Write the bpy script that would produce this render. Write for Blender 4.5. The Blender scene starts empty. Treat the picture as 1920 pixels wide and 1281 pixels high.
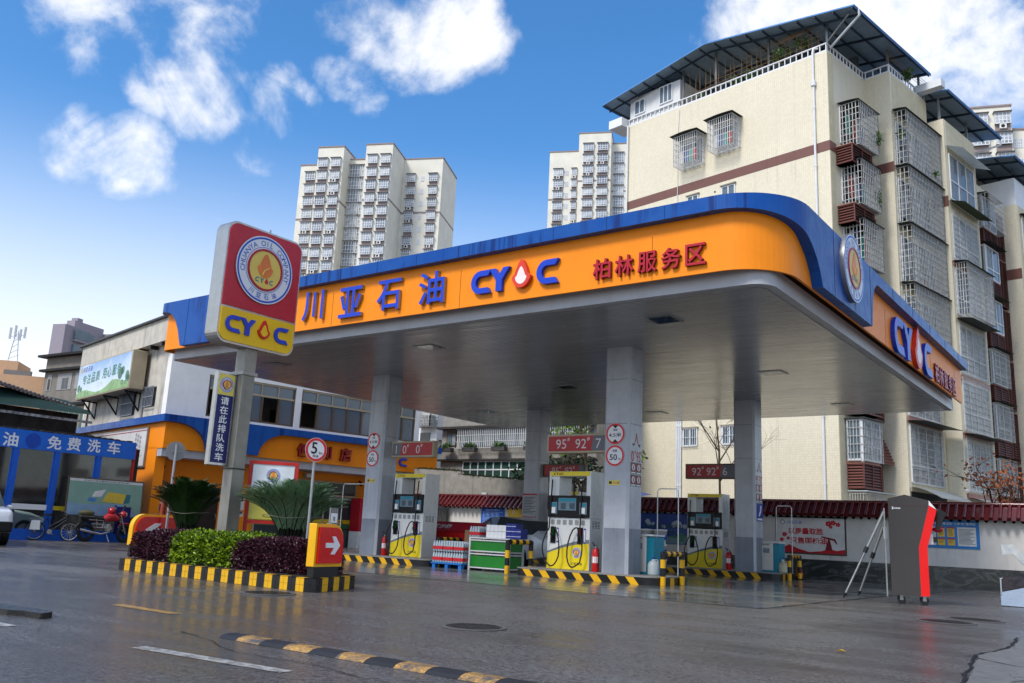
import bpy, math, random
from math import sin, cos, pi, sqrt, radians, atan2
from mathutils import Matrix, Vector, noise as mnoise
random.seed(7)
R = random.Random(11)
sc = bpy.context.scene
COL = sc.collection

# ---------------------------------------------------------------- camera
cam = bpy.data.cameras.new('camera')
cam.lens = 31.05; cam.sensor_width = 36; cam.sensor_fit = 'HORIZONTAL'
cam.clip_start = 0.05; cam.clip_end = 2000
camo = bpy.data.objects.new('camera', cam); COL.objects.link(camo)
CR = ((0.80788, 0.58751, 0.0465), (0.0885044, -0.19895, 0.976005), (-0.5826635, 0.7843795, 0.212725))
camo.matrix_world = Matrix(((CR[0][0], CR[1][0], -CR[2][0], 0), (CR[0][1], CR[1][1], -CR[2][1], 0),
                            (CR[0][2], CR[1][2], -CR[2][2], 0.95), (0, 0, 0, 1)))
sc.camera = camo

# ---------------------------------------------------------------- sky, sun, exposure
SUN_EL, SUN_AZ = radians(48), atan2(-0.16, -1.0)        # towards the sun, azimuth from +Y clockwise (x, y)
w = bpy.data.worlds.new('World'); sc.world = w; w.use_nodes = True
nt = w.node_tree; nt.nodes.clear()
def N(t, **k):
    n = nt.nodes.new(t)
    for a, v in k.items(): setattr(n, a, v)
    return n
def LK(a, b): nt.links.new(a, b)
sky = N('ShaderNodeTexSky', sky_type='NISHITA'); sky.sun_disc = False
sky.sun_elevation = SUN_EL; sky.sun_rotation = SUN_AZ
sky.air_density = 1.0; sky.dust_density = 0.6; sky.ozone_density = 3.0
tc = N('ShaderNodeTexCoord')
def vm(op, a, b=None):
    n = N('ShaderNodeVectorMath', operation=op)
    for i, x in enumerate((a, b)):
        if x is None: continue
        if hasattr(x, 'links'): LK(x, n.inputs[i])
        else: n.inputs[i].default_value = x
    return n
def mt(op, a, b=None, c=None, clamp=False):
    n = N('ShaderNodeMath', operation=op); n.use_clamp = clamp
    for i, x in enumerate((a, b, c)):
        if x is None: continue
        if hasattr(x, 'links'): LK(x, n.inputs[i])
        else: n.inputs[i].default_value = x
    return n.outputs[0]
def mrange(x, a, b, c=0., d=1.):
    n = N('ShaderNodeMapRange', interpolation_type='SMOOTHSTEP')
    LK(x, n.inputs[0])
    for i, v in enumerate((a, b, c, d)): n.inputs[i + 1].default_value = v
    return n.outputs[0]
D = vm('NORMALIZE', tc.outputs['Generated']).outputs[0]
def wnoise(scale, detail, rough, off=(0, 0, 0), dist=0.0):
    m = vm('ADD', D, off)
    n = N('ShaderNodeTexNoise'); LK(m.outputs[0], n.inputs['Vector'])
    n.inputs['Scale'].default_value = scale; n.inputs['Detail'].default_value = detail
    n.inputs['Roughness'].default_value = rough; n.inputs['Distortion'].default_value = dist
    return n.outputs['Fac']
big = wnoise(8, 8, .57, (3.1, 1.7, .4), .35); fine = wnoise(24, 6, .58, (.3, 5.7, 2.4), .3)
nz = mt('ADD', mt('MULTIPLY', big, .72), mt('MULTIPLY', fine, .28))
# cumulus groups: direction, angular size, weight (each has its own place in the sky)
CLOUDS = [((-.801, .369, .471), .07, .9), ((-.768, .421, .4825), .075, .95), ((-.734, .456, .502), .05, .8), ((-.785, .438, .4375), .05, .95),
          ((-.760, .484, .434), .065, 1.), ((-.726, .540, .4256), .055, 1.), ((-.746, .541, .388), .04, .85), ((-.742, .487, .460), .035, .85),
          ((-.665, .577, .475), .045, .8), ((-.634, .573, .5195), .06, 1.), ((-.593, .61, .526), .085, 1.), ((-.548, .654, .522), .05, .85), ((-.66, .599, .453), .035, .7),
          ((-.844, .399, .357), .05, 1.), ((-.825, .439, .357), .055, 1.), ((-.3085, .797, .519), .06, .75), ((-.256, .807, .532), .08, 1.), ((-.189, .843, .504), .12, .95),
          ((-.133, .871, .472), .09, .95), ((-.086, .87, .485), .1, 1.), ((-.10, .895, .435), .05, .8), ((.2, .85, .5), .3, .9), ((-.45, -.6, .6), 1.2, 1.0)]  # last entry: unseen cloud behind the camera, added for fill light
tot = None
for d, s, k in CLOUDS:
    d = Vector(d).normalized()
    dt = vm('DOT_PRODUCT', D, tuple(d)).outputs['Value']
    f = mt('MULTIPLY', mrange(dt, cos(s * 1.35), cos(s * .1)), k)
    tot = f if tot is None else mt('MAXIMUM', tot, f)
# unseen cloud cover added behind and above the camera, as neutral fill light
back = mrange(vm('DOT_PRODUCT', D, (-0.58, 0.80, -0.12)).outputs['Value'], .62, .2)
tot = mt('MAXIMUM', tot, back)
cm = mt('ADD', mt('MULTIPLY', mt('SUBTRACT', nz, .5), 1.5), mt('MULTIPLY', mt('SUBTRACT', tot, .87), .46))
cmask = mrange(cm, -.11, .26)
el = N('ShaderNodeSeparateXYZ'); LK(D, el.inputs[0])
# towards the left horizon the sky pales to white
hz = mrange(el.outputs[2], .43, .07)
lf = mt('MULTIPLY', el.outputs[0], -1.0)
hz = mt('MULTIPLY', hz, mrange(lf, .05, .75, .55, 1.0))
hs = N('ShaderNodeHueSaturation'); LK(sky.outputs[0], hs.inputs['Color'])
hs.inputs['Saturation'].default_value = 1.28; hs.inputs['Value'].default_value = 1.0
def mixc(f, a, b):
    n = N('ShaderNodeMix', data_type='RGBA')
    if hasattr(f, 'links'): LK(f, n.inputs[0])
    else: n.inputs[0].default_value = f
    for i, x in ((6, a), (7, b)):
        if hasattr(x, 'links'): LK(x, n.inputs[i])
        else: n.inputs[i].default_value = (*x, 1)
    return n.outputs[2]
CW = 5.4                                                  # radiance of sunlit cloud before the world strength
c0 = mixc(mt('MULTIPLY', hz, .93), hs.outputs[0], (CW * .98, CW * .99, CW * 1.03))
shade = mrange(nz, .34, .56)
cl = mixc(shade, (CW * .66, CW * .74, CW * .86), (CW * 1.0, CW * 1.0, CW * 1.01))
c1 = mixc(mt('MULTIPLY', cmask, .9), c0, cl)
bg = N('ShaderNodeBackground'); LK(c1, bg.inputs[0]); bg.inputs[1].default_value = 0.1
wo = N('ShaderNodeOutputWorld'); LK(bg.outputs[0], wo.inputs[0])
sl = bpy.data.lights.new('sun', 'SUN'); sl.energy = 1.4; sl.angle = radians(16); sl.color = (1, .955, .89)
so = bpy.data.objects.new('sun', sl); COL.objects.link(so)
sd = Vector((sin(SUN_AZ) * cos(SUN_EL), cos(SUN_AZ) * cos(SUN_EL), sin(SUN_EL)))
so.rotation_euler = sd.to_track_quat('Z', 'Y').to_euler(); so.location = (-20, -20, 40)
sc.view_settings.view_transform = 'Standard'; sc.view_settings.look = 'None'
sc.view_settings.gamma = 1; sc.view_settings.exposure = 1.14; sc.view_settings.use_curve_mapping = False

# ---------------------------------------------------------------- materials
def lin(c):
    return tuple((x / 255 / 12.92 if x / 255 <= .04045 else ((x / 255 + .055) / 1.055) ** 2.4) for x in c)
MATS = {}
class MN:                                                   # small node-building helper
    def __init__(s, name):
        s.m = bpy.data.materials.new(name); s.m.use_nodes = True; s.t = s.m.node_tree
        s.b = s.t.nodes['Principled BSDF']; s._tc = None
    def n(s, t, **k):
        x = s.t.nodes.new(t)
        for a, v in k.items(): setattr(x, a, v)
        return x
    def l(s, a, b): s.t.links.new(a, b)
    def obj(s, kind='Object'):
        if s._tc is None: s._tc = s.n('ShaderNodeTexCoord')
        return s._tc.outputs[kind]
    def map(s, scale, vec=None, loc=(0, 0, 0)):
        x = s.n('ShaderNodeMapping'); s.l(vec or s.obj(), x.inputs[0]); x.inputs['Scale'].default_value = scale; x.inputs['Location'].default_value = loc
        return x.outputs[0]
    def noise(s, scale, detail=5, rough=.6, vec=None, dist=0):
        x = s.n('ShaderNodeTexNoise'); s.l(vec or s.obj(), x.inputs['Vector'])
        x.inputs['Scale'].default_value = scale; x.inputs['Detail'].default_value = detail; x.inputs['Roughness'].default_value = rough; x.inputs['Distortion'].default_value = dist
        return x.outputs['Fac']
    def ramp(s, fac, stops):
        x = s.n('ShaderNodeValToRGB'); s.l(fac, x.inputs[0]); e = x.color_ramp.elements
        while len(e) < len(stops): e.new(.5)
        for i, (p, c) in enumerate(stops):
            e[i].position = p; e[i].color = (*c, 1) if len(c) == 3 else c
        return x.outputs[0]
    def mr(s, fac, a, b, c=0., d=1.):
        x = s.n('ShaderNodeMapRange'); s.l(fac, x.inputs[0])
        for i, v in enumerate((a, b, c, d)): x.inputs[i + 1].default_value = v
        return x.outputs[0]
    def mix(s, f, a, b, mode='MIX'):
        x = s.n('ShaderNodeMix', data_type='RGBA', blend_type=mode)
        for i, v in ((0, f), (6, a), (7, b)):
            if hasattr(v, 'links'): s.l(v, x.inputs[i])
            elif i == 0: x.inputs[0].default_value = v
            else: x.inputs[i].default_value = (*v, 1)
        return x.outputs[2]
    def math(s, op, a, b=None):
        x = s.n('ShaderNodeMath', operation=op)
        for i, v in enumerate((a, b)):
            if v is None: continue
            if hasattr(v, 'links'): s.l(v, x.inputs[i])
            else: x.inputs[i].default_value = v
        return x.outputs[0]
    def bump(s, h, strength=.3, dist=.01):
        x = s.n('ShaderNodeBump'); s.l(h, x.inputs['Height']); x.inputs['Strength'].default_value = strength; x.inputs['Distance'].default_value = dist
        s.l(x.outputs[0], s.b.inputs['Normal'])
    def set(s, **k):
        for a, v in k.items():
            a = {'col': 'Base Color', 'rough': 'Roughness', 'metal': 'Metallic', 'spec': 'Specular IOR Level', 'alpha': 'Alpha', 'trans': 'Transmission Weight', 'ior': 'IOR', 'coat': 'Coat Weight', 'crough': 'Coat Roughness'}[a]
            if hasattr(v, 'links'): s.l(v, s.b.inputs[a])
            else: s.b.inputs[a].default_value = (*v, 1) if isinstance(v, tuple) and len(v) == 3 else v
        return s.m
def mat(name, c=None, rough=.5, metal=0., var=.08, vs=2.5, stain=0., bump=0., bs=30., spec=.38, coat=0.):
    if name in MATS: return MATS[name]
    a = MN(name); base = lin(c)
    dk = tuple(x * (1 - 2.2 * var) for x in base); lt = tuple(min(1, x * (1 + 1.2 * var)) for x in base)
    col = a.ramp(a.noise(vs, 6, .65), [(.3, dk), (.7, lt)])
    if stain:
        st = a.noise(1, 6, .7, a.map((5.5, 5.5, .28)))
        st2 = a.noise(.8, 4, .6)
        f = a.math('MULTIPLY', a.mr(st, .5, .78), a.mr(st2, .38, .6))
        col = a.mix(a.math('MULTIPLY', f, stain), col, tuple(x * .22 for x in base))
    rr = a.mr(a.noise(vs * 3, 4, .6), .3, .7, max(0, rough - .09), min(1, rough + .09))
    a.set(col=col, rough=rr, metal=metal, spec=spec)
    if coat: a.set(coat=coat, crough=.08)
    if bump: a.bump(a.noise(bs, 5, .6), bump, .02)
    MATS[name] = a.m
    return a.m

# ---------------------------------------------------------------- mesh builder
def frame(o, x, y=(0, 0, 1)):
    x = Vector(x).normalized(); y = Vector(y).normalized(); z = x.cross(y).normalized(); y = z.cross(x)
    return Matrix(((x.x, y.x, z.x, o[0]), (x.y, y.y, z.y, o[1]), (x.z, y.z, z.z, o[2]), (0, 0, 0, 1)))
_txt = {}
def text_mesh(s, bold):
    k = (s, bold)
    if k not in _txt:
        c = bpy.data.curves.new('lettering', 'FONT'); c.body = s; c.size = 1; c.offset = bold; c.resolution_u = 3
        o = bpy.data.objects.new('lettering', c); COL.objects.link(o)
        bpy.context.view_layer.update()
        dg = bpy.context.evaluated_depsgraph_get()
        me = o.evaluated_get(dg).to_mesh()
        vs = [(v.co.x, v.co.y) for v in me.vertices]; fs = [tuple(p.vertices) for p in me.polygons]
        # boundary edges, for extrusion
        cnt = {}
        for f in fs:
            for i in range(len(f)): cnt[(f[i], f[(i + 1) % len(f)])] = 1
        eb = [e for e in cnt if (e[1], e[0]) not in cnt]
        up = sum((vs[f[1]][0] - vs[f[0]][0]) * (vs[f[2]][1] - vs[f[0]][1]) - (vs[f[2]][0] - vs[f[0]][0]) * (vs[f[1]][1] - vs[f[0]][1]) for f in fs)
        if up < 0:
            fs = [f[::-1] for f in fs]; eb = [(b, a) for a, b in eb]
        _txt[k] = (vs, fs, eb)
        o.evaluated_get(dg).to_mesh_clear(); bpy.data.objects.remove(o); bpy.data.curves.remove(c)
    return _txt[k]
class MB:
    def __init__(s): s.v = []; s.f = []; s.m = []; s.mats = []; s.sm = []
    def mi(s, m):
        if m not in s.mats: s.mats.append(m)
        return s.mats.index(m)
    def add(s, vs, fs, m, T=None, smooth=False):
        o = len(s.v); i = s.mi(m)
        s.v += [tuple(T @ Vector(v)) for v in vs] if T is not None else [tuple(v) for v in vs]
        s.f += [tuple(o + k for k in f) for f in fs]; s.m += [i] * len(fs); s.sm += [smooth] * len(fs)
        return s
    def box(s, x0, x1, y0, y1, z0, z1, m, T=None):
        x0, x1 = min(x0, x1), max(x0, x1); y0, y1 = min(y0, y1), max(y0, y1); z0, z1 = min(z0, z1), max(z0, z1)
        v = [(x, y, z) for z in (z0, z1) for y in (y0, y1) for x in (x0, x1)]
        return s.add(v, [(0, 2, 3, 1), (4, 5, 7, 6), (0, 1, 5, 4), (2, 6, 7, 3), (0, 4, 6, 2), (1, 3, 7, 5)], m, T)
    def quad(s, a, b, c, d, m, T=None): return s.add([a, b, c, d], [(0, 1, 2, 3)], m, T)
    def prism(s, pts, z0, z1, m, T=None, smooth=False):
        n = len(pts)
        ar = sum(pts[i][0] * pts[(i + 1) % n][1] - pts[(i + 1) % n][0] * pts[i][1] for i in range(n))
        if ar < 0: pts = pts[::-1]
        v = [(x, y, z0) for x, y in pts] + [(x, y, z1) for x, y in pts]
        s.add(v, [tuple(range(n - 1, -1, -1)), tuple(range(n, 2 * n))], m, T)
        return s.add(v, [(i, (i + 1) % n, n + (i + 1) % n, n + i) for i in range(n)], m, T, smooth)
    def ring(s, ro, ri, z0, z1, m, T=None, n=40, a0=0, a1=2 * pi):
        full = abs(a1 - a0 - 2 * pi) < 1e-6; k = n if full else n + 1
        v = []
        for i in range(k):
            a = a0 + (a1 - a0) * i / n; c, d = cos(a), sin(a)
            v += [(ro * c, ro * d, z1), (ri * c, ri * d, z1), (ro * c, ro * d, z0), (ri * c, ri * d, z0)]
        f = []
        for i in range(n):
            a = 4 * i; b = 4 * ((i + 1) % k)
            f += [(a + 1, a, b, b + 1), (a, a + 2, b + 2, b), (a + 3, a + 1, b + 1, b + 3)]
        return s.add(v, f, m, T)
    def disc(s, r, z, m, T=None, n=40, cx=0, cy=0):
        return s.add([(cx + r * cos(2 * pi * i / n), cy + r * sin(2 * pi * i / n), z) for i in range(n)], [tuple(range(n))], m, T)
    def cyl(s, p0, p1, r0, m, r1=None, n=12, T=None, caps=True):
        return s.tube([p0, p1], [r0, r0 if r1 is None else r1], m, n, T, caps)
    def tube(s, path, r, m, n=8, T=None, caps=True, closed=False):
        P = [Vector(p) for p in path]; k = len(P); rs = r if isinstance(r, (list, tuple)) else [r] * k
        v = []; up = None
        for i, p in enumerate(P):
            if closed: d = (P[(i + 1) % k] - P[i - 1])
            else: d = (P[min(i + 1, k - 1)] - P[max(i - 1, 0)])
            d = d.normalized() if d.length > 1e-9 else Vector((0, 0, 1))
            if up is None:
                up = Vector((0, 0, 1)) if abs(d.z) < .9 else Vector((1, 0, 0))
            a = d.cross(up)
            if a.length < 1e-6: a = d.cross(Vector((1, .3, .2)))
            a.normalize(); b = a.cross(d).normalized(); up = b
            for j in range(n):
                t = 2 * pi * j / n; v.append(tuple(p + (a * cos(t) + b * sin(t)) * rs[i]))
        f = []
        for i in range(k if closed else k - 1):
            o, q = i * n, ((i + 1) % k) * n
            f += [(o + j, q + j, q + (j + 1) % n, o + (j + 1) % n) for j in range(n)]
        s.add(v, f, m, T, True)
        if caps and not closed:
            s.add(v[:n], [tuple(range(n))], m, T); s.add(v[-n:], [tuple(range(n - 1, -1, -1))], m, T)
        return s
    def lathe(s, prof, m, T=None, n=20, smooth=True):
        v = []; k = len(prof)
        for r, z in prof: v += [(r * cos(2 * pi * j / n), r * sin(2 * pi * j / n), z) for j in range(n)]
        f = [(i * n + j, i * n + (j + 1) % n, (i + 1) * n + (j + 1) % n, (i + 1) * n + j) for i in range(k - 1) for j in range(n)]
        return s.add(v, f, m, T, smooth)
    def blob(s, c, r, m, n=10, k=7, T=None):
        rx, ry, rz = r if isinstance(r, tuple) else (r, r, r)
        v = []; 
        for i in range(k + 1):
            t = pi * i / k
            v += [(c[0] + rx * sin(t) * cos(2 * pi * j / n), c[1] + ry * sin(t) * sin(2 * pi * j / n), c[2] - rz * cos(t)) for j in range(n)]
        f = [(i * n + j, i * n + (j + 1) % n, (i + 1) * n + (j + 1) % n, (i + 1) * n + j) for i in range(k) for j in range(n)]
        return s.add(v, f, m, T, True)
    def text(s, t, cx, cy, m, T, h=None, w=None, bold=.01, z=0.004, depth=0, side=None, z0=None):
        vs, fs, eb = text_mesh(t, bold)
        if not vs: return s
        xs = [v[0] for v in vs]; ys = [v[1] for v in vs]
        bw, bh = max(xs) - min(xs), max(ys) - min(ys)
        sy = h / bh if h else w / bw; sx = w / bw if w else sy
        mx, my = (max(xs) + min(xs)) / 2, (max(ys) + min(ys)) / 2
        P = [((x - mx) * sx + cx, (y - my) * sy + cy) for x, y in vs]
        s.add([(x, y, z + depth) for x, y in P], fs, m, T)
        if depth:
            n = len(P)
            s.add([(x, y, z + depth) for x, y in P] + [(x, y, z) for x, y in P], [(a, n + a, n + b, b) for a, b in eb], side or m, T)
        return s
    def build(s, name, parent=None, bevel=0, W=False, seg=2, loc=None, angle=35):
        me = bpy.data.meshes.new(name)
        vs = s.v
        o = bpy.data.objects.new(name, me); COL.objects.link(o)
        if parent is not None:
            o.parent = parent
            if W:
                inv = WM[parent.name].inverted(); vs = [tuple(inv @ Vector(v)) for v in vs]
            WM[o.name] = WM[parent.name]
        else:
            if loc is None:
                xs = [v[0] for v in vs]; ys = [v[1] for v in vs]; zs = [v[2] for v in vs]
                loc = ((min(xs) + max(xs)) / 2, (min(ys) + max(ys)) / 2, min(zs))
            vs = [(x - loc[0], y - loc[1], z - loc[2]) for x, y, z in vs]; o.location = loc
            WM[o.name] = Matrix.Translation(loc)
        me.from_pydata(vs, [], s.f)
        for m in s.mats: me.materials.append(m)
        me.polygons.foreach_set('material_index', s.m); me.polygons.foreach_set('use_smooth', s.sm)
        me.update()
        if bevel:
            b = o.modifiers.new('bevel', 'BEVEL'); b.width = bevel; b.segments = seg; b.limit_method = 'ANGLE'; b.angle_limit = radians(angle)
        return o
WM = {}
def thing(name, label, cat, loc=(0, 0, 0), rz=0, group=None):
    o = bpy.data.objects.new(name, None); COL.objects.link(o); o.empty_display_size = .2
    o.location = loc; o.rotation_euler = (0, 0, rz)
    WM[o.name] = Matrix.Translation(loc) @ Matrix.Rotation(rz, 4, 'Z')
    return tag(o, label, cat, group)
def tag(o, label, cat, group=None):
    o['label'] = label; o['category'] = cat
    if group: o['group'] = group
    return o
def kind(o, k): o['kind'] = k; return o
def dup(root, loc, rz=0, label=None, group=None):
    def cp(o, par):
        c = o.copy(); COL.objects.link(c)
        if par is not None: c.parent = par
        for ch in o.children: cp(ch, c)
        return c
    r = cp(root, None); r.location = loc; r.rotation_euler = (0, 0, rz)
    WM[r.name] = Matrix.Translation(loc) @ Matrix.Rotation(rz, 4, 'Z')
    if label: r['label'] = label
    if group: r['group'] = group
    return r
def arc(cx, cy, rx, ry, a0, a1, n):
    return [(cx + rx * cos(a0 + (a1 - a0) * i / n), cy + ry * sin(a0 + (a1 - a0) * i / n)) for i in range(n + 1)]
def rrect(x0, x1, y0, y1, r, n=5, corners=(1, 1, 1, 1)):      # corners: bl br tr tl
    p = []
    for k, (cx, cy, a) in enumerate(((x0 + r, y0 + r, pi), (x1 - r, y0 + r, 1.5 * pi), (x1 - r, y1 - r, 0), (x0 + r, y1 - r, .5 * pi))):
        if corners[k]: p += arc(cx, cy, r, r, a, a + pi / 2, n)
        else: p.append(((x0, y0), (x1, y0), (x1, y1), (x0, y1))[k])
    return p
XF = lambda x, y, z=0: Matrix.Translation((x, y, z))
FRONT = lambda x, y, z=0: frame((x, y, z), (1, 0, 0))          # a face towards -Y
RIGHT = lambda x, y, z=0: frame((x, y, z), (0, 1, 0))          # a face towards +X
# ---------------------------------------------------------------- shared materials
white = mat('white_paint', (214, 214, 212), .42, var=.04, stain=.25)
offw = mat('white_enamel', (226, 226, 222), .32, var=.03, stain=.12)
panelw = mat('aluminium_panel', (182, 185, 192), .33, var=.06, stain=.5)
greyp = mat('grey_aluminium_panel', (132, 138, 148), .4, var=.08, stain=.5)
steel = mat('galvanised_steel', (150, 150, 148), .38, metal=.75, var=.1, vs=4)
brush = mat('brushed_steel', (178, 178, 174), .3, metal=.85, var=.06, stain=.3)
black = mat('black_paint', (22, 23, 24), .4, var=.1, vs=6)
rubber = mat('black_rubber', (20, 20, 21), .55, var=.1)
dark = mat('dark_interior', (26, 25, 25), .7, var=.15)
yellow = mat('yellow_paint', (238, 178, 16), .4, var=.06, stain=.35)
red = mat('red_paint', (196, 22, 24), .35, var=.06, stain=.15)
redl = mat('red_lettering', (176, 14, 40), .35, var=.03)
bluel = mat('blue_lettering', (14, 62, 190), .32, var=.03)
whl = mat('white_lettering', (232, 232, 232), .4, var=.01)
blackl = mat('black_lettering', (18, 18, 18), .45, var=.02)
orange = mat('orange_panel', (248, 142, 20), .42, var=.025, stain=.14, spec=.22)
def blue_clad():
    a = MN('blue_panel'); b = lin((0, 72, 152)); st = a.mr(a.noise(1, 4, .6, a.map((6, 6, .12))), .52, .6); mk = a.mr(a.noise(.55, 3, .5), .46, .56); fade = a.mr(a.noise(.7, 5, .65), .4, .65, 0, .3)
    c = a.mix(fade, b, lin((46, 104, 168))); c = a.mix(a.math('MULTIPLY', a.math('MULTIPLY', st, mk), .75), c, lin((0, 30, 96)))
    a.set(col=c, rough=a.mr(a.noise(5, 4, .6), .3, .7, .26, .42), spec=.25); MATS['blue_panel'] = a.m; return a.m
blue = blue_clad()
green = mat('green_paint', (20, 120, 32), .4, var=.05)
glass = MN('window_glass').set(col=(.035, .045, .05), rough=.06, spec=.7); MATS['window_glass'] = glass
glassb = MN('pale_glass').set(col=(.11, .15, .18), rough=.08, spec=.6)
glassg = MN('green_glass').set(col=(.02, .07, .055), rough=.08, spec=.6)

# ---------------------------------------------------------------- ground
def asphalt():
    a = MN('wet_asphalt')
    big = a.noise(.16, 5, .6, dist=.6); mid = a.noise(1.1, 6, .7); grit = a.noise(34, 3, .8); pebb = a.noise(19, 4, .8, a.map((1, 1, 1), loc=(5, 5, 0)))
    wet = a.math('ADD', a.math('MULTIPLY', big, .65), a.math('MULTIPLY', a.noise(.9, 4, .6, a.map((.5, 1.8, 1))), .35))
    col = a.ramp(mid, [(.25, (.078, .074, .071)), (.55, (.128, .122, .118)), (.8, (.18, .171, .163))])
    col = a.mix(a.mr(grit, .47, .6), col, a.mix(.62, col, (.30, .29, .28)))
    col = a.mix(a.mr(pebb, .48, .6, 0, .85), col, (.022, .021, .021))
    brown = a.mr(a.noise(.22, 4, .6, a.map((1, 1, 1), loc=(7, 3, 0))), .48, .68, 0, .6)
    col = a.mix(brown, col, (.115, .084, .064))
    col = a.mix(a.mr(wet, .40, .57, 0, .55), col, (.042, .037, .034))
    rough = a.math('ADD', a.mr(wet, .36, .58, .44, .10), a.mr(grit, .3, .7, -.05, .09))
    a.set(col=col, rough=rough, spec=.55)
    a.bump(a.math('ADD', a.math('MULTIPLY', grit, a.mr(wet, .42, .62, 1.0, .2)), a.math('MULTIPLY', mid, .5)), .8, .03)
    return a.m
asph = asphalt()
def concrete_pad():
    a = MN('wet_forecourt_concrete')
    big = a.noise(.3, 5, .6, dist=.5); mid = a.noise(1.6, 6, .7); grit = a.noise(60, 3, .6)
    st = a.noise(1, 6, .65, a.map((.45, 2.2, 1)))
    col = a.ramp(mid, [(.25, (.06, .066, .064)), (.55, (.11, .12, .116)), (.8, (.17, .18, .175))])
    col = a.mix(a.mr(st, .52, .66, 0, .65), col, (.05, .048, .046))
    col = a.mix(a.mr(a.noise(.5, 5, .7, a.map((1, 1, 1), loc=(3, 9, 0))), .56, .68, 0, .6), col, (.11, .072, .05))
    col = a.mix(a.mr(a.noise(.7, 5, .7, a.map((.6, 1.5, 1), loc=(13, 2, 0))), .6, .7, 0, .5), col, (.30, .36, .34))
    rough = a.math('ADD', a.mr(a.math('ADD', a.math('MULTIPLY', big, .5), a.math('MULTIPLY', st, .5)), .38, .58, .3, .05), a.mr(grit, .3, .7, -.03, .05))
    a.set(col=col, rough=rough, spec=.55); a.bump(a.math('ADD', a.math('MULTIPLY', grit, .25), mid), .16, .008)
    return a.m
padm = concrete_pad()
def cracked():
    a = MN('cracked_concrete')
    v = a.n('ShaderNodeTexVoronoi', feature='DISTANCE_TO_EDGE'); a.l(a.map((1, 1, 1), vec=None), v.inputs['Vector']); v.inputs['Scale'].default_value = 2.6
    dn = a.n('ShaderNodeVectorMath', operation='ADD'); nn = a.n('ShaderNodeTexNoise'); a.l(a.obj(), nn.inputs['Vector']); nn.inputs['Scale'].default_value = 3; nn.inputs['Detail'].default_value = 6
    a.l(a.obj(), dn.inputs[0]); sc_ = a.n('ShaderNodeVectorMath', operation='SCALE'); a.l(nn.outputs['Color'], sc_.inputs[0]); sc_.inputs['Scale'].default_value = .5; a.l(sc_.outputs[0], dn.inputs[1]); a.l(dn.outputs[0], v.inputs['Vector'])
    crack = a.math('MULTIPLY', a.mr(v.outputs['Distance'], .0, .018, 1, 0), a.mr(a.noise(.6, 3, .5), .45, .55))
    col = a.ramp(a.noise(6, 7, .75), [(.25, (.10, .10, .10)), (.6, (.17, .17, .165)), (.85, (.26, .255, .25))])
    col = a.mix(crack, col, (.02, .022, .018)); a.set(col=col, rough=.42, spec=.5)
    a.bump(a.math('SUBTRACT', a.noise(40, 4, .6), crack), .4, .01)
    return a.m
mb = MB(); mb.quad((-900, -400, 0), (900, -400, 0), (900, 1400, 0), (-900, 1400, 0), asph)
kind(mb.build('ground', loc=(0, 0, 0)), 'structure')
def sheet(name, pts, z, m, jag=0):
    q = []
    for i, p in enumerate(pts):
        b = pts[(i + 1) % len(pts)]; n = max(1, int(sqrt((b[0] - p[0]) ** 2 + (b[1] - p[1]) ** 2) / .35)) if jag else 1
        for j in range(n):
            t = j / n; x, y = p[0] + (b[0] - p[0]) * t, p[1] + (b[1] - p[1]) * t
            if jag: x += jag * (mnoise.noise((x * 1.3, y * 1.3, 1)) + .4 * R.uniform(-1, 1)); y += jag * (mnoise.noise((x * 1.3, y * 1.3, 9)) + .4 * R.uniform(-1, 1))
            q.append((x, y))
    ar = sum(q[i][0] * q[(i + 1) % len(q)][1] - q[(i + 1) % len(q)][0] * q[i][1] for i in range(len(q)))
    if ar < 0: q = q[::-1]
    mb = MB(); mb.add([(x, y, z) for x, y in q], [tuple(range(len(q)))], m)
    return kind(mb.build(name, loc=(0, 0, 0)), 'structure')
sheet('forecourt', [(-24.2, 13.9), (-5.2, 13.75), (-5.15, 21.5), (-4.6, 29.75), (-24.2, 29.75)], .004, padm, .02)
sheet('pavement', [(-1.32, 7.2), (-1.42, 8.3), (-1.62, 10.1), (-1.5, 11.2), (-1.55, 12.75), (-1.0, 13.6), (3.5, 14), (3.5, 6.5)], .004, cracked(), .05)
crk = mat('crack_filler', (14, 14, 13), .6)
def crack(name, pts, wd, z=.008):
    mb = MB(); P = []
    for (x0, y0), (x1, y1) in zip(pts, pts[1:]):
        n = max(2, int(math.hypot(x1 - x0, y1 - y0) / .12))
        P += [(x0 + (x1 - x0) * i / n, y0 + (y1 - y0) * i / n) for i in range(n)]
    P.append(pts[-1]); P = [(x + .05 * mnoise.noise((x * 3, y * 3, 2)), y + .05 * mnoise.noise((x * 3, y * 3, 5))) for x, y in P]
    for i in range(len(P) - 1):
        (a, b), (c, d) = P[i], P[i + 1]; dx, dy = c - a, d - b; l = math.hypot(dx, dy) or 1; ww = wd * (.5 + R.random())
        nx, ny = -dy / l * ww / 2, dx / l * ww / 2
        mb.quad((a - nx, b - ny, z), (c - nx, d - ny, z), (c + nx, d + ny, z), (a + nx, b + ny, z), crk)
    return kind(mb.build(name), 'structure')
crack('pavement_crack', [(-1.3, 7.2), (-1.45, 8.4), (-1.64, 10.1), (-1.5, 11.2), (-1.6, 12.75)], .03)
crack('pavement_crack', [(-1.7, 9.9), (-1.2, 9.4), (-.6, 9.5), (.4, 9.1)], .014)
crack('pavement_crack', [(-1.1, 8.2), (-.7, 9.4), (-.4, 10.6)], .012)
crack('road_crack', [(-6.9, 4.75), (-6.3, 4.62), (-5.6, 4.35), (-4.9, 4.45), (-4.3, 4.3), (-3.9, 4.5)], .012)
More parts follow.
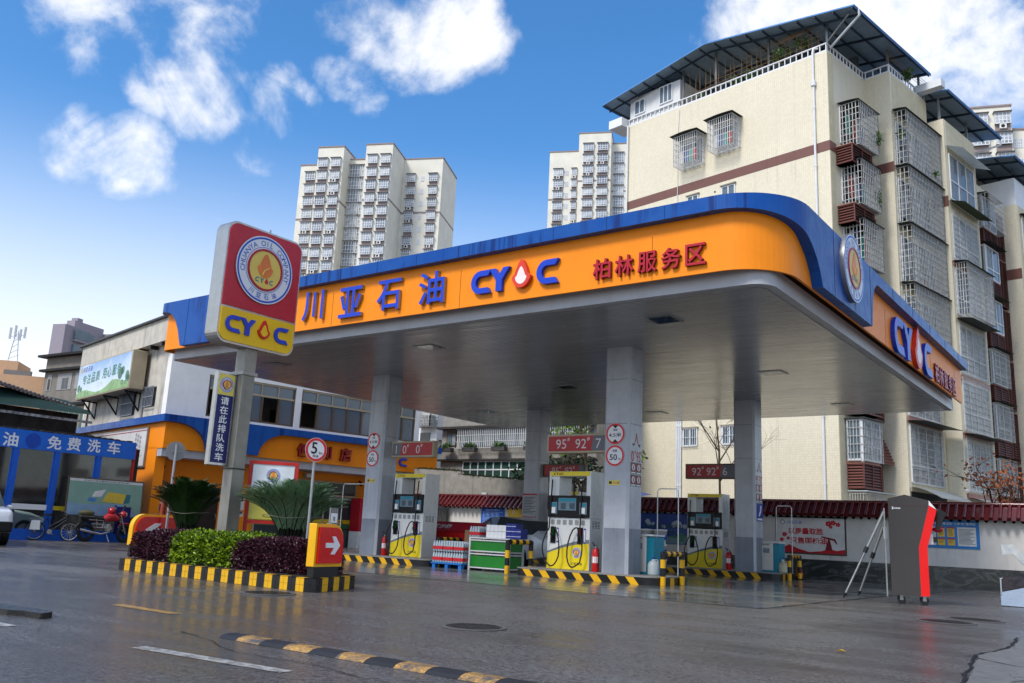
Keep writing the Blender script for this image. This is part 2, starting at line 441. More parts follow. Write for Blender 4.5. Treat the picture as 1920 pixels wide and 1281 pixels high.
crack('forecourt_joint', [(-5.2, 13.72), (-5.17, 17), (-5.14, 21.5)], .022, .012)
crack('forecourt_joint', [(-14, 13.86), (-9, 13.82), (-5.2, 13.74)], .014, .012)
# road markings
def worn(name, c):
    a = MN(name); f = a.mr(a.noise(9, 7, .75), .38, .56); f2 = a.mr(a.noise(60, 3, .7), .3, .6)
    a.set(col=a.mix(a.math('MULTIPLY', f, f2), (.07, .069, .068), lin(c)), rough=.35); return a.m
wm, ym = worn('worn_white_marking', (200, 200, 196)), worn('worn_yellow_marking', (214, 160, 40))
kind(MB().quad((-6.25, 3.9, .004), (-4.74, 4.03, .004), (-4.74, 4.15, .004), (-6.27, 4.03, .004), wm).build('road_marking'), 'structure')
kind(MB().quad((-9.6, 3.62, .004), (-7.9, 3.75, .004), (-7.9, 3.87, .004), (-9.6, 3.74, .004), wm).build('road_marking'), 'structure')
kind(MB().quad((-9.3, 5.5, .004), (-8.2, 5.5, .004), (-8.2, 5.64, .004), (-9.3, 5.64, .004), ym).build('road_marking'), 'structure')

# ---------------------------------------------------------------- logo pieces
flame_r = mat('flame_red', (206, 30, 26), .35, var=.05); flame_o = mat('flame_orange', (240, 132, 62), .4, var=.12, vs=1.2)
creamy = mat('pale_yellow_face', (228, 200, 96), .4, var=.04); logobl = mat('logo_blue', (30, 82, 190), .35, var=.02)
teal = mat('teal_lettering', (20, 128, 150), .4, var=.02); flamew = mat('flame_pale', (246, 226, 220), .4, var=.03)
def drop_pts(cx, cy, h, k=1.0, n=28):
    p = []
    for i in range(n):
        t = 2 * pi * i / n
        y = -cos(t); x = sin(t) * (sin(t / 2) if t <= pi else sin(t / 2)) 
        p.append((cx + k * h * .40 * sin(t) * (1 - .36 * (1 + y) * .9 if y > -.2 else 1.0), cy + h * .5 * y))
    return p
def letter_c(mb, cx, cy, w, h, d, m, T, side=None):
    t = h * .24; o = []
    o += [(cx + w * .5, cy + h * .5)]
    o += arc(cx - w * .5 + h * .48, cy, h * .48, h * .5, pi / 2, 1.5 * pi, 12)
    o += [(cx + w * .5, cy - h * .5), (cx + w * .36, cy - h * .5 + t)]
    o += arc(cx - w * .5 + h * .48, cy, h * .48 - t, h * .5 - t, 1.5 * pi, pi / 2, 12)
    o += [(cx + w * .36, cy + h * .5 - t)]
    return mb.prism(o, 0, d, m, T)
def letter_y(mb, cx, cy, w, h, d, m, T):
    k = w * .15
    o = [(cx - k, cy - h / 2), (cx + k, cy - h / 2), (cx + k, cy - h * .02), (cx + w * .5, cy + h * .5), (cx + w * .2, cy + h * .5),
         (cx + .0, cy + h * .2), (cx - w * .2, cy + h * .5), (cx - w * .5, cy + h * .5), (cx - k, cy - h * .02)]
    return mb.prism(o, 0, d, m, T)
def cyoc(parent, T, w, h, d, lm, do=None, di=None, W=True, drop_h=1.35, name='logo_letter'):
    do = do or flame_r; di = di or flamew
    cw = w * .235
    letter_c(MB(), -w * .5 + cw * .5, 0, cw, h, d, lm, T).build(name, parent, W=W); letter_y(MB(), -w * .165, 0, cw * 1.0, h, d, lm, T).build(name, parent, W=W)
    letter_c(MB(), w * .5 - cw * .5, 0, cw, h, d, lm, T).build(name, parent, W=W)
    db = MB(); db.prism(drop_pts(w * .095, h * .1, h * drop_h), 0, d * 1.1, do, T)
    db.prism(drop_pts(w * .095, h * .02, h * drop_h * .62), d * 1.1, d * 1.1 + .006, di, T)
    db.build('logo_flame', parent, W=W)
def emblem(parent, T, r, d=.05, W=True, detail=True, name='emblem'):
    mb = MB(); mb.lathe([(r, 0), (r, d)], steel, T, 48); mb.disc(r, d, mat('emblem_white', (222, 226, 230), .35, var=.02), T, 48)
    mb.ring(r * .965, r * .91, d, d + .003, logobl, T, 48); mb.ring(r * .675, r * .66, d, d + .003, logobl, T, 40)
    mb.ring(r * .62, r * .56, d, d + .02, mat('emblem_red', (168, 22, 48), .35, var=.03), T, 40); mb.disc(r * .57, d + .008, creamy, T, 40)
    mb.prism(drop_pts(0, r * .12, r * .72), d + .009, d + .016, flame_o, T)
    mb.tube([(-.10 * r, -.2 * r, d + .017), (-.02 * r, -.02 * r, d + .017), (.14 * r, .08 * r, d + .017)], r * .02, creamy, 5, T)
    e = mb.build(name, parent, W=W)
    tb = MB()
    if detail:
        s = 'CHUANYA OIL COMPANY'; a0, a1 = radians(196), radians(-16)
        for i, ch in enumerate(s):
            if ch == ' ': continue
            a = a0 + (a1 - a0) * (i + .5) / len(s)
            tb.text(ch, 0, 0, logobl, T @ Matrix.Translation((r * .785 * cos(a), r * .785 * sin(a), 0)) @ Matrix.Rotation(a - pi / 2, 4, 'Z'), h=r * .155, bold=.0, z=d + .004)
        for i, ch in enumerate('川亚石油'):
            a = radians(240 + 20 * i)
            tb.text(ch, 0, 0, logobl, T @ Matrix.Translation((r * .79 * cos(a), r * .79 * sin(a), 0)) @ Matrix.Rotation(a + pi / 2, 4, 'Z'), h=r * .16, z=d + .004)
    else:
        tb.ring(r * .83, r * .75, d, d + .003, logobl, T, 30, radians(-10), radians(190)); tb.ring(r * .83, r * .75, d, d + .003, logobl, T, 14, radians(230), radians(310))
    tm = T @ Matrix.Translation((0, -r * .33, 0))
    letter_c(tb, -r * .25, 0, r * .13, r * .14, d + .013, teal, tm); letter_y(tb, -r * .08, 0, r * .13, r * .14, d + .013, teal, tm); letter_c(tb, r * .25, 0, r * .13, r * .14, d + .013, teal, tm)
    tb.prism(drop_pts(r * .085, .01 * r, r * .17), d + .008, d + .014, flame_r, tm)
    tb.build('emblem_lettering', e, W=W)
    return e

# ---------------------------------------------------------------- canopy
cano = thing('filling_station_canopy', 'flat orange and blue filling station canopy over the pumps on four grey columns', 'canopy', (-14, 22.4, 0))
X0, X1, Y0, Y1 = -22.9, -5.2, 14.32, 30.5
def outline(d, rf, rl, n=14):
    """open path: left back -> left front corner -> front -> right front corner -> right back, as (x, y, nx, ny)"""
    xl, xr, yf, yb = X0 - d * .6, X1 + d, Y0 - d, Y1 + d * .5
    p = [(xl, yb, -1, 0)]
    p += [(xl, yb - (yb - yf - rl) * i / 12, -1, 0) for i in range(1, 12)]
    p += [(xl + rl - rl * cos(t), yf + rl - rl * sin(t), -cos(t), -sin(t)) for t in [pi / 2 * i / 8 for i in range(9)]]
    k = 90
    p += [(xl + rl + (xr - rf - xl - rl) * i / k, yf, 0, -1) for i in range(1, k)]
    p += [(xr - rf + rf * sin(t), yf + rf - rf * cos(t), sin(t), -cos(t)) for t in [pi / 2 * i / n for i in range(n + 1)]]
    k = 110
    p += [(xr, yf + rf + (yb - yf - rf) * i / k, 1, 0) for i in range(1, k + 1)]
    return p
def wall(path, zb, zt, th, m):
    mb = MB(); v = []; f = []; n = len(path)
    for i, (x, y, nx, ny) in enumerate(path):
        b = zb(i, x, y) if callable(zb) else zb
        v += [(x, y, b), (x, y, zt), (x - nx * th, y - ny * th, b), (x - nx * th, y - ny * th, zt)]
    for i in range(n - 1):
        a, b = 4 * i, 4 * i + 4
        f += [(a, b, b + 1, a + 1), (a + 1, b + 1, b + 3, a + 3), (b, a, a + 2, b + 2), (b + 2, a + 2, a + 3, b + 3)]
    f += [(0, 1, 3, 2), (4 * n - 4, 4 * n - 2, 4 * n - 1, 4 * n - 3)]
    return mb.add(v, f, m)
ptrim, por, pbl = outline(0, .42, .25), outline(.26, 1.05, .3), outline(.46, 1.3, .45)
trimm = mat('canopy_trim', (176, 178, 182), .38, var=.04, stain=.2)
wall(ptrim, 5.4, 5.72, .04, trimm).build('trim', cano, W=True)
wall(por, 5.63, 6.84, .05, orange).build('orange_fascia', cano, W=True)
cs = X1 + .46 - 1.3                     # blue corner arc start x
arcL = 1.3 * pi / 2; yb0 = Y0 - .46 + 1.3
ys = [0]
for a, b in zip(pbl, pbl[1:]): ys.append(ys[-1] + math.hypot(b[0] - a[0], b[1] - a[1]))
icor = min(range(len(pbl)), key=lambda i: abs(pbl[i][0] - cs) + abs(pbl[i][1] - (Y0 - .46)))
ST, PB = 6.70, 5.64
def zbot(i, x, y):
    def ell(t): return PB + (ST - PB) * sqrt(max(0, 1 - t * t))
    s = ys[i] - ys[icor]
    if s < .2:
        if x < -22.75: return ST
        if x < -21.9: return ell((x + 22.75) / .85)
        if x < -18.9: return PB
        if x < -17.95: return ell((-17.95 - x) / .95)
        return ST
    send = arcL + (15.8 - yb0)
    if s < send: return ell((s - .2) / (send - .2))
    if y < 19.3: return PB
    if y < 19.95: return PB + (ST - PB) * (1 - (1 - (y - 19.3) / .65) ** 2.6) ** .5
    return ST
# insert exact vertical edges of the drops
wall(pbl, zbot, 6.97, .24, blue).build('blue_fascia', cano, W=True)
# soffit of narrow strips
def soffit_mat():
    a = MN('ribbed_soffit')
    wv = a.n('ShaderNodeTexWave', wave_type='BANDS', bands_direction='Y'); a.l(a.obj(), wv.inputs['Vector']); wv.inputs['Scale'].default_value = 2.6; wv.inputs['Distortion'].default_value = 0
    seam = a.mr(wv.outputs['Fac'], .0, .1, 1, 0)
    dirt = a.noise(1, 6, .65, a.map((.25, 3.5, 1)))
    col = a.ramp(dirt, [(.3, (.31, .315, .33)), (.7, (.43, .436, .45))]); col = a.mix(a.math('MULTIPLY', seam, .7), col, (.05, .05, .05))
    a.set(col=col, rough=a.mr(a.noise(2, 4, .6, a.map((.3, 4, 1))), .3, .7, .14, .28), metal=.3, spec=.6)
    h = a.math('ADD', a.math('MULTIPLY', seam, -1.), a.math('MULTIPLY', a.noise(1, 3, .5, a.map((.7, 7, 1))), 1.1)); a.bump(h, .22, .012); return a.m
mb = MB(); mb.prism(rrect(X0 + .18, X1 - .18, Y0 + .18, Y1 - .18, .3, 6, (0, 1, 0, 0)), 5.388, 5.41, soffit_mat())
mb.build('soffit', cano, W=True)
mb = MB()
mb.prism(rrect(X0 + .01, X1 - .01, Y0 + .01, Y1 - .01, .41, 8, (1, 1, 0, 0)), 5.402, 5.46, trimm)
mb.build('soffit_border', cano, W=True)
mb = MB(); mb.prism(rrect(X0 + .05, X1 + .1, Y0 - .1, Y1 + .05, 1.1, 8), 6.7, 6.76, mat('roof_sheet', (120, 124, 128), .5)); mb.box(X0, X1, Y1 - .06, Y1, 5.46, 6.7, trimm); mb.build('roof_deck', cano, W=True)
lampf = mat('lamp_lens', (205, 205, 198), .25)
for x, y in ((-7.99, 15.94), (-14.46, 16.03), (-8.0, 22.3), (-7.92, 28.17), (-20.2, 16), (-20.3, 26), (-14.4, 22.3), (-14.3, 28.1)):
    mb = MB()
    mb.box(x - .3, x + .3, y - .3, y + .3, 5.376, 5.387, steel); fr = mb.build('lamp_frame', cano, W=True)
    mb = MB(); mb.box(x - .24, x + .24, y - .24, y + .24, 5.370, 5.3755, glass if (x + y) < 9 else lampf); mb.build('lamp_lens', fr, W=True)
# lettering on the fascia
def raised(t, x, z, h, w, m, T0, parent, bold=.012, depth=.09, name='fascia_letter'):
    mb = MB(); mb.text(t, x, z, m, T0, h=h, w=w, bold=bold, z=0, depth=depth, side=mat('letter_return', (150, 150, 150), .3, metal=.6) if m is bluel else mat('letter_return_red', (120, 20, 34), .4)); return mb.build(name, parent, W=True)
F0 = FRONT(0, 14.055)
for t, x, z, w, h in (('川', -16.52, 6.2, .74, .74), ('亚', -15.2, 6.14, .76, .74), ('石', -13.95, 6.16, .74, .72), ('油', -12.66, 6.16, .74, .74)): raised(t, x, z, h, w, bluel, F0, cano)
cyoc(cano, F0 @ XF(-10.43, 6.1), 2.2, .5, .09, bluel, mat('flame_coral', (222, 62, 40), .35, var=.1, vs=1.5), flamew, drop_h=1.2)
for i, t in enumerate('柏林服务区'): raised(t, -8.34 + i * .482, 5.985, .4, .39, redl, F0, cano, .014, .07)
S0 = RIGHT(-4.935, 0)
cyoc(cano, S0 @ XF(23.75, 6.05), 4.2, .88, .1, bluel, MATS['flame_coral'], flamew, drop_h=1.25)
for i, t in enumerate('柏林服务区'): raised(t, 26.7 + i * .62, 5.92, .52, .5, redl, S0, cano, .014, .05)
emblem(cano, RIGHT(-4.74, 17.65, 6.47), .69, .09)
for i in range(13):
    x = -21.6 + i * 1.22; mb = MB(); mb.box(x - .004, x + .004, 13.855, 13.8598, (PB if -21.9 < x < -18.9 else ST) + .0, 6.968, mat('blue_seam', (4, 26, 70), .6)); mb.build('panel_seam', cano, W=True)
for y in (16.6, 18.0, 19.2, 21.2, 23.2, 25.2, 27.2, 29.2):
    mb = MB(); mb.box(-4.7402, -4.7355, y - .004, y + .004, (PB if y < 19.3 else ST), 6.968, MATS['blue_seam']); mb.build('panel_seam', cano, W=True)
for x in (-20.9, -15.9, -11.9, -7.3):
    mb = MB(); mb.box(x - .004, x + .004, 14.0555, 14.06, 5.64, 6.48, mat('seam', (120, 62, 10), .6)); mb.build('panel_seam', cano, W=True)
for y in (18.5, 21.2, 26.1, 29.6):
    mb = MB(); mb.box(-4.9405, -4.936, y - .004, y + .004, 5.64, 6.48, MATS['seam']); mb.build('panel_seam', cano, W=True)
# columns
CO = [(-18.66, 18.94), (-10.19, 18.29), (-10.46, 26.74), (-18.32, 26.53)]
sm = mat('column_seam', (60, 60, 62), .6)
for x, y in CO:
    h = .34; c = .06
    mb = MB(); o = [(x - h + c, y - h), (x + h - c, y - h), (x + h, y - h + c), (x + h, y + h - c), (x + h - c, y + h), (x - h + c, y + h), (x - h, y + h - c), (x - h, y - h + c)]
    mb.prism(o, .17, 5.41, panelw)
    for z in (3.575, 4.62): mb.box(x - h + c, x + h - c, y - h - .002, y + h + .002, z - .004, z + .004, sm); mb.box(x - h - .002, x + h + .002, y - h + c, y + h - c, z - .004, z + .004, sm)
    co = mb.build('column', cano, W=True)
    mb = MB(); mb.box(x - h + c + .005, x + h - c - .005, y - h - .006, y + h + .006, .18, 1.19, greyp); mb.box(x - h - .006, x + h + .006, y - h + c + .005, y + h - c - .005, .18, 1.19, greyp)
    mb.build('base_cladding', co, W=True)
# ---------------------------------------------------------------- the shop (local x along its front, y into the building)
BRZ = atan2(.9816, .1907)
SK = 1.25
shop = thing('convenience_store', 'two storey shop with white upper floor above an orange front and blue fascia', 'shop', (-30.62, 19.32, -.24), BRZ)
SHM = WM[shop.name] @ Matrix.Scale(SK, 4); WM[shop.name] = SHM; shop.scale = (SK,) * 3
def sthing(*a):
    t = thing(a[0], a[1], a[2], shop.location, BRZ); t.scale = (SK,) * 3; WM[t.name] = SHM; return t
wallw = mat('white_render', (238, 236, 232), .7, var=.03, stain=.16, bump=.08)
wallp = mat('stained_parapet', (196, 190, 178), .8, var=.1, stain=.95, bump=.15)
bronze = mat('bronze_frame', (96, 78, 60), .45, var=.08); beige = mat('beige_metal', (176, 160, 132), .5, stain=.3)
intr = mat('pale_interior', (150, 148, 146), .8, var=.05)
FS = lambda x, y, z=0: frame((x, y, z), (1, 0, 0))
LS = lambda y, x=0, z=0: frame((x, y, z), (0, -1, 0))            # the side wall, read from far (large y) to near
mb = MB()
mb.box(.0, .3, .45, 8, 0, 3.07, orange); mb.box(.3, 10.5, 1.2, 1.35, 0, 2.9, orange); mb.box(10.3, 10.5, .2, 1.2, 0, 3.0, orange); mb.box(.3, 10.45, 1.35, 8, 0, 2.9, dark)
mb.build('ground_floor_wall', shop)
mb = MB(); mb.box(0, 10.54, 0, 8, 3.02, 3.88, orange); mb.build('orange_fascia', shop)
mb = MB(); mb.box(.02, 10.5, .1, 7.95, 2.78, 3.015, panelw); mb.build('porch_slab', shop)
def shopblue():
    o = [(-.14, 4.04), (-.14, 3.82), (.3, 3.82)] + [(.3 + 1.0 * sin(t), 3.06 + .76 * cos(t)) for t in [pi / 2 * i / 12 for i in range(1, 13)]]
    o += [(3.05, 3.06)] + [(4.05 - 1.0 * cos(t), 3.06 + .76 * sin(t)) for t in [pi / 2 * i / 12 for i in range(1, 13)]] + [(10.6, 3.82), (10.6, 4.04)]
    mb = MB(); mb.prism(o, 0, .2, blue, FS(0, 0)); mb.box(-.14, 0, 0, 8.05, 3.82, 4.04, blue); mb.box(-.1, 10.56, 0, 8, 4.0, 4.03, blue); return mb
shopblue().build('blue_fascia', shop)
for x, t in ((4.74, '便'), (5.6, '利'), (6.42, '店')):
    mb = MB(); mb.text(t, x, 3.4, mat('dark_red_lettering', (150, 12, 14), .35), FS(0, 0), h=.46, w=.46, bold=.025, z=0, depth=.12, side=mat('red_return', (120, 10, 10), .4)); mb.build('sign_letter', shop)
cyoc(shop, FS(8.35, 0, 3.36), 1.55, .3, .06, bluel, W=False)
# upper floor
mb = MB(); mb.box(0, 9.72, .16, 8, 4.04, 4.16, wallw); mb.box(0, 1.28, .16, .5, 4.16, 5.5, wallw); mb.box(4.4, 4.62, .16, .5, 4.16, 5.5, wallw); mb.box(9.52, 9.72, .16, .5, 4.16, 5.5, wallw)
mb.box(0, 9.72, .16, .5, 5.5, 6.9, wallw); mb.box(0, .3, .5, 8, 4.16, 6.9, wallw); mb.box(9.5, 9.72, .5, 8, 4.16, 6.9, wallw); mb.box(.3, 9.5, 2.6, 2.8, 4.16, 6.9, intr)
mb.build('upper_wall', shop)
def sash(x0, x1, nt, open_):
    mb = MB()
    for x in (x0, x1): mb.box(x - .03, x + .03, .2, .3, 4.16, 5.5, bronze)
    for z in (4.19, 5.07, 5.47): mb.box(x0, x1, .2, .3, z - .03, z + .03, bronze if z < 5 else beige)
    for i in range(1, nt): x = x0 + (x1 - x0) * i / nt; mb.box(x - .018, x + .018, .2, .3, 5.1, 5.44, beige)
    n = nt
    for i in range(1, n): x = x0 + (x1 - x0) * i / n + .05; mb.box(x - .028, x + .028, .19, .29, 4.22, 5.04, bronze)
    f = mb.build('window_frame', shop)
    MB().box(x0 + .03, x1 - .03, .245, .255, 5.1, 5.44, glassb).build('pane', f)
    for i in range(n):
        if i in open_: continue
        a = x0 + (x1 - x0) * i / n; MB().box(a + .05, a + (x1 - x0) / n + .02, .245, .255, 4.22, 5.04, glassb).build('pane', f)
    for i in open_: a = x0 + (x1 - x0) * i / n; MB().box(a + .1, a + .3, 2.5, 2.59, 4.2, 4.95, dark).build('inner_door', f)
sash(1.31, 4.37, 5, (0, 3)); sash(4.65, 9.5, 8, (0,))
mb = MB(); mb.box(-.32, 0, -.0, 8.1, 6.32, 7.06, wallp); mb.box(-.42, 9.9, -.1, 8.3, 7.06, 7.12, black); mb.box(0, 9.8, 0, .16, 6.4, 7.06, wallp)
for i in range(9): mb.box(-.3, -.05, .4 + i * .9, .5 + i * .9, 6.2, 6.32, black)
mb.build('parapet', shop)
mb = MB(); mb.box(-.012, 0, .5, 7.9, 4.05, 6.32, wallp); mb.build('side_render', shop)
def grille(y0, y1, z0, z1):
    mb = MB(); mb.box(-.03, -.013, y0, y1, z0, z1, dark)
    n = int((y1 - y0) / .1)
    for i in range(n + 1): y = y0 + (y1 - y0) * i / n; mb.box(-.12, -.1, y - .01, y + .01, z0, z1, greyp)
    for z in (z0, (z0 + z1) / 2, z1): mb.box(-.125, -.095, y0, y1, z - .012, z + .012, greyp)
    mb.build('window_grille', shop)
grille(2.75, 4.0, 4.2, 5.0); grille(1.08, 1.87, 4.38, 5.0)
mb = MB(); mb.cyl((-.06, 2.0, 4.04), (-.06, 2.0, 5.1), .03, steel); mb.cyl((-.06, 7.3, 4.04), (-.06, 7.3, 6.3), .03, dark); mb.build('rain_pipe', shop)
# billboard on the side wall
bb = sthing('billboard', 'long landscape billboard with green letters on pale sky, on the shop side wall', 'billboard')
mb = MB(); mb.box(-.62, -.14, 1.85, 7.1, 4.93, 6.2, beige); mb.build('cabinet', bb, bevel=.02)
def sky_poster():
    a = MN('billboard_print'); s = a.n('ShaderNodeSeparateXYZ'); a.l(a.obj(), s.inputs[0])
    c = a.ramp(a.mr(s.outputs[2], 4.98, 6.15), [(0, lin((214, 226, 236))), (.55, lin((186, 208, 228))), (1, lin((128, 168, 212)))])
    a.set(col=a.mix(a.mr(a.noise(1.2, 5, .6), .5, .7, 0, .5), c, lin((235, 240, 245))), rough=.35); return a.m
mb = MB(); mb.quad((-.625, 7.05, 4.98), (-.625, 1.9, 4.98), (-.625, 1.9, 6.15), (-.625, 7.05, 6.15), sky_poster())
face = mb.build('printed_face', bb)
g1, g2 = mat('print_green', (138, 178, 116), .4, var=.15), mat('print_dark_green', (64, 122, 92), .4, var=.2)
BT = LS(7.05, -.627, 4.98)
mb = MB(); mb.prism([(0, 0)] + [(i * .515, .17 + .09 * sin(i * 1.1) + (.12 if i > 6 else 0)) for i in range(11)] + [(5.15, 0)], 0, .002, g1, BT)
for x, y, r in ((.2, .35, .14), (.45, .3, .1), (4.3, .52, .2), (4.5, .6, .14), (4.95, .4, .16), (5.05, .3, .12)): mb.disc(r, .003, g2, BT, 18, x, y)
for x, y, r in ((1.0, .1, .07), (1.25, .09, .05), (4.55, .2, .09), (4.85, .18, .08)): mb.ring(r, r * .6, .002, .004, g2, BT @ XF(x, y), 18)
for i in range(5): mb.box(2.2 + i * .12, 2.23 + i * .12, .25, .4, .002, .004, whl, BT)
mb.build('printed_hills', bb)
mb = MB()
for i, t in enumerate('专注品质用心服务'): mb.text(t, .72 + i * .46 + (.2 if i > 3 else 0), .62 + i * .012, mat('print_teal', (44, 130, 110), .4), BT, h=.36, w=.37, bold=.012)
for i, t in enumerate('川亚石油'): mb.text(t, .55 + i * .25, 1.0, logobl, BT, h=.18, w=.18)
mb.ring(.1, .06, .001, .004, yellow, BT @ XF(.28, 1.0), 18); mb.build('printed_lettering', bb)
for y in (2.4, 4.4, 6.6):
    mb = MB(); mb.tube([(-.02, y, 4.3), (-.5, y, 4.9)], .03, black, 6); mb.tube([(-.02, y, 4.88), (-.55, y, 4.9)], .03, black, 6); mb.tube([(-.02, y, 4.3), (-.02, y, 4.9)], .03, black, 6); mb.build('bracket', bb)
# white poster board on the orange side wall
pb = sthing('poster_board', 'framed whitish poster board hung on the orange side wall of the shop', 'board')
mb = MB(); mb.box(-.06, -.005, 1.2, 6.4, 2.45, 3.72, steel); mb.build('frame', pb)
mb = MB(); mb.box(-.066, -.06, 1.26, 6.34, 2.5, 3.67, mat('faded_print', (206, 204, 202), .4, var=.06)); q = mb.build('sheet', pb)
T = LS(6.34, -.067, 2.5); mb = MB(); lg = mat('faded_grey_print', (150, 148, 150), .5)
for j in range(3):
    for i in range(6): mb.box(4.15 + j * .2, 4.28 + j * .2, .95 - i * .14 - j * .05, 1.05 - i * .14 - j * .05, 0, .002, lg, T)
mb.tube([(3.6, .2, .002), (4.0, .28, .002), (4.4, .24, .002), (4.9, .34, .002)], .006, lg, 4, T); mb.box(0, 5.1, 1.1, 1.13, 0, .002, mat('print_rose', (150, 60, 80), .5), T); mb.build('print_lines', pb)
# porch: notice board, doors, papers
nb = sthing('notice_board', 'red topped, blue bottomed notice board with white papers on the orange porch wall', 'notice board')
mb = MB(); mb.box(.24, 1.5, 1.17, 1.195, 1.17, 1.36, logobl); mb.box(.24, 1.5, 1.17, 1.195, 1.36, 1.86, mat('board_pale', (214, 212, 214), .4)); mb.box(.24, 1.5, 1.17, 1.195, 1.86, 2.04, redl); mb.build('panel', nb)
T = FS(.24, 1.168, 1.17)
for x, y, w_, h_ in ((.1, .22, .3, .32), (.46, .2, .3, .3), (.85, .22, .3, .4), (.12, .58, .1, .1)):
    mb = MB(); mb.box(x, x + w_, y, y + h_, 0, .004, whl, T)
    for k in range(int(h_ / .05)): mb.box(x + .03, x + w_ - .03, y + h_ - .03 - k * .045, y + h_ - .022 - k * .045, .004, .005, lg, T)
    mb.build('paper', nb)
mb = MB(); mb.text('川亚石油三项安全一承诺公示', .66, .78, whl, T, h=.055, w=.9); mb.text('安全生产', .2, .09, whl, T, h=.05, w=.26); mb.build('board_lettering', nb)
mb = MB(); mb.box(1.78, 2.5, 1.165, 1.198, 0, 1.98, mat('dark_brown_door', (40, 24, 20), .5)); 
for z in (.2, 1.1): mb.box(1.88, 2.4, 1.155, 1.165, z, z + .7, mat('dark_brown_door', (40, 24, 20)))
d = mb.build('door', shop, bevel=.008); mb = MB(); mb.tube([(2.42, 1.15, .95), (2.42, 1.1, .97), (2.42, 1.1, 1.13), (2.42, 1.15, 1.15)], .012, steel, 6); mb.build('handle', d)
for x, z, w_, h_, l_ in ((2.66, 1.2, .26, .55, 'white safety leaflet taped beside the dark shop door'), (3.2, 1.32, .22, .5, 'black and white leaflet left of the red framed board'), (3.28, 1.1, .14, .18, 'smallest white leaflet on the orange porch wall')):
    mb = MB(); T = FS(x, 1.197, z); mb.box(0, w_, 0, h_, 0, .006, whl, T); mb.box(.03, w_ - .03, h_ * .55, h_ * .85, .006, .008, mat('print_dark', (50, 52, 66), .5), T)
    for k in range(4): mb.box(.03, w_ - .03, .05 + k * h_ * .11, .06 + k * h_ * .11, .006, .008, lg, T)
    mb.box(0, w_, h_ - .05, h_, .006, .008, redl if w_ > .2 else lg, T)
    mb.v = [tuple(SHM @ Vector(v)) for v in mb.v]
    tag(mb.build('leaflet'), l_, 'leaflet')
mb = MB()
for x in (3.8, 5.1, 6.45, 7.75): mb.box(x - .03, x + .03, 1.12, 1.199, .02, 2.5, beige)
for z in (.05, 2.0, 2.47): mb.box(3.8, 7.75, 1.12, 1.199, z - .03, z + .03, beige)
sf = mb.build('shop_front', shop)
mb = MB(); mb.box(3.82, 7.73, 1.15, 1.16, .05, 2.45, glass); mb.build('glazing', sf)
mb = MB(); mb.box(3.83, 7.72, 1.142, 1.149, 1.02, 1.16, mat('yellow_film', (214, 186, 40), .4)); mb.box(3.83, 7.72, 1.142, 1.149, .86, 1.0, mat('green_film', (50, 110, 74), .4)); mb.box(6.5, 7.7, 1.142, 1.149, 1.85, 1.96, mat('grey_film', (130, 134, 136), .4))
for x in (4.5, 7.1):
    T = FS(x, 1.141, 1.09); letter_c(mb, -.16, 0, .1, .09, .002, blackl, T); letter_y(mb, -.05, 0, .1, .09, .002, blackl, T); mb.prism(drop_pts(.06, 0, .1), 0, .002, flame_r, T); letter_c(mb, .17, 0, .1, .09, .002, blackl, T)
mb.build('window_film', sf)
mb = MB(); mb.box(5.55, 5.85, 1.0, 1.19, 2.55, 2.72, beige); mb.box(5.58, 5.82, .98, 1.0, 2.57, 2.7, white); mb.build('porch_lamp', shop)
for x, y in ((.55, 1.1), (7.9, 1.1)):
    mb = MB(); mb.cyl((x, y + .1, 2.6), (x, y, 2.55), .03, dark); mb.cyl((x, y, 2.52), (x - .1, y - .18, 2.45), .045, dark); mb.build('security_camera', shop)
fr = thing('drinks_fridge', 'red and white drinks fridge with a bottle picture beside the left column', 'fridge', tuple(SHM @ Vector((7.85, .78, 0))), BRZ); fr.scale = (SK,) * 3
mb = MB(); mb.box(-.3, .3, -.3, .3, .05, .78, offw); mb.box(-.29, .29, -.29, .29, 0, .05, teal); mb.build('lower_cabinet', fr, bevel=.01)
mb = MB(); mb.box(-.3, .3, -.3, .3, .78, 1.95, redl); mb.build('upper_cabinet', fr, bevel=.01)
T = FS(0, -.302, .6); mb = MB(); mb.prism([(-.12, .1), (.12, .1), (.13, .5), (.1, .72), (.05, .95), (.05, 1.12), (-.05, 1.12), (-.05, .95), (-.1, .72), (-.13, .5)], 0, .004, whl, T)
mb.prism(drop_pts(0, .62, .16), .004, .006, teal, T); mb.box(-.1, .1, .4, .44, .004, .006, redl, T); mb.box(-.1, .1, .32, .36, .004, .006, redl, T); mb.box(-.08, .08, -.25, -.08, 0, .006, greyp, T); mb.build('bottle_print', fr)
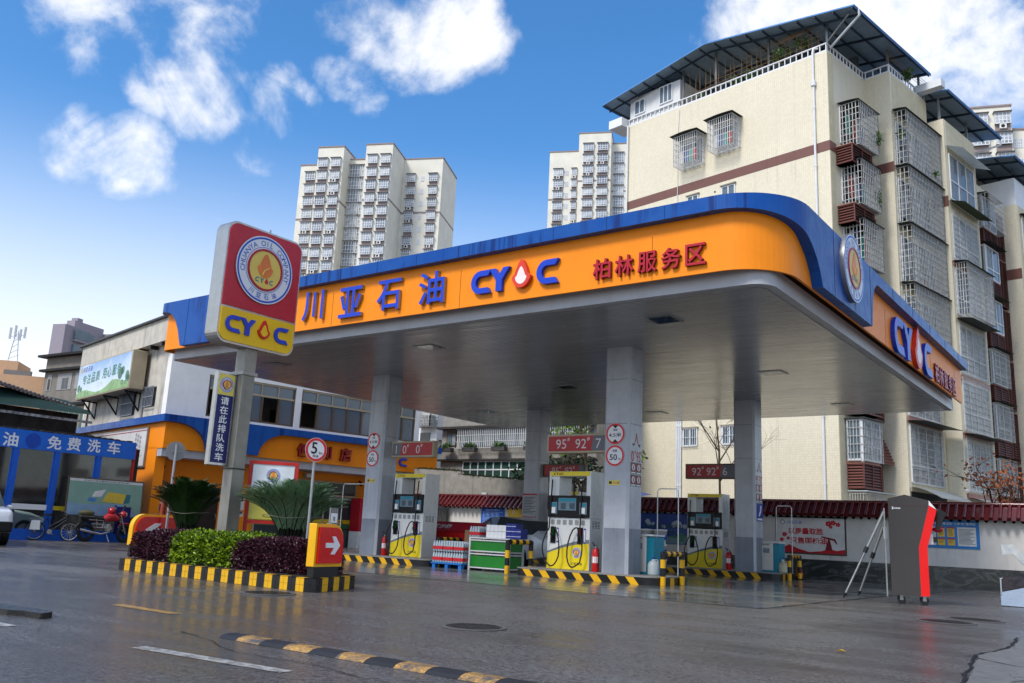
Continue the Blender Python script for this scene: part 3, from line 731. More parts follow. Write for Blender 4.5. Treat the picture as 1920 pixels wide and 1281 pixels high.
# ---------------------------------------------------------------- the apartment block on the right (local x along its front, y back)
ARZ = atan2(-.1907, .9816)
apt = thing('apartment_building', 'cream tiled apartment block with caged windows, brown bands and a metal shed roof', 'building', (-11.01, 38.45, 0), ARZ)
def tile_mat(name, c, g, sz=.11):
    a = MN(name); s = a.n('ShaderNodeSeparateXYZ'); a.l(a.obj(), s.inputs[0]); cx = a.n('ShaderNodeCombineXYZ')
    a.l(a.math('ADD', s.outputs[0], s.outputs[1]), cx.inputs[0]); a.l(s.outputs[2], cx.inputs[1])
    b = a.n('ShaderNodeTexBrick'); a.l(cx.outputs[0], b.inputs['Vector']); b.offset = 0; b.squash = 1
    b.inputs['Scale'].default_value = 1; b.inputs['Brick Width'].default_value = sz; b.inputs['Row Height'].default_value = sz; b.inputs['Mortar Size'].default_value = sz * .07; b.inputs['Mortar Smooth'].default_value = .2
    base = lin(c); b.inputs['Color1'].default_value = (*base, 1); b.inputs['Color2'].default_value = (*[x * .9 for x in base], 1); b.inputs['Mortar'].default_value = (*lin(g), 1)
    col = a.mix(a.mr(a.noise(.35, 6, .7), .35, .7, 0, .3), b.outputs['Color'], tuple(x * .72 for x in base))
    col = a.mix(a.math('MULTIPLY', a.mr(a.noise(1, 5, .7, a.map((3.2, 3.2, .1))), .54, .76, 0, .42), a.mr(a.noise(.25, 3, .5), .4, .6)), col, tuple(x * .42 for x in base))
    a.set(col=col, rough=.42); return a.m
tilec = tile_mat('cream_wall_tile', (234, 224, 198), (212, 203, 178)); tileb = tile_mat('brown_wall_tile', (126, 82, 70), (96, 70, 62))
rend = mat('cream_render', (214, 203, 170), .7, var=.05, stain=.35); brn = mat('brown_louvre', (104, 56, 48), .5, var=.08); pinkb = mat('pinkish_band', (160, 112, 98), .6, var=.06)
upvc = mat('white_window_frame', (224, 226, 228), .35, var=.03); cagem = mat('painted_cage_bars', (200, 200, 196), .5, var=.18, vs=6); cagew = mat('white_cage_bars', (222, 222, 220), .4, var=.05)
awn = mat('dark_awning_sheet', (58, 62, 58), .55, var=.15); awnp = mat('pale_awning_sheet', (190, 196, 198), .4, var=.06, stain=.3)
curt = mat('curtain_fabric', (142, 150, 156), .8, var=.15, vs=5); rsheet = mat('roof_metal_sheet', (128, 148, 166), .45, var=.08, stain=.3); roofb = mat('roof_blue_trim', (86, 140, 200), .4); rails = mat('white_rail', (228, 230, 232), .4, var=.03)
mb = MB()
mb.box(-12, 0, 0, 26, 0, 23.77, tilec); mb.box(0, 1.26, 3.76, 7.95, 0, 23.77, tilec); mb.box(0, 2.05, 8.0, 12.0, 0, 22.62, tilec); mb.box(0, 1.15, 12.0, 17, 0, 21.4, tilec); mb.box(0, 2.4, 17.0, 22, 0, 20.6, tilec); mb.box(0, 1.2, 22, 26, 0, 21, tilec)
mb.build('wall', apt)
mb = MB(); mb.box(1.26, 1.275, 3.95, 7.93, 3.0, 23.75, rend); mb.box(2.05, 2.065, 8.2, 11.98, 3, 22.6, rend); mb.box(2.4, 2.415, 17.2, 21.98, 3, 20.58, rend); mb.box(0, .012, .02, .5, 3, 23.75, rend); mb.build('render_facing', apt)
for b_ in ((-12.012, .012, -.012, 0, 18.77, 19.25), (0.012, .024, .0, .6, 18.77, 19.25), (.0, 1.29, 3.745, 3.76, 18.6, 19.1), (0, 2.08, 7.985, 8.0, 17.9, 18.45), (0, 2.43, 16.985, 17, 16.2, 16.8)): mb = MB(); mb.box(*b_, tileb); mb.build('brown_band', apt)
def barbox(mb, x0, x1, y0, y1, z0, z1, m, sx=.13, sz=.3, r=.011, faces='frlb'):
    """bars of a projecting cage on the chosen faces: f = -y, b = +y, l = -x, r = +x, d = floor"""
    nz = max(2, round((z1 - z0) / sz))
    def wallx(y, xa, xb):
        n = max(2, round((xb - xa) / sx))
        for i in range(n + 1): x = xa + (xb - xa) * i / n; mb.box(x - r, x + r, y - r, y + r, z0, z1, m)
        for j in range(nz + 1): z = z0 + (z1 - z0) * j / nz; mb.box(xa, xb, y - r, y + r, z - r * .8, z + r * .8, m)
    def wally(x, ya, yb):
        n = max(2, round((yb - ya) / sx))
        for i in range(n + 1): y = ya + (yb - ya) * i / n; mb.box(x - r, x + r, y - r, y + r, z0, z1, m)
        for j in range(nz + 1): z = z0 + (z1 - z0) * j / nz; mb.box(x - r, x + r, ya, yb, z - r * .8, z + r * .8, m)
    if 'f' in faces: wallx(y0, x0, x1)
    if 'b' in faces: wallx(y1, x0, x1)
    if 'l' in faces: wally(x0, y0, y1)
    if 'r' in faces: wally(x1, y0, y1)
    if 'd' in faces:
        n = max(2, round((y1 - y0) / sx))
        for i in range(n + 1): y = y0 + (y1 - y0) * i / n; mb.box(x0, x1, y - r, y + r, z0 - r, z0 + r, m)
def window_y(x, y0, y1, z0, z1, n=3, tr=.3, frame_m=None, g=None):
    """window set in a wall facing +x"""
    m = frame_m or upvc; mb = MB(); t = .03
    for i in range(n + 1): y = y0 + (y1 - y0) * i / n; mb.box(x, x + .05, y - t, y + t, z0, z1, m)
    zs = [z0, z0 + (z1 - z0) * tr, z1] if tr else [z0, z1]
    for z in zs: mb.box(x, x + .048, y0, y1, z - t, z + t, m)
    f = mb.build('window', apt)
    mb = MB(); mb.box(x + .004, x + .012, y0 + .02, y1 - .02, z0 + .02, z1 - .02, g or glassb); 
    for k in range(n):
        if R.random() < .6: a = y0 + (y1 - y0) * (k + .08) / n; mb.box(x + .012, x + .016, a, a + (y1 - y0) / n * R.uniform(.3, .75), z0 + .05 + (z1 - z0) * R.choice((0, .3)), z1 - .05, curt)
    mb.build('pane', f)
def window_x(y, x0, x1, z0, z1, n=2, tr=None, par=None, m=None):
    mb = MB(); t = .03; m = m or upvc
    for i in range(n + 1): x = x0 + (x1 - x0) * i / n; mb.box(x - t, x + t, y - .05, y, z0, z1, m)
    for z in ([z0, z1] + ([z0 + (z1 - z0) * tr] if tr else [])): mb.box(x0, x1, y - .048, y, z - t, z + t, m)
    f = mb.build('window', par or apt); mb = MB(); mb.box(x0, x1, y - .012, y - .004, z0, z1, glassb); mb.build('pane', f)
def louvre(x0, x1, y0, y1, z0, z1, posts=True):
    mb = MB(); mb.box(x0, x1 - .06, y0 + .06, y1 - .03, z0, z1, dark)
    n = max(3, round((z1 - z0) / .12))
    for i in range(n):
        z = z0 + (z1 - z0) * (i + .5) / n
        mb.add([(x1, y0, z - .035), (x1, y1, z - .035), (x1 - .04, y1, z + .035), (x1 - .04, y0, z + .035)], [(0, 1, 2, 3)], brn)
        mb.add([(x0, y0, z - .035), (x1, y0, z - .035), (x1, y0 + .04, z + .035), (x0, y0 + .04, z + .035)], [(0, 1, 2, 3)], brn)
    for y in (y0 + .02, (y0 + y1) / 2, y1 - .02): mb.box(x1 - .045, x1 + .012, y - .02, y + .02, z0, z1, brn)
    mb.box(x0, x1 + .02, y0 - .02, y1, z1 - .04, z1, pinkb); mb.box(x0, x1 + .02, y0 - .02, y1, z0, z0 + .04, brn)
    mb.build('louvre', apt)
def cage(name, x0, x1, y0, y1, z0, z1, m, faces, roof=.2, sx=.13, sz=.3, r=.011, am=None):
    mb = MB(); barbox(mb, x0, x1, y0, y1, z0, z1, m, sx, sz, r, faces); c = mb.build(name, apt)
    if roof:
        mb = MB(); am = am or awn; k = 6; P = []
        for i in range(k + 1): t = i / k; P.append((x0 + (x1 + roof - x0) * t, z1 + .12 - .1 * t ** 2))
        for (a, b), (c_, d) in zip(P, P[1:]): mb.add([(a, y0 - .15, b), (c_, y0 - .15, d), (c_, y1 + .15, d), (a, y1 + .15, b)], [(0, 1, 2, 3)], am); mb.add([(a, y0 - .15, b - .02), (c_, y0 - .15, d - .02), (c_, y1 + .15, d - .02), (a, y1 + .15, b - .02)], [(3, 2, 1, 0)], am)
        mb.build('cage_awning', c)
    return c
goods = [mat('laundry_' + n, c, .8, var=.1) for n, c in (('teal', (60, 150, 140)), ('red', (180, 70, 66)), ('white', (210, 208, 204)), ('blue', (70, 100, 150)))]
# column A: projecting cages above brown louvres
for k, z0 in enumerate((19.15, 16.27, 13.39, 10.51, 7.63)):
    window_y(.02, 1.0, 2.85, z0 + .3, z0 + 2.2, 3, .3, g=glass)
    cage('window_cage', 0, .98, 1.0, 2.9, z0, z0 + 2.15, cagem, 'frbd', .06, .17, .32, .015)
    louvre(0, .8, .55, 2.5, z0 - .95, z0 - .06); louvre(0, .3, 2.75, 3.7, z0 - .95, z0 + .1)
    mb = MB()
    for j in range(4):
        y = 1.15 + j * .42 + R.uniform(-.05, .05); mb.box(.3, .34, y, y + R.uniform(.18, .34), z0 + .4 + R.uniform(0, .3), z0 + R.uniform(1.4, 1.9), goods[(j + k) % 4])
    mb.box(.05, .9, 1.05, 2.8, z0 + .02, z0 + .05, awn); mb.build('laundry', apt)
# bay window of the first floor
window_y(.72, .62, 2.2, 4.72, 6.4, 2, .35); window_x(.6, .1, .7, 4.72, 6.4, 1)
mb = MB(); mb.box(0, .7, .62, 2.25, 4.6, 4.7, pinkb); mb.box(0, .715, .615, 2.25, 4.7, 6.42, glassb); mb.box(0, .9, .45, 2.4, 6.45, 6.5, awn); mb.box(.66, .76, .56, .66, 4.6, 6.45, upvc); mb.build('bay_box', apt)
cage('window_cage', .1, .82, .52, 2.3, 4.66, 6.42, cagem, 'fr', 0, .14, .33)
louvre(0, .75, .6, 2.25, 3.5, 4.58); louvre(0, .12, 2.5, 3.7, 3.4, 6.5)
mb = MB(); mb.add([(.05, 2.5, 6.4), (.05, 3.6, 6.4), (.75, 3.6, 4.7), (.75, 2.5, 4.7)], [(0, 1, 2, 3)], brn)
for i in range(12): t = i / 12; mb.box(.06 + .7 * t, .1 + .7 * t, 2.5, 3.6, 6.36 - 1.7 * t, 6.41 - 1.7 * t, brn)
mb.build('loose_louvre', apt)
mb = MB(); mb.box(.02, .9, .55, 3.3, 3.38, 3.42, awnp); barbox(mb, .1, .8, .6, 2.3, 2.2, 3.3, cagem, .12, .4, .01, 'fr'); mb.build('ground_awning', apt)
# column B
for k, z0 in enumerate((18.95, 16.05, 13.15, 10.3)):
    window_y(1.28, 4.1, 7.7, z0 + .1, z0 + 2.3, 4, .35, g=glass)
    cage('window_cage', 1.28, 1.86, 3.95, 7.85, z0, z0 + 2.72, cagem, 'frbd', .1, .17, .3, .014)
    mb = MB(); mb.box(1.3, 1.8, 4.0, 7.8, z0 + .02, z0 + .06, awn)
    for j in range(7): y = 4.2 + j * .5; mb.box(1.4, 1.46, y, y + R.uniform(.15, .35), z0 + .3, z0 + R.uniform(.7, 1.9), goods[R.randrange(4)] if R.random() < .5 else curt)
    mb.build('laundry', apt)
for z0 in (7.0, 4.0):
    window_y(1.28, 4.0, 7.4, z0, z0 + 2.55, 4, .3, g=glass); cage('window_grille', 1.28, 1.36, 3.95, 7.5, z0 - .05, z0 + 2.6, cagem, 'r', .9 if z0 < 5 else 0, .13, .33)
    mb = MB(); mb.box(1.276, 1.34, 3.9, 7.6, z0 + 2.65, z0 + 2.95, pinkb); mb.build('sill_band', apt)
# column C
window_y(2.07, 8.35, 11.5, 18.4, 20.8, 3, .42)
mb = MB(); mb.add([(2.07, 8.1, 21.2), (2.85, 8.1, 20.85), (2.85, 11.9, 20.85), (2.07, 11.9, 21.2)], [(0, 1, 2, 3), (3, 2, 1, 0)], awnp); mb.build('window_awning', apt); mb = MB(); mb.add([(2.07, 8.1, 18.25), (2.8, 8.1, 18.0), (2.8, 11.9, 18.0), (2.07, 11.9, 18.25)], [(0, 1, 2, 3), (3, 2, 1, 0)], mat('green_awning_sheet', (74, 84, 62), .5, var=.12)); mb.build('window_awning', apt)
for z0, pr in ((15.15, 0), (12.35, 1), (9.45, 0), (6.7, 0), (3.85, 0)):
    window_y(2.07, 8.3, 11.5, z0 + .1, z0 + 2.4, 4, .35, g=glass if z0 < 10 else None)
    cage('window_cage' if pr else 'window_grille', 2.07, 2.66 if pr else 2.13, 8.2, 11.6, z0, z0 + 2.6, cagem, 'frbd' if pr else 'r', .1 if pr else (.7 if z0 in (9.45, 3.85) else 0), .13, .3)
    if not pr: mb = MB(); mb.box(2.066, 2.12, 8.1, 11.8, z0 - .3, z0 - .06, pinkb); mb.build('sill_band', apt)
# recess between C and D: bays with louvres
for k, z0 in enumerate((18.3, 15.5, 12.6, 9.75, 6.9, 4.05)):
    X_ = 1.15
    window_y(X_ + .72, 13.2, 15.0, z0, z0 + 1.75, 2, .3, g=glass if k > 2 else None); window_x(13.1, X_ + .1, X_ + .7, z0, z0 + 1.75, 1)
    mb = MB(); mb.box(X_, X_ + .71, 13.12, 15.05, z0 - .05, z0 + 1.8, glassb); mb.box(X_ + .65, X_ + .75, 13.05, 13.15, z0, z0 + 1.8, upvc); mb.build('bay_box', apt)
    mb = MB(); mb.add([(X_, 12.9, z0 + 1.98), (X_ + 1.1, 12.9, z0 + 1.86), (X_ + 1.1, 15.4, z0 + 1.86), (X_, 15.4, z0 + 1.98)], [(0, 1, 2, 3), (3, 2, 1, 0)], awn if k % 2 else MATS['green_awning_sheet']); mb.build('bay_awning', apt)
    louvre(X_, X_ + .74, 13.1, 15.1, z0 - 1.0, z0 - .06); louvre(X_, X_ + .5, 15.5, 16.95, z0 - 1.0, z0 + 1.7)
    if k in (0, 3, 4, 5): cage('window_cage', X_ + .1, X_ + (.86 if k else 1.15), 12.95, 15.2, z0 - .05, z0 + 1.8, cagem, 'frd' if not k else 'fr', 0, .17, .33)
    window_y(X_ + .02, 12.1, 12.9, z0, z0 + 1.7, 1, .3)
# column D
for z0 in (17.6, 13.5, 10.5, 7.5, 4.5):
    window_y(2.42, 17.6, 21.5, z0, z0 + 2.3, 4, .35, g=glass); cage('window_grille', 2.42, 2.5, 17.5, 21.6, z0 - .1, z0 + 2.4, cagem, 'r', .3, .14, .33)
mb = MB(); mb.box(.5, 2.38, 17.0, 21.9, 20.6, 22.2, rails); mb.build('roof_room', apt)
# front face
def pipe(x, z0, z1, r=.055, y=-.09, joints=True):
    mb = MB(); mb.cyl((x, y, z0), (x, y, z1), r, upvc)
    z = z0 + 1.2
    while z < z1: mb.cyl((x, y, z), (x, y, z + .1), r * 1.25, upvc); mb.box(x - .02, x + .02, y, 0, z + .03, z + .06, upvc); z += 2.9
    return mb
mb = pipe(-.66, 2.4, 23.9); mb.cyl((-.66, -.09, 22.15), (-.66, -.09, 22.4), .12, upvc); mb.tube([(-.66, -.09, 23.9), (-.62, -.09, 24.05), (-.5, .1, 24.1)], .055, upvc, 8); mb.build('drainpipe', apt)
mb = pipe(-11.93, 2.4, 23.8); mb.build('drainpipe', apt)
for x in (-8.42, -8.3, -8.18): pipe(x, 2.4, 7.5, .05).build('drainpipe', apt)
mb = MB(); mb.tube([(-8.42, -.04, 23.6), (-8.5, -.04, 22.0), (-8.5, -.04, 17)], .018, upvc, 6); mb.build('cable', apt)
for x0, x1, z0, z1 in ((-8.24, -6.8, 20.05, 21.65), (-6.12, -4.68, 20.3, 21.9)):
    window_x(0, x0 + .1, x1 - .1, z0 + .1, z1 - .1, 2)
    mb = MB(); barbox(mb, x0, x1, -.75, 0, z0, z1, cagew, .13, .3, .012, 'flrd'); c = mb.build('window_cage', apt)
    mb = MB(); P = [(x0 - .15 + (x1 - x0 + .3) * i / 8, z1 + .04 + .05 * sin(pi * i / 8)) for i in range(9)]
    for (a, b), (c_, d) in zip(P, P[1:]): mb.add([(a, -.95, b), (c_, -.95, d), (c_, 0, d), (a, 0, b)], [(0, 1, 2, 3), (3, 2, 1, 0)], awn)
    mb.build('cage_awning', c)
    mb = MB()
    for j in range(4): x = x0 + .12 + j * .28; mb.box(x, x + .2, -.35, -.32, z0 + .2 + .1 * (j % 2), z0 + .9, goods[(j + 2) % 4])
    mb.build('laundry', apt)
for x0, x1, z0, z1 in ((-7.85, -7.2, 17.5, 18.45), (-5.76, -5.02, 17.5, 18.45), (-8.0, -7.2, 14.6, 15.5), (-5.8, -5.0, 14.6, 15.5), (-8.05, -7.25, 5.56, 6.36), (-5.8, -5.0, 5.56, 6.36)):
    window_x(-.01, x0, x1, z0, z1, 2)
    mb = MB(); mb.box(x0 - .08, x1 + .08, -.12, 0, z1 + .04, z1 + .1, mat('grey_sill', (150, 142, 126), .6)); c = mb.build('window_ledge', apt)
    if z0 < 10: cage_mb = MB(); barbox(cage_mb, x0 - .05, x1 + .05, -.1, -.02, z0 - .05, z1 + .03, upvc, .13, .4, .01, 'f'); cage_mb.build('window_grille', apt)
mb = MB()
for x, z in ((-6.2, 18.35), (-8.3, 18.2), (-6.5, 6.4)): mb.cyl((x, -.012, z), (x, .0, z), .05, dark, n=10)
mb.build('vent_hole', apt)
# parapet rail
mb = MB()
def railrun(a, b):
    (x0, y0), (x1, y1) = a, b; L = math.hypot(x1 - x0, y1 - y0); n = int(L / .3)
    for i in range(n + 1): t = i / n; x, y = x0 + (x1 - x0) * t, y0 + (y1 - y0) * t; mb.box(x - .022, x + .022, y - .022, y + .022, 23.77, 24.16, rails)
    mb.box(min(x0, x1) - .04, max(x0, x1) + .04, min(y0, y1) - .04, max(y0, y1) + .04, 24.16, 24.21, rails); mb.box(min(x0, x1) - .04, max(x0, x1) + .04, min(y0, y1) - .04, max(y0, y1) + .04, 23.77, 23.85, rails)
railrun((-11.95, .05), (-.05, .05)); railrun((-.05, .13), (-.05, 3.7)); railrun((.05, 3.81), (1.2, 3.81)); railrun((1.2, 3.9), (1.2, 7.9)); mb.build('parapet_rail', apt)
# shed roof on the top
def rz_(x): return 26.4 - (x + 6.34) * .165 if x > -6.34 else 26.4 + (x + 6.34) * .155
def roof(x0, x1, y0, y1, zf, name):
    mb = MB(); th = .07
    xs = [x0] + ([-6.34] if x0 < -6.34 < x1 else []) + [x1]
    for a, b in zip(xs, xs[1:]):
        mb.add([(a, y0, zf(a)), (b, y0, zf(b)), (b, y1, zf(b)), (a, y1, zf(a))], [(0, 1, 2, 3)], roofb)
        mb.add([(a, y0, zf(a) - th), (b, y0, zf(b) - th), (b, y1, zf(b) - th), (a, y1, zf(a) - th)], [(3, 2, 1, 0)], rsheet)
        mb.add([(a, y0, zf(a) - th), (b, y0, zf(b) - th), (b, y0, zf(b)), (a, y0, zf(a))], [(0, 1, 2, 3)], roofb); mb.add([(a, y1, zf(a) - th), (b, y1, zf(b) - th), (b, y1, zf(b)), (a, y1, zf(a))], [(3, 2, 1, 0)], roofb)
    for x, s in ((x0, 1), (x1, -1)): mb.add([(x, y0, zf(x) - .16), (x, y1, zf(x) - .16), (x, y1, zf(x) + .01), (x, y0, zf(x) + .01)], [(0, 1, 2, 3), (3, 2, 1, 0)], roofb)
    rf = mb.build(name, apt)
    mb = MB(); n = int((x1 - x0) / .9)
    for i in range(n + 1): x = x0 + .1 + (x1 - x0 - .2) * i / n; z = zf(x) - th; mb.box(x - .03, x + .03, y0 + .03, y1 - .03, z - .09, z, mat('roof_batten', (70, 84, 98), .5, metal=.3))
    y = y0 + .6
    while y < y1:
        for a, b in zip(xs, xs[1:]): mb.add([(a, y, zf(a) - .3), (b, y, zf(b) - .3), (b, y, zf(b) - .16), (a, y, zf(a) - .16)], [(0, 1, 2, 3), (3, 2, 1, 0)], MATS['roof_batten'])
        y += 2.4
    mb.build('roof_batten', rf)
roof(-13.3, 1.75, -.75, 7.6, rz_, 'shed_roof')
roof(-4, 2.5, 7.7, 15.2, lambda x: 24.0 - (x - 2.5) * .16, 'rear_shed_roof')
roof(-4, 3.0, 15.4, 26, lambda x: 22.9 - (x - 3.0) * .16, 'rear_shed_roof')
mb = MB()
for x, y in ((-6.3, .3), (-3.2, .3), (-.1, .3), (-8.4, .3), (-11.9, 3), (1.1, 4.0), (1.1, 7.6), (-3, 4), (-6, 4), (1.8, 8.2), (1.8, 11.8), (2.2, 17.4)):
    mb = MB(); mb.box(x - .05, x + .05, y - .05, y + .05, 22.6 if y > 8 else 23.77, (rz_(x) if y < 7.7 else 23.9 if y < 16 else 22.9), steel); mb.build('roof_post', apt)
mb = MB(); mb.box(-11.8, -.4, 3.9, 4.1, 23.77, 25.3, mat('shed_back_wall', (92, 100, 106), .7, var=.15)); mb.box(-4, .4, 12.1, 12.3, 20, 23.9, MATS['shed_back_wall']); mb.build('shed_back_wall', apt)
mb = MB(); mb.tube([(.05, .1, 24.3), (1.3, -.3, 25.0)], .05, steel, 6); mb.build('roof_post', apt)
mb = MB(); mb.tube([(1.72, -.3, 25.05), (1.78, -.3, 24.72), (1.5, -.25, 24.55), (.0, .4, 24.1)], .06, upvc, 8); mb.build('gutter_pipe', apt); mb = MB(); mb.tube([(2.5, 15.1, 23.85), (2.45, 15.0, 23.5), (1.0, 14.2, 23.0)], .06, upvc, 8); mb.build('gutter_pipe', apt); mb = MB(); mb.box(-13.0, -12.05, -.5, .8, 23.75, 24.25, rails); mb.build('gutter', apt); mb = MB(); mb.box(1.0, 2.4, 7.1, 7.6, 24.0, 24.4, rails); mb.build('gutter', apt)
mb = MB(); mb.box(-11.95, -8.5, .12, 3.8, 23.85, 25.5, white); mb.build('roof_room', apt)
window_x(.11, -11.6, -10.9, 24.4, 25.2, 2); window_x(.11, -9.85, -9.0, 24.45, 25.45, 3)
bam = mat('bamboo_pole', (142, 112, 74), .6, var=.15)
mb = MB()
for i in range(26):
    x = -8.2 + i * .31 + R.uniform(-.06, .06); top = min(rz_(x) - .4, 24.9 + .9 * abs(sin(i * .7)) + .3); mb.tube([(x, .25, 23.8), (x + R.uniform(-.12, .12), .2, top)], .016, bam, 4)
for j in range(5):
    z = 24.5 + j * .26; xa = -8.0 + j * .9 + R.uniform(0, .4); mb.tube([(xa, .2, z - .1), (-.3, .2, z + .06)], .014, bam, 4)
for k in range(9): mb.tube([(-2.6 + R.uniform(-.4, .4), .1, 25.1 + k * .03), (.1 + R.uniform(-.5, .5), .05, 25.3 + k * .03)], .012, bam, 4)
for k in range(4): mb.tube([(1.25, 3.6, 24.5 + .15 * k), (1.35, 8.2, 24.4 + .15 * k)], .012, bam, 4)
mb.build('bamboo_trellis', apt)
def leaves(mb, c, rad, n, size, m, seed=1, flat=1., up=.3):
    r = random.Random(seed)
    for _ in range(n):
        a, u, q = r.uniform(0, 2 * pi), r.uniform(-1, 1), r.random() ** .45
        s_ = sqrt(1 - u * u); p = Vector((c[0] + rad[0] * q * s_ * cos(a), c[1] + rad[1] * q * s_ * sin(a), c[2] + rad[2] * q * u))
        d = Vector((r.gauss(0, 1), r.gauss(0, 1), r.gauss(0, .7) + up)).normalized(); t = d.cross(Vector((r.gauss(0, 1), r.gauss(0, 1), r.gauss(0, 1)))).normalized(); k = size * r.uniform(.6, 1.3)
        mb.add([p, p + d * k * .55 + t * k * .3, p + d * k, p + d * k * .55 - t * k * .3], [(0, 1, 2, 3)], m)
    return mb
def leaf_mat(name, c, c2, rough=.5, tr=.25):
    a = MN(name); g = a.n('ShaderNodeNewGeometry'); f = a.noise(3.2, 4, .6)
    a.set(col=a.mix(a.math('ADD', a.math('MULTIPLY', g.outputs['Random Per Island'], .6), a.math('MULTIPLY', f, .4)), lin(c), lin(c2)), rough=rough, spec=.35)
    MATS[name] = a.m
    return a.m
leafg = leaf_mat('potted_leaf', (34, 62, 26), (92, 124, 52))
W4a = WM['apartment_building']
for i, (x, y, z, rx, rz2, n) in enumerate(((-5.2, .35, 24.25, .35, .35, 90), (-4.2, .35, 24.2, .5, .28, 110), (-2.6, .4, 24.7, .6, .4, 150), (-1.4, .4, 24.9, .5, .4, 130), (-7.4, .35, 24.1, .5, .2, 80), (1.35, 5.6, 24.3, .3, .4, 110), (1.0, 2.75, 19.9, .22, .45, 80), (.95, 2.6, 16.9, .2, .4, 60), (1.85, 7.0, 19.35, .15, .2, 40), (1.5, 4.2, 20.6, .2, .3, 40))):
    mb = MB(); p = W4a @ Vector((x, y, z)); leaves(mb, p, (rx, rx * .7, rz2), n, .16, leafg, 40 + i); mb.tube([p - Vector((0, 0, rz2)), p], .02, bam, 5)
    nm = ['bushy plant on the roof terrace behind the white rail, at the trellis middle', 'low dark plant on the roof terrace rail, right of the trellis middle', 'broad green plant on the roof terrace below the sloping roof', 'rightmost green plant on the front roof terrace near the drainpipe', 'low plants on the roof terrace beside the white roof room', 'climbing plant on the white rail of the side roof terrace', 'trailing plant hanging out of the topmost corner window cage', 'trailing plant hanging out of the second corner window cage', 'small plant low in the topmost wide window cage', 'plant standing at the near end of the topmost wide cage'][i]
    tag(mb.build('balcony_plant'), nm, 'plant')
# ground floor awnings and dark shop fronts
mb = MB()
for x, y0, y1, z in ((1.28, 3.9, 7.4, 3.7), (2.07, 8.2, 11.6, 3.5)):
    P = [(x + 1.3 * i / 6, z + .1 - .5 * (i / 6) ** 1.6) for i in range(7)]
    for (a, b), (c_, d) in zip(P, P[1:]): mb.add([(a, y0, b), (c_, y0, d), (c_, y1, d), (a, y1, b)], [(0, 1, 2, 3), (3, 2, 1, 0)], awnp)
mb.build('ground_awning', apt)
mb = MB(); mb.box(1.26, 1.3, 3.9, 7.7, 0, 3.6, dark); mb.box(2.05, 2.09, 8.1, 11.8, 0, 3.4, dark); mb.build('shop_opening', apt)
for x, y, z in ((1.35, 7.8, 3.75), (2.12, 8.05, 3.9)):
    mb = MB(); mb.box(x - .05, x + .05, y - .2, y - .02, z - .05, z + .06, white); mb.box(x - .02, x + .02, y - .03, y + .02, z - .02, z + .02, steel); mb.build('security_camera', apt)
mb = MB(); mb.box(.7, 1.1, 15.3, 15.9, 18.0, 18.6, offw); mb.cyl((1.11, 15.6, 18.3), (1.115, 15.6, 18.3), .2, dark); mb.build('air_conditioner', apt)
# ---------------------------------------------------------------- planter island with its plants and signs
kt = mat('kerb_black_tile', (24, 25, 28), .3, var=.1); ky = mat('kerb_yellow_tile', (226, 172, 18), .32, var=.06, stain=.3); grout = mat('kerb_grout', (70, 68, 62), .7)
soil = mat('dark_soil', (40, 32, 26), .9, var=.2)
pl = thing('planter_kerb', 'low planter island edged with yellow and black striped tiles', 'planter', (-12.8, 9.7, 0))
mb = MB(); PO = [(-15.48, 9.25), (-15.3, 9.1), (-10.08, 8.86), (-9.93, 8.95), (-10.38, 10.14), (-10.6, 10.35), (-15.3, 10.6), (-15.5, 10.4)]
mb.prism(PO, 0, .185, grout); mb.build('kerb_core', pl, W=True)
mb = MB(); mb.prism([(x * .97 + -12.8 * .03, y * .9 + 9.75 * .1) for x, y in PO], .186, .2, soil); mb.build('soil', pl, W=True)
stripe = [MB(), MB()]
for (x0, y0), (x1, y1) in zip(PO, PO[1:] + PO[:1]):
    L = math.hypot(x1 - x0, y1 - y0); n = max(1, round(L / .19)); dx, dy = (x1 - x0) / L, (y1 - y0) / L; T = frame((x0, y0, 0), (dx, dy, 0)); st = L / n
    for i in range(n):
        for k in range(2):
            for hh in range(2): stripe[i % 2].box(i * st + hh * st / 2 + .003, i * st + (hh + 1) * st / 2 - .003, k * .098 + .003, k * .098 + .097, -.01, .006, ky if i % 2 else kt, T)
        stripe[i % 2].box(i * st + .003, i * st + st - .003, .186, .199, -.09, .006, ky if i % 2 else kt, T)
stripe[0].build('black_tiles', pl, W=True); stripe[1].build('yellow_tiles', pl, W=True)
plum = leaf_mat('plum_leaf', (30, 12, 22), (84, 40, 56), .38); lime = leaf_mat('lime_leaf', (50, 84, 12), (160, 186, 36), .4); limed = leaf_mat('deep_green_leaf', (26, 52, 12), (70, 104, 24), .45)
twig = mat('twig_core', (22, 16, 14), .9)
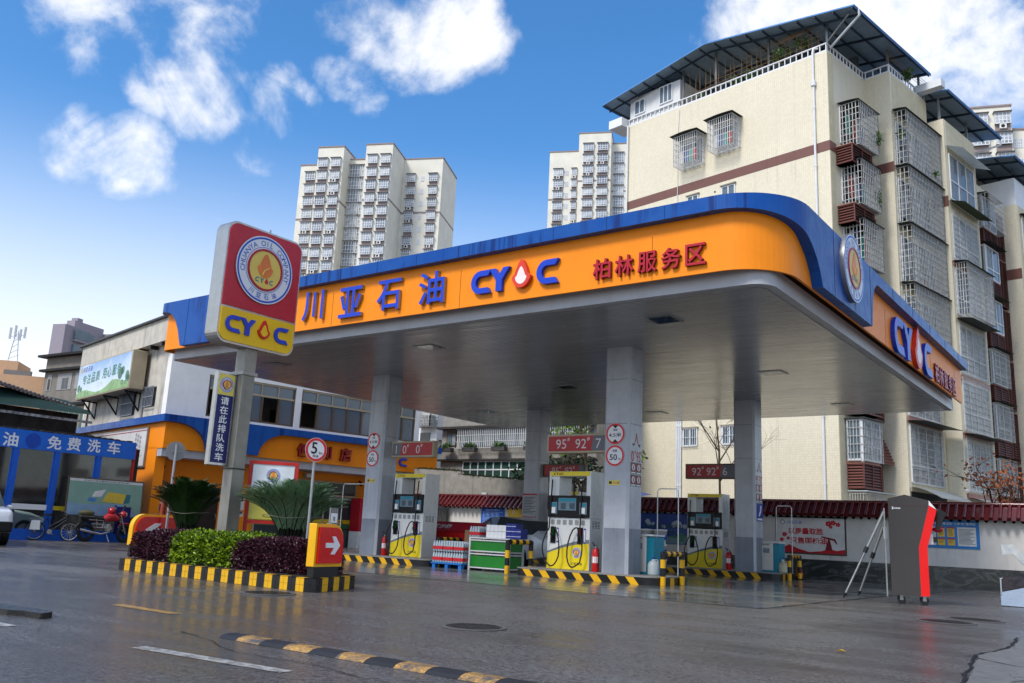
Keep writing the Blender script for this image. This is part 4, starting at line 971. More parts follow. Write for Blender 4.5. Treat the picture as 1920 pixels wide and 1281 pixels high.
def hedge(name, label, x0, x1, y0, y1, z1, n, size, m, seed, m2=None):
    r = random.Random(seed); h = thing(name, label, 'hedge', ((x0 + x1) / 2, (y0 + y1) / 2, .2)); cx, cy = (x0 + x1) / 2, (y0 + y1) / 2; hx, hy, hz = (x1 - x0) / 2, (y1 - y0) / 2, (z1 - .2)
    mb = MB()
    def surf(a, b):
        # superellipsoid top over a box, with lumps
        lump = 1 + .10 * mnoise.noise((a * hx * 2.6 + seed, b * hy * 2.6, 0)) + .07 * mnoise.noise((a * hx * 7, b * hy * 7, seed))
        return lump
    for _ in range(n):
        q = r.random(); 
        if q < .45: a, b, c = r.uniform(-1, 1), r.uniform(-1, 1), 1
        elif q < .8: a, b, c = r.uniform(-1, 1), (-1 if r.random() < .75 else 1), r.random() ** .8
        else: a, b, c = (-1 if r.random() < .5 else 1), r.uniform(-1, 1), r.random() ** .8
        e = (abs(a) ** 5 + abs(b) ** 5 + max(0, c) ** 5) ** .2 or 1; k = surf(a, b) * (1 - .25 * r.random() ** 2.2) / e ** .8
        p = Vector((cx + a * hx * k, cy + b * hy * k, .2 + hz * max(.02, c * k)))
        nrm = Vector((a ** 5 / hx, b ** 5 / hy, c ** 5 / hz + .25)).normalized(); d = (nrm * .9 + Vector((r.gauss(0, .7), r.gauss(0, .7), r.gauss(0, .55)))).normalized()
        t = d.cross(Vector((r.gauss(0, 1), r.gauss(0, 1), r.gauss(0, 1)))).normalized(); s = size * r.uniform(.6, 1.35); m_ = m2 if (m2 and r.random() < .3) else m
        mb.add([p, p + d * s * .5 + t * s * .27, p + d * s, p + d * s * .5 - t * s * .27], [(0, 1, 2, 3)], m_)
    mb.build('foliage', h, W=True)
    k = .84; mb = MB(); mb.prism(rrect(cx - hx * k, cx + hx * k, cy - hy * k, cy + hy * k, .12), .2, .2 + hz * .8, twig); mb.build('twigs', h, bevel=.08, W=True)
hedge('plum_hedge', 'dark plum hedge at the far left end of the striped planter', -15.35, -13.75, 9.25, 10.4, .7, 14000, .046, plum, 3)
hedge('lime_hedge', 'bright lime green hedge between two plum hedges', -14.1, -12.0, 9.2, 10.3, .72, 13000, .06, lime, 5, limed)
hedge('plum_hedge', 'dark plum hedge beside the red right arrow sign', -12.3, -10.4, 9.2, 10.0, .68, 17000, .046, plum, 8)
# cycads
palm1 = leaf_mat('dark_cycad_leaf', (14, 36, 14), (48, 80, 28), .42); palm2 = leaf_mat('grey_green_cycad_leaf', (58, 92, 62), (136, 166, 126), .5); stalk = mat('cycad_stalk', (26, 34, 16), .7, var=.2)
def cycad(label, x, y, h, spread, n, up, seed, m, llen):
    r = random.Random(seed); t = thing('cycad', label, 'plant', (x, y, .2))
    mb = MB(); mb.lathe([(.16, 0), (.2, .1), (.2, .3), (.13, .42), (0, .46)], mat('cycad_trunk', (52, 40, 28), .9, var=.25, bump=.6), None, 14); mb.build('trunk', t)
    mb = MB(); sb = MB()
    for i in range(n):
        a = 2 * pi * i * .618 + r.uniform(-.3, .3); out = spread * r.uniform(.25, 1.0) ** .8; hh = h * r.uniform(.86, 1.06) * (1 - .12 * (out / spread) ** 2)
        pts = []
        for k in range(13):
            q = k / 12; rr_ = .1 + out * (q * .42 + .58 * q ** up); z = .3 + (hh - .3) * (1 - (1 - q) ** 1.35) - .22 * out * max(0, q - .62) ** 1.2
            pts.append(Vector((rr_ * cos(a) * 1., rr_ * sin(a), z)))
        sb.tube(pts, [.012 * (1 - .7 * k / 12) for k in range(13)], stalk, 4)
        for k in range(34):
            q = .3 + .7 * k / 34; f = q * 12; j = min(11, int(f)); p = pts[j].lerp(pts[j + 1], f - j); tg = (pts[j + 1] - pts[j]).normalized()
            sd_ = tg.cross(Vector((0, 0, 1))); 
            if sd_.length < .1: sd_ = Vector((sin(a), -cos(a), 0))
            sd_.normalize(); upv = sd_.cross(tg).normalized(); L = llen * (sin(min(1, (1.08 - q) * 2.2) * pi / 2)) * r.uniform(.85, 1.1)
            for s in (-1, 1):
                d = (sd_ * s * .8 + tg * .75 + upv * .28).normalized(); wv = tg * .0085
                mb.add([p - wv, p + d * L * .55 + wv * .3 - wv, p + d * L, p + d * L * .5 + wv, p + wv], [(0, 1, 2, 3, 4)], m)
    mb.build('leaflets', t); sb.build('fronds', t)
    mb = MB(); zc = .3 + h * .38; rr_ = .12 + spread * .42; mb.tube([(rr_ * cos(q / 20 * 2 * pi), rr_ * sin(q / 20 * 2 * pi), zc + .02 * sin(q)) for q in range(20)], .006, mat('string', (120, 118, 104), .7), 4, closed=True); mb.build('tie_string', t)
cycad('upright dark green cycad tied round the middle, left of the sign pole', -14.75, 10.0, 1.46, .62, 150, 3.0, 4, palm1, .2)
cycad('wide grey green cycad with arching fronds, right of the sign pole', -11.95, 10.1, 1.46, .86, 150, 2.6, 9, palm2, .24)
# brand pole sign
ps = thing('pole_sign', 'tall pole sign with a red panel above a yellow panel', 'sign', (-13.2, 9.76, .2))
mb = MB(); mb.box(-13.33, -13.07, 9.63, 9.89, .2, 4.05, mat('weathered_post', (138, 136, 128), .42, metal=.35, var=.1, stain=.6)); mb.build('post', ps, W=True, bevel=.012)
mb = MB(); mb.box(-13.36, -13.04, 9.6, 9.92, 3.5, 3.56, steel); mb.box(-13.35, -13.05, 9.61, 9.91, 1.83, 1.85, black); mb.build('clamp', ps, W=True)
TC = frame((-13.34, 0, 0), (0, 1, 0))
mb = MB(); mb.prism(rrect(8.93, 10.62, 3.98, 6.2, .2, 6), 0, .34, brush, TC); mb.build('cabinet', ps, W=True, bevel=.02)
TP = frame((-13.0, 0, 0), (0, 1, 0)); redp = mat('red_sign_panel', (188, 34, 54), .35, var=.05, stain=.12); yelp = mat('yellow_sign_panel', (238, 192, 18), .35, var=.04, stain=.2)
mb = MB(); mb.prism(rrect(8.97, 10.58, 4.64, 6.16, .17, 6, (0, 0, 1, 1)), 0, .02, redp, TP); mb.build('red_panel', ps, W=True)
mb = MB(); mb.prism(rrect(8.97, 10.58, 4.02, 4.6, .17, 6, (1, 1, 0, 0)), 0, .02, yelp, TP); mb.build('yellow_panel', ps, W=True)
emblem(ps, frame((-12.98, 9.76, 5.45), (0, 1, 0)), .63, .03)
cyoc(ps, frame((-12.98, 9.76, 4.33), (0, 1, 0)), 1.38, .3, .03, bluel, flame_r, yelp, drop_h=1.15)
mb = MB(); mb.cyl((-13.1, 9.9, 6.2), (-13.1, 9.9, 6.29), .015, steel); mb.build('lifting_eye', ps, W=True)
# vertical banner on the post
bn = thing('banner_sign', 'narrow vertical dark blue sign with white characters strapped to the sign pole', 'sign', (-13.2, 9.45, 1.87))
mb = MB(); mb.box(-13.32, -13.22, 9.22, 9.62, 1.87, 3.5, brush); mb.build('frame', bn, W=True, bevel=.01)
TB = frame((-13.218, 9.42, 1.9), (0, 1, 0)); navy = mat('navy_print', (14, 20, 96), .4, var=.03)
mb = MB(); mb.box(-.16, .16, .02, 1.2, 0, .004, navy, TB); mb.build('blue_panel', bn, W=True)
mb = MB(); mb.box(-.16, .16, 1.2, 1.57, 0, .004, mat('pale_yellow_print', (226, 208, 96), .4), TB); mb.build('yellow_panel', bn, W=True)
for i, t in enumerate('请在此排队洗车'):
    mb = MB(); mb.text(t, 0, 1.1 - i * .163, whl, TB, h=.14, w=.165, bold=.014, z=.006); mb.build('character', bn, W=True)
emblem(bn, TB @ XF(0, 1.385, .004), .135, .004)
# round signs on poles
def round_sign(label, x, y, z, r, facing, pr=.022, lean=0):
    t = thing('road_sign', label, 'sign', (x, y, .2))
    mb = MB(); mb.cyl((0, 0, 0), (lean, 0, z - .2 + r * .7), pr, mat('sign_post', (160, 160, 164), .4, metal=.5)); mb.build('post', t)
    T = Matrix.Translation((lean, 0, z - .2)) @ frame(Vector(facing) * .03, Vector((0, 0, 1)).cross(Vector(facing)))
    mb = MB(); mb.lathe([(r, -.012), (r, 0)], steel, T, 36); mb.disc(r, 0, mat('sign_face', (226, 226, 228), .35, var=.02), T, 36)
    mb.add([(r * cos(2 * pi * i / 36), -r * sin(2 * pi * i / 36), -.012) for i in range(36)], [tuple(range(36))], mat('sign_back', (140, 140, 142), .45, metal=.4), T)
    mb.box(-r * .5, r * .5, -.02, .02, -.024, -.013, steel, T); mb.box(-.015, .015, -r * .7, r * .5, -.028, -.013, steel, T)
    d = mb.build('disc', t)
    mb = MB(); mb.ring(r * .97, r * .76, .001, .003, mat('sign_red', (214, 30, 34), .35, var=.03), T, 36); mb.build('red_ring', d)
    return t, T, d
t, T, d = round_sign('round red ringed 5 km speed limit sign beside the wide cycad', -11.18, 9.8, 2.145, .195, (.97, -.24, 0))
mb = MB(); mb.text('5', -.035, .025, blackl, T, h=.19, w=.105, bold=.015, z=.004); mb.text('km', .085, -.045, blackl, T, h=.045, w=.06, z=.004); mb.text('限速', 0, -.105, blackl, T, h=.04, w=.1, z=.004); mb.build('marking', d)
round_sign('grey back of a round road sign on a thin post, left of the tied cycad', -15.85, 10.3, 2.25, .19, (-.93, .36, 0), .025)
# red framed board on a post
rb = thing('framed_board', 'red framed white board on red posts behind the wide cycad', 'board', (-12.85, 10.35, .2), radians(46))
redw = mat('red_timber', (190, 40, 36), .5, var=.1, stain=.3); mb = MB()
for x in (-.4, .4): mb.box(x - .03, x + .03, -.03, .03, 0, 1.82, redw)
mb.box(-.43, .43, -.034, .034, 1.76, 1.82, redw); mb.box(-.37, .37, -.03, .03, .72, .78, redw); mb.build('frame', rb)
mb = MB(); mb.box(-.36, .36, -.02, .0, 1.32, 1.76, mat('board_white', (216, 222, 226), .35)); mb.build('white_sheet', rb)
mb = MB(); mb.box(-.36, .36, -.02, .0, .8, 1.32, mat('board_lemon', (206, 198, 92), .4)); mb.build('lemon_sheet', rb)
emblem(rb, FRONT(0, -.021, 1.57), .12, .003, W=False, detail=False)
mb = MB(); mb.text('川亚石油', 0, 1.38, mat('print_grey', (90, 94, 90), .5), FRONT(0, -.021), h=.07, w=.34, z=.002); mb.build('lettering', rb)
# arrow signs
def arrow_sign(label, x, y, w_, h_, z0, mirror, plinth, rz=0):
    t = thing('arrow_sign', label, 'sign', (x, y, .2), rz); T = frame((-.02, 0, z0), (0, 1, 0)); s = -1 if mirror else 1
    def ol(m_, rb_): 
        p = rrect(-w_ / 2 + m_, w_ / 2 - m_, m_, h_ - m_, rb_ - m_, 8, (0, 0, 1, 0)); return [(s * a, b) for a, b in p]
    mb = MB(); mb.prism(ol(0, .26), -.13, .0, yellow, T); mb.build('yellow_case', t, bevel=.012)
    mb = MB(); mb.prism(ol(.05, .26), .0, .035, mat('red_acrylic', (216, 16, 20), .22, var=.03), T); mb.build('red_face', t, bevel=.012)
    a = [(-.17, -.035), (.04, -.035), (-.03, -.13), (.06, -.13), (.19, 0), (.06, .13), (-.03, .13), (.04, .035), (-.17, .035)]
    mb = MB(); mb.prism([(s * (px * w_ / .72) + .02 * s, py + h_ / 2) for px, py in a], .035, .05, whl, T); mb.build('white_arrow', t)
    if plinth: mb = MB(); mb.box(-.14, -.03, -w_ / 2 + .03, w_ / 2 - .06, 0, z0, black); mb.build('plinth', t)
    return t
arrow_sign('red right pointing arrow sign in a yellow case on the planter end', -10.1, 9.32, .72, .62, .15, False, True, radians(13))
arrow_sign('red left pointing arrow sign in a yellow case behind the plum hedge', -16.0, 10.25, 1.1, .6, .2, True, True)
# card stand
cs_ = thing('card_holder', 'small clear card stand with a plain white card on top of the arrow sign', 'card stand', (-10.2, 9.42, .97), radians(13))
mb = MB(); mb.box(-.01, .01, -.1, .1, 0, .24, mat('clear_plastic', (120, 122, 124), .12)); mb.box(-.05, .05, -.1, .1, 0, .01, MATS['clear_plastic']); mb.build('holder', cs_)
mb = MB(); mb.box(.011, .014, -.085, .085, .02, .16, whl); mb.box(.014, .016, -.03, .03, .05, .11, mat('card_grey', (150, 150, 152), .5)); mb.build('card', cs_)
# ---------------------------------------------------------------- pump islands
hz1, hz2 = mat('hazard_yellow', (222, 168, 14), .4, var=.06, stain=.45), mat('hazard_black', (22, 22, 23), .4, var=.1)
isltop = mat('island_top_concrete', (132, 130, 126), .5, var=.12, vs=4)
def island(label, x0, x1, y0, y1):
    t = thing('pump_island', label, 'kerb', ((x0 + x1) / 2, (y0 + y1) / 2, 0)); r = .3
    o = rrect(x0, x1, y0, y1, r, 6); mb = MB(); mb.prism(o, 0, .165, hz2); mb.build('kerb', t, W=True)
    mb = MB(); mb.prism(rrect(x0 - .01, x1 + .01, y0 - .01, y1 + .01, r, 6), .165, .19, isltop); mb.build('kerb_top', t, W=True)
    mb = MB(); n = int((x1 - x0 - .4) / .46)
    for yy, nx in ((y0, 1), (y1, -1)):
        for i in range(n):
            a = x0 + .28 + i * .46; v = [(a + .14, yy - .003 * nx, .004), (a + .34, yy - .003 * nx, .004), (a + .2, yy - .003 * nx, .164), (a, yy - .003 * nx, .164)]
            mb.add(v, [(0, 1, 2, 3) if nx > 0 else (3, 2, 1, 0)], hz1)
    for xx, s in ((x0, -1), (x1, 1)):
        for i in range(2):
            a = y0 + .3 + i * .46; mb.add([(xx + .003 * s, a, .004), (xx + .003 * s, a + .2, .004), (xx + .003 * s, a + .2, .164), (xx + .003 * s, a, .164)], [(0, 1, 2, 3) if s > 0 else (3, 2, 1, 0)], hz1)
    mb.build('yellow_stripes', t, W=True); return t
island('hazard striped pump island under the left front column', -20.6, -15.8, 18.0, 19.4)
island('hazard striped pump island under the front centre column', -12.75, -9.0, 17.62, 19.1)
island('hazard striped pump island under the right rear column', -14.6, -9.3, 26.1, 27.6)
island('hazard striped pump island at the back left beyond the bottles', -20.6, -15.8, 26.0, 27.4)
# dispensers
pumpw, pumpy, pump2 = mat('pump_white', (222, 222, 218), .3, var=.03, stain=.2), mat('pump_yellow', (232, 206, 30), .35, var=.04, stain=.35), mat('pump_grey_stripe', (110, 118, 126), .4)
lcd = mat('pump_display', (96, 124, 138), .2, var=.1); pbk = mat('pump_black', (14, 15, 17), .42, spec=.25); blab = mat('blue_label', (24, 58, 150), .4)
def dispenser(label, x, y):
    t = thing('fuel_dispenser', label, 'fuel pump', (x, y, .19), 0, 'fuel dispensers on the pump islands'); w_ = .59; D_ = .3
    mb = MB(); mb.box(-w_, w_, -D_, D_, 0, 1.2, pumpw); mb.build('body', t, bevel=.015)
    mb = MB(); mb.box(-w_ + .06, -w_ + .28, -D_ + .02, D_ - .02, 1.2, 2.18, pumpw); mb.box(w_ - .12, w_, -D_, D_, 1.2, 2.3, pumpw); mb.box(-w_, -w_ + .06, -D_, D_, 1.2, 2.3, pumpw); mb.box(-w_ + .06, w_ - .12, -D_ + .004, D_ - .004, 2.18, 2.296, pumpw); mb.build('frame', t, bevel=.008)
    mb = MB(); mb.box(-w_ + .03, w_ - .03, -D_ - .012, D_ + .012, 2.19, 2.29, pumpy); h = mb.build('header', t)
    T = FRONT(-.3, -D_ - .013, 2.24); mb = MB(); letter_c(mb, -.13, 0, .06, .055, .003, blackl, T); letter_y(mb, -.055, 0, .06, .055, .003, blackl, T); mb.prism(drop_pts(.02, 0, .065), 0, .003, flame_r, T); letter_c(mb, .09, 0, .06, .055, .003, blackl, T); mb.build('header_lettering', h)
    mb = MB(); mb.box(-w_ + .02, w_ - .01, -D_ - .05, -D_ + .05, 1.21, 1.72, pbk); mb.box(-w_ + .02, w_ - .01, D_ - .05, D_ + .05, 1.21, 1.72, pbk); mb.box(-w_ + .3, w_ - .13, -D_ + .05, D_ - .05, 1.21, 1.7, pbk); hd = mb.build('display_head', t, bevel=.012)
    T = FRONT(0, -D_ - .052, 1.2)
    mb = MB(); mb.box(-.27, .23, .17, .46, 0, .008, lcd, T); mb.box(-.25, .21, .38, .45, .008, .01, teal, T)
    for a in (-.2, .05): mb.box(a, a + .14, .2, .34, .008, .012, mat('lcd_digits', (60, 74, 86), .3), T)
    mb.build('display', hd)
    for a in (-.5, .33):
        mb = MB(); mb.box(a, a + .2, .08, .36, 0, .012, lcd, T); mb.box(a + .06, a + .16, .1, .24, .012, .03, whl, T); mb.box(a + .03, a + .17, .27, .34, .012, .016, teal, T); mb.build('keypad', hd)
    T = FRONT(0, -D_ - .004, 0); mb = MB()
    for i in range(6): mb.box(-.5 + i * .17, -.4 + i * .17, 1.04, 1.15, 0, .006, mat('product_plate', (150, 152, 150), .4), T)
    mb.build('product_plates', t)
    cv = [(-w_ + .01 + 1.16 * i / 16, .36 + .26 * sin(i / 16 * 1.5)) for i in range(17)]
    mb = MB(); mb.prism([(-w_ + .01, .01)] + [(w_ - .02, .01)] + cv[::-1], -.002, .003, pumpy, T); mb.build('yellow_apron', t)
    mb = MB(); mb.prism(cv + [(a, b + .045 + .04 * (a + w_)) for a, b in cv[::-1]], -.002, .0035, pump2, T); mb.build('grey_sweep', t)
    emblem(t, T @ XF(.25, .4, .003), .12, .004, W=False, detail=False)
    mb = MB(); mb.text('川亚石油', .25, .15, blackl, T, h=.06, w=.3, z=.006); mb.build('lettering', t)
    for s, hm in ((-.42, green), (.34, redl)):
        mb = MB(); mb.box(s - .07, s + .07, .6, .98, 0, .02, pbk, T); mb.build('holster', t)
        mb = MB(); mb.tube([(s, -D_ - .05, .9), (s, -D_ - .1, .8), (s + .01, -D_ - .07, .66)], [.025, .03, .018], pbk, 8); mb.box(s - .03, s + .03, .78, .94, .02, .07, hm, T); mb.build('nozzle', t)
        mb = MB(); mb.box(s + .09, s + .15, .62, .96, 0, .004, blab, T); mb.box(s + .1, s + .14, .65, .93, .004, .005, whl, T); mb.build('label', t)
        q = -1 if s < 0 else 1
        P = [(s * 1.12, -D_ - .04, 2.1), (s * 1.12, -D_ - .06, 1.8), (s * 1.13, -D_ - .09, 1.3), (s * 1.14, -D_ - .11, .95)]
        lp = [(s * 1.14 + q * (.14 * sin(k / 14 * pi) - .02), -D_ - .14 - .05 * sin(k / 14 * pi), .95 - .9 * k / 14 if k < 12 else .18 - .02 * (k - 12)) for k in range(1, 13)]
        P += lp + [(s * 1.05 - q * .06, -D_ - .2, .08), (s - q * .16, -D_ - .19, .1), (s - q * .26, -D_ - .16, .3), (s - q * .25, -D_ - .14, .62), (s - q * .14, -D_ - .12, .92), (s - q * .02, -D_ - .11, .97), (s, -D_ - .1, .86)]
        Q = []
        for k in range(len(P) - 1):
            p0, p1, p2, p3 = [Vector(P[max(0, min(len(P) - 1, k + o))]) for o in (-1, 0, 1, 2)]
            for u in (0, .5): Q.append(.5 * ((2 * p1) + (-p0 + p2) * u + (2 * p0 - 5 * p1 + 4 * p2 - p3) * u * u + (-p0 + 3 * p1 - 3 * p2 + p3) * u ** 3))
        Q.append(Vector(P[-1])); mb = MB(); mb.tube(Q, .017, rubber, 8); mb.build('hose', t)
    mb = MB(); mb.tube([(0, -.1, 1.72), (.0, -.1, 2.19)], .018, rubber, 6); mb.build('hose', t)
    mb = MB()
    for i in range(3):
        for k in range(5): mb.box(w_, w_ + .004, -.2 + i * .13, -.11 + i * .13, .98 + k * .035, .995 + k * .035, sm)
    mb.build('side_vents', t); return t
dp = dispenser('fuel dispenser with white body and yellow apron beside the front centre column', -11.53, 18.42)
dup(dp, (-17.25, 19.0, .19), 0, 'fuel dispenser with rusty yellow apron right of the left front column'); dup(dp, (-11.86, 26.93, .19), 0, 'fuel dispenser in shade beside the right rear column')
dup(dp, (-17.0, 26.7, .19), 0, 'fuel dispenser mostly hidden behind the centre pump, at the back')
# price boards on the columns
bred, bgrey = mat('board_red', (168, 14, 28), .35, var=.04), mat('board_grey', (92, 96, 104), .35, var=.05); ltr = mat('board_lettering', (216, 206, 206), .4)
def board(label, x0, x1, y, z0, z1, items, gx, flip=False, fm=None):
    t = thing('price_board', label, 'fuel sign', ((x0 + x1) / 2, y, z0), 0, 'fuel grade boards on the columns'); w_, h_ = (x1 - x0) / 2, z1 - z0
    mb = MB(); mb.box(-w_, w_, -.1, .1, 0, h_, fm or beige); mb.build('case', t, bevel=.01)
    T = FRONT(0, -.101, 0); g = -w_ + .05 + (2 * w_ - .1) * gx; a, b = -w_ + .05, w_ - .05
    mb = MB()
    mb.prism([(a, .05), (g, .05), (g + .06, h_ - .05), (a, h_ - .05)], 0, .006, bgrey if flip else bred, T); mb.prism([(g, .05), (b, .05), (b, h_ - .05), (g + .06, h_ - .05)], 0, .006, bred if flip else bgrey, T); p = mb.build('panel', t)
    for s, u, big in items:
        mb = MB(); mb.text(s, -w_ + u * 2 * w_, h_ / 2 - .01, ltr, T, h=h_ * .5 if big else h_ * .22, bold=.0, z=.008) if big else mb.text(s, -w_ + u * 2 * w_, h_ * .72, ltr, T, h=h_ * .2, z=.008); mb.build('numeral', p)
    return t
board('fuel board reading 0# 0# on the left front column', -18.2, -16.58, 18.95, 2.97, 3.43, (('1', .12, 1), ('0', .32, 1), ('#', .4, 0), ('0', .64, 1), ('#', .72, 0)), .2, True)
board('large fuel board reading 95# 92# 7 on the front centre column', -12.25, -10.5, 18.25, 2.93, 3.39, (('95', .24, 1), ('#', .36, 0), ('92', .56, 1), ('#', .68, 0), ('7', .84, 1)), .74)
board('dark fuel board reading 92# 92# 6 on the right rear column', -12.54, -10.75, 26.75, 2.96, 3.44, (('92', .22, 1), ('#', .34, 0), ('92', .5, 1), ('#', .62, 0), ('6', .76, 1)), .68, False, bronze)
board('dim fuel board behind the centre pump, on the rear left column', -17.95, -16.2, 26.5, 3.0, 3.45, (('95', .3, 1), ('#', .42, 0), ('92', .62, 1), ('#', .74, 0)), .85, False, bronze)
# round limit signs
def limit(label, T, r, kind_):
    t = thing('limit_sign', label, 'sign', tuple(T.translation)); T2 = Matrix.Translation(-T.translation) @ T
    mb = MB(); mb.lathe([(r, 0), (r, .012)], steel, T2, 32); mb.disc(r, .012, MATS['sign_face'], T2, 32); mb.build('disc', t)
    mb = MB(); mb.ring(r * .98, r * .8, .012, .014, MATS['sign_red'], T2, 32); mb.build('red_ring', t); mb = MB()
    if kind_: mb.add([(-.08, r * .8, .014), (0, r * .5, .014), (.08, r * .8, .014)], [(0, 1, 2)], blackl, T2); mb.add([(-.08, -r * .8, .014), (.08, -r * .8, .014), (0, -r * .5, .014)], [(0, 1, 2)], blackl, T2); mb.text('限高', 0, r * .36, blackl, T2, h=r * .22, z=.015); mb.text('4.5米', 0, -r * .1, blackl, T2, h=r * .4, w=r * 1.35, bold=.015, z=.015)
    else: mb.text('限重', 0, r * .45, blackl, T2, h=r * .24, z=.015); mb.text('50', -r * .15, -r * .15, blackl, T2, h=r * .56, w=r * .8, bold=.015, z=.015); mb.text('吨', r * .5, -r * .32, blackl, T2, h=r * .22, z=.015)
    mb.build('marking', t)
limit('round 4.5 metre height limit sign on the front centre column', FRONT(-10.21, 17.948, 3.335), .25, 1); limit('round 50 tonne weight limit sign on the front centre column', FRONT(-10.21, 17.948, 2.83), .245, 0)
limit('round 4.5 metre height limit sign on the left front column', FRONT(-18.7, 18.598, 3.435), .25, 1); limit('round 50 tonne weight limit sign on the left front column', FRONT(-18.7, 18.598, 2.925), .245, 0)
def flat(label, T, draw, cat='sign', name='plate'):
    mb = MB(); draw(mb, T); return tag(mb.build(name), label, cat)
def tiny(mb, T): mb.box(-.15, .15, -.055, .055, 0, .006, mat('pale_yellow_print', (226, 208, 96)), T); mb.box(-.13, -.06, -.03, .035, .006, .007, blackl, T); mb.text('灭火器', .05, 0, redl, T, h=.055, w=.17, z=.0075)
flat('small pale yellow label on the front centre column', FRONT(-10.22, 17.948, 2.21), tiny); flat('small pale yellow label on the left front column', FRONT(-18.7, 18.598, 2.28), tiny)
def warn(mb, T):
    dk = mat('pictogram_grey', (62, 60, 66), .4)
    for i in range(2):
        for j in range(2):
            cx, cy = -.13 + i * .26, .14 - j * .28; mb.box(cx - .12, cx + .12, cy - .13, cy + .13, 0, .005, dk, T); mb.disc(.085, .006, MATS['sign_face'], T, 20, cx, cy + .02); mb.ring(.088, .07, .006, .008, MATS['sign_red'], T @ XF(cx, cy + .02), 20)
            mb.box(cx - .02, cx + .02, cy - .03, cy + .06, .007, .009, blackl, T); mb.box(cx - .1, cx + .1, cy - .115, cy - .09, .005, .007, whl, T)
            if i and j: mb.text('5', cx, cy + .02, blackl, T, h=.09, z=.0095)
def grades(a, b):
    def f(mb, T):
        mb.text(a, -.15, 0, redl, T, h=.25, w=.13 if len(a) == 1 else .2, z=.003); mb.text('#', -.03, .1, redl, T, h=.08, z=.003); mb.text(b, .13, 0, redl, T, h=.25, w=.2, z=.003); mb.text('#', .26, .1, redl, T, h=.08, z=.003)
        for s in (-1, 1): mb.box(-.012, .012, 0, .3, .002, .004, redl, T @ Matrix.Translation((s * .02 + .03, .54, 0)) @ Matrix.Rotation(s * (pi - .42), 4, 'Z')); mb.add([(s * .16 + .03 - .04, .3, .004), (s * .16 + .03 + .04 * .6, .29, .004), (s * .15 + .03, .22, .004)], [(0, 1, 2), (2, 1, 0)], redl, T)
    return f
flat('four dark warning pictograms on the side of the front centre column', RIGHT(-9.848, 18.29, 2.42), warn); flat('red 0# and 95# lane marks with arrows on the front centre column', RIGHT(-9.848, 18.27, 2.83), grades('0', '95'), 'lettering', 'lane_mark')
flat('four dark warning pictograms on the side of the right rear column', RIGHT(-10.118, 26.74, 2.52), warn); flat('red 95# and 92# lane marks with arrows on the right rear column', RIGHT(-10.118, 26.74, 2.93), grades('95', '92'), 'lettering', 'lane_mark')
def bl(mb, T): mb.box(-.26, .26, -.27, .27, 0, .005, blab, T); mb.tube([(-.1, -.12, .006), (.02, .02, .006), (.06, .2, .006)], .03, whl, 6, T); mb.box(-.2, .2, -.24, -.18, .005, .007, whl, T)
flat('blue safety notice on the side of the right rear column', RIGHT(-10.118, 26.78, 1.95), bl)
def paper(mb, T):
    mb.box(-.31, .31, -.42, .42, 0, .006, mat('grey_paper', (176, 176, 178), .5), T); mb.box(-.31, .31, .36, .42, .006, .008, redl, T); mb.box(-.31, .31, -.42, -.39, .006, .008, redl, T)
    for k in range(11): mb.box(-.26, .26 - .1 * (k % 3), .28 - k * .055, .3 - k * .055, .006, .008, mat('print_dark', (50, 52, 66)), T)
flat('grey rules sheet with red top edge on the rear left column', FRONT(-18.33, 26.188, 1.97), paper)
# small equipment
def extinguisher(label, x, y):
    t = thing('fire_extinguisher', label, 'fire extinguisher', (x, y, .19), 0, 'fire extinguishers beside the columns')
    mb = MB(); mb.lathe([(.075, 0), (.085, .02), (.085, .42), (.06, .5), (.03, .53)], red, None, 16); mb.disc(.075, .0, red, None, 16); mb.build('cylinder', t)
    mb = MB(); mb.cyl((0, 0, .53), (0, 0, .58), .025, steel); mb.box(-.07, .03, -.012, .012, .58, .6, black); mb.tube([(-.02, 0, .6), (-.1, -.02, .66)], .012, black, 6); mb.tube([(.02, 0, .57), (.1, -.03, .5), (.1, -.04, .25), (.08, -.05, .12)], .013, black, 6); mb.build('valve', t)
    mb = MB(); mb.lathe([(.0865, .2), (.0865, .34)], whl, None, 12); mb.build('label', t); return t
e = extinguisher('red fire extinguisher between the centre pump and its column', -10.72, 18.05)
dup(e, (-18.1, 18.75, .19), 0, 'red fire extinguisher left of the pump with rusty apron'); dup(e, (-10.97, 26.4, .19), 0, 'red fire extinguisher in shade beside the right rear column')
def vac(label, x, y):
    t = thing('air_machine', label, 'machine', (x, y, .19), 0, 'white and teal machines behind the columns')
    mb = MB(); mb.box(-.3, .12, -.28, .28, .05, .86, mat('rusty_white', (214, 208, 200), .45, var=.06, stain=.8)); mb.build('cabinet', t, bevel=.015)
    mb = MB(); mb.box(.12, .3, -.26, .28, .02, .84, teal); mb.box(-.31, .31, -.29, .29, 0, .05, teal); mb.build('teal_side', t, bevel=.01)
    mb = MB(); mb.box(-.31, .31, -.3, .3, .86, .9, white); mb.box(-.28, .02, -.3, -.28, .8, .83, steel); mb.build('lid', t)
    mb = MB(); mb.box(-.18, .02, -.284, -.28, .56, .7, greyp); mb.build('window', t); return t
v = vac('white and teal machine beside the front centre column', -9.95, 19.0)
v.location.x = -9.9; WM[v.name] = Matrix.Translation(v.location)
dup(v, (-9.9, 27.2, .19), 0, 'white and teal machine beside the right rear column')
def hoop(label, x, y, h, w_):
    t = thing('hose_frame', label, 'frame', (x, y, .19), 0, 'hose frames on the islands'); mb = MB(); mb.tube([(-w_, 0, 0), (-w_, 0, h - .06), (-w_ + .05, 0, h), (w_ - .05, 0, h), (w_, 0, h - .06), (w_, 0, 0)], .013, offw, 8); mb.build('tube', t); return t
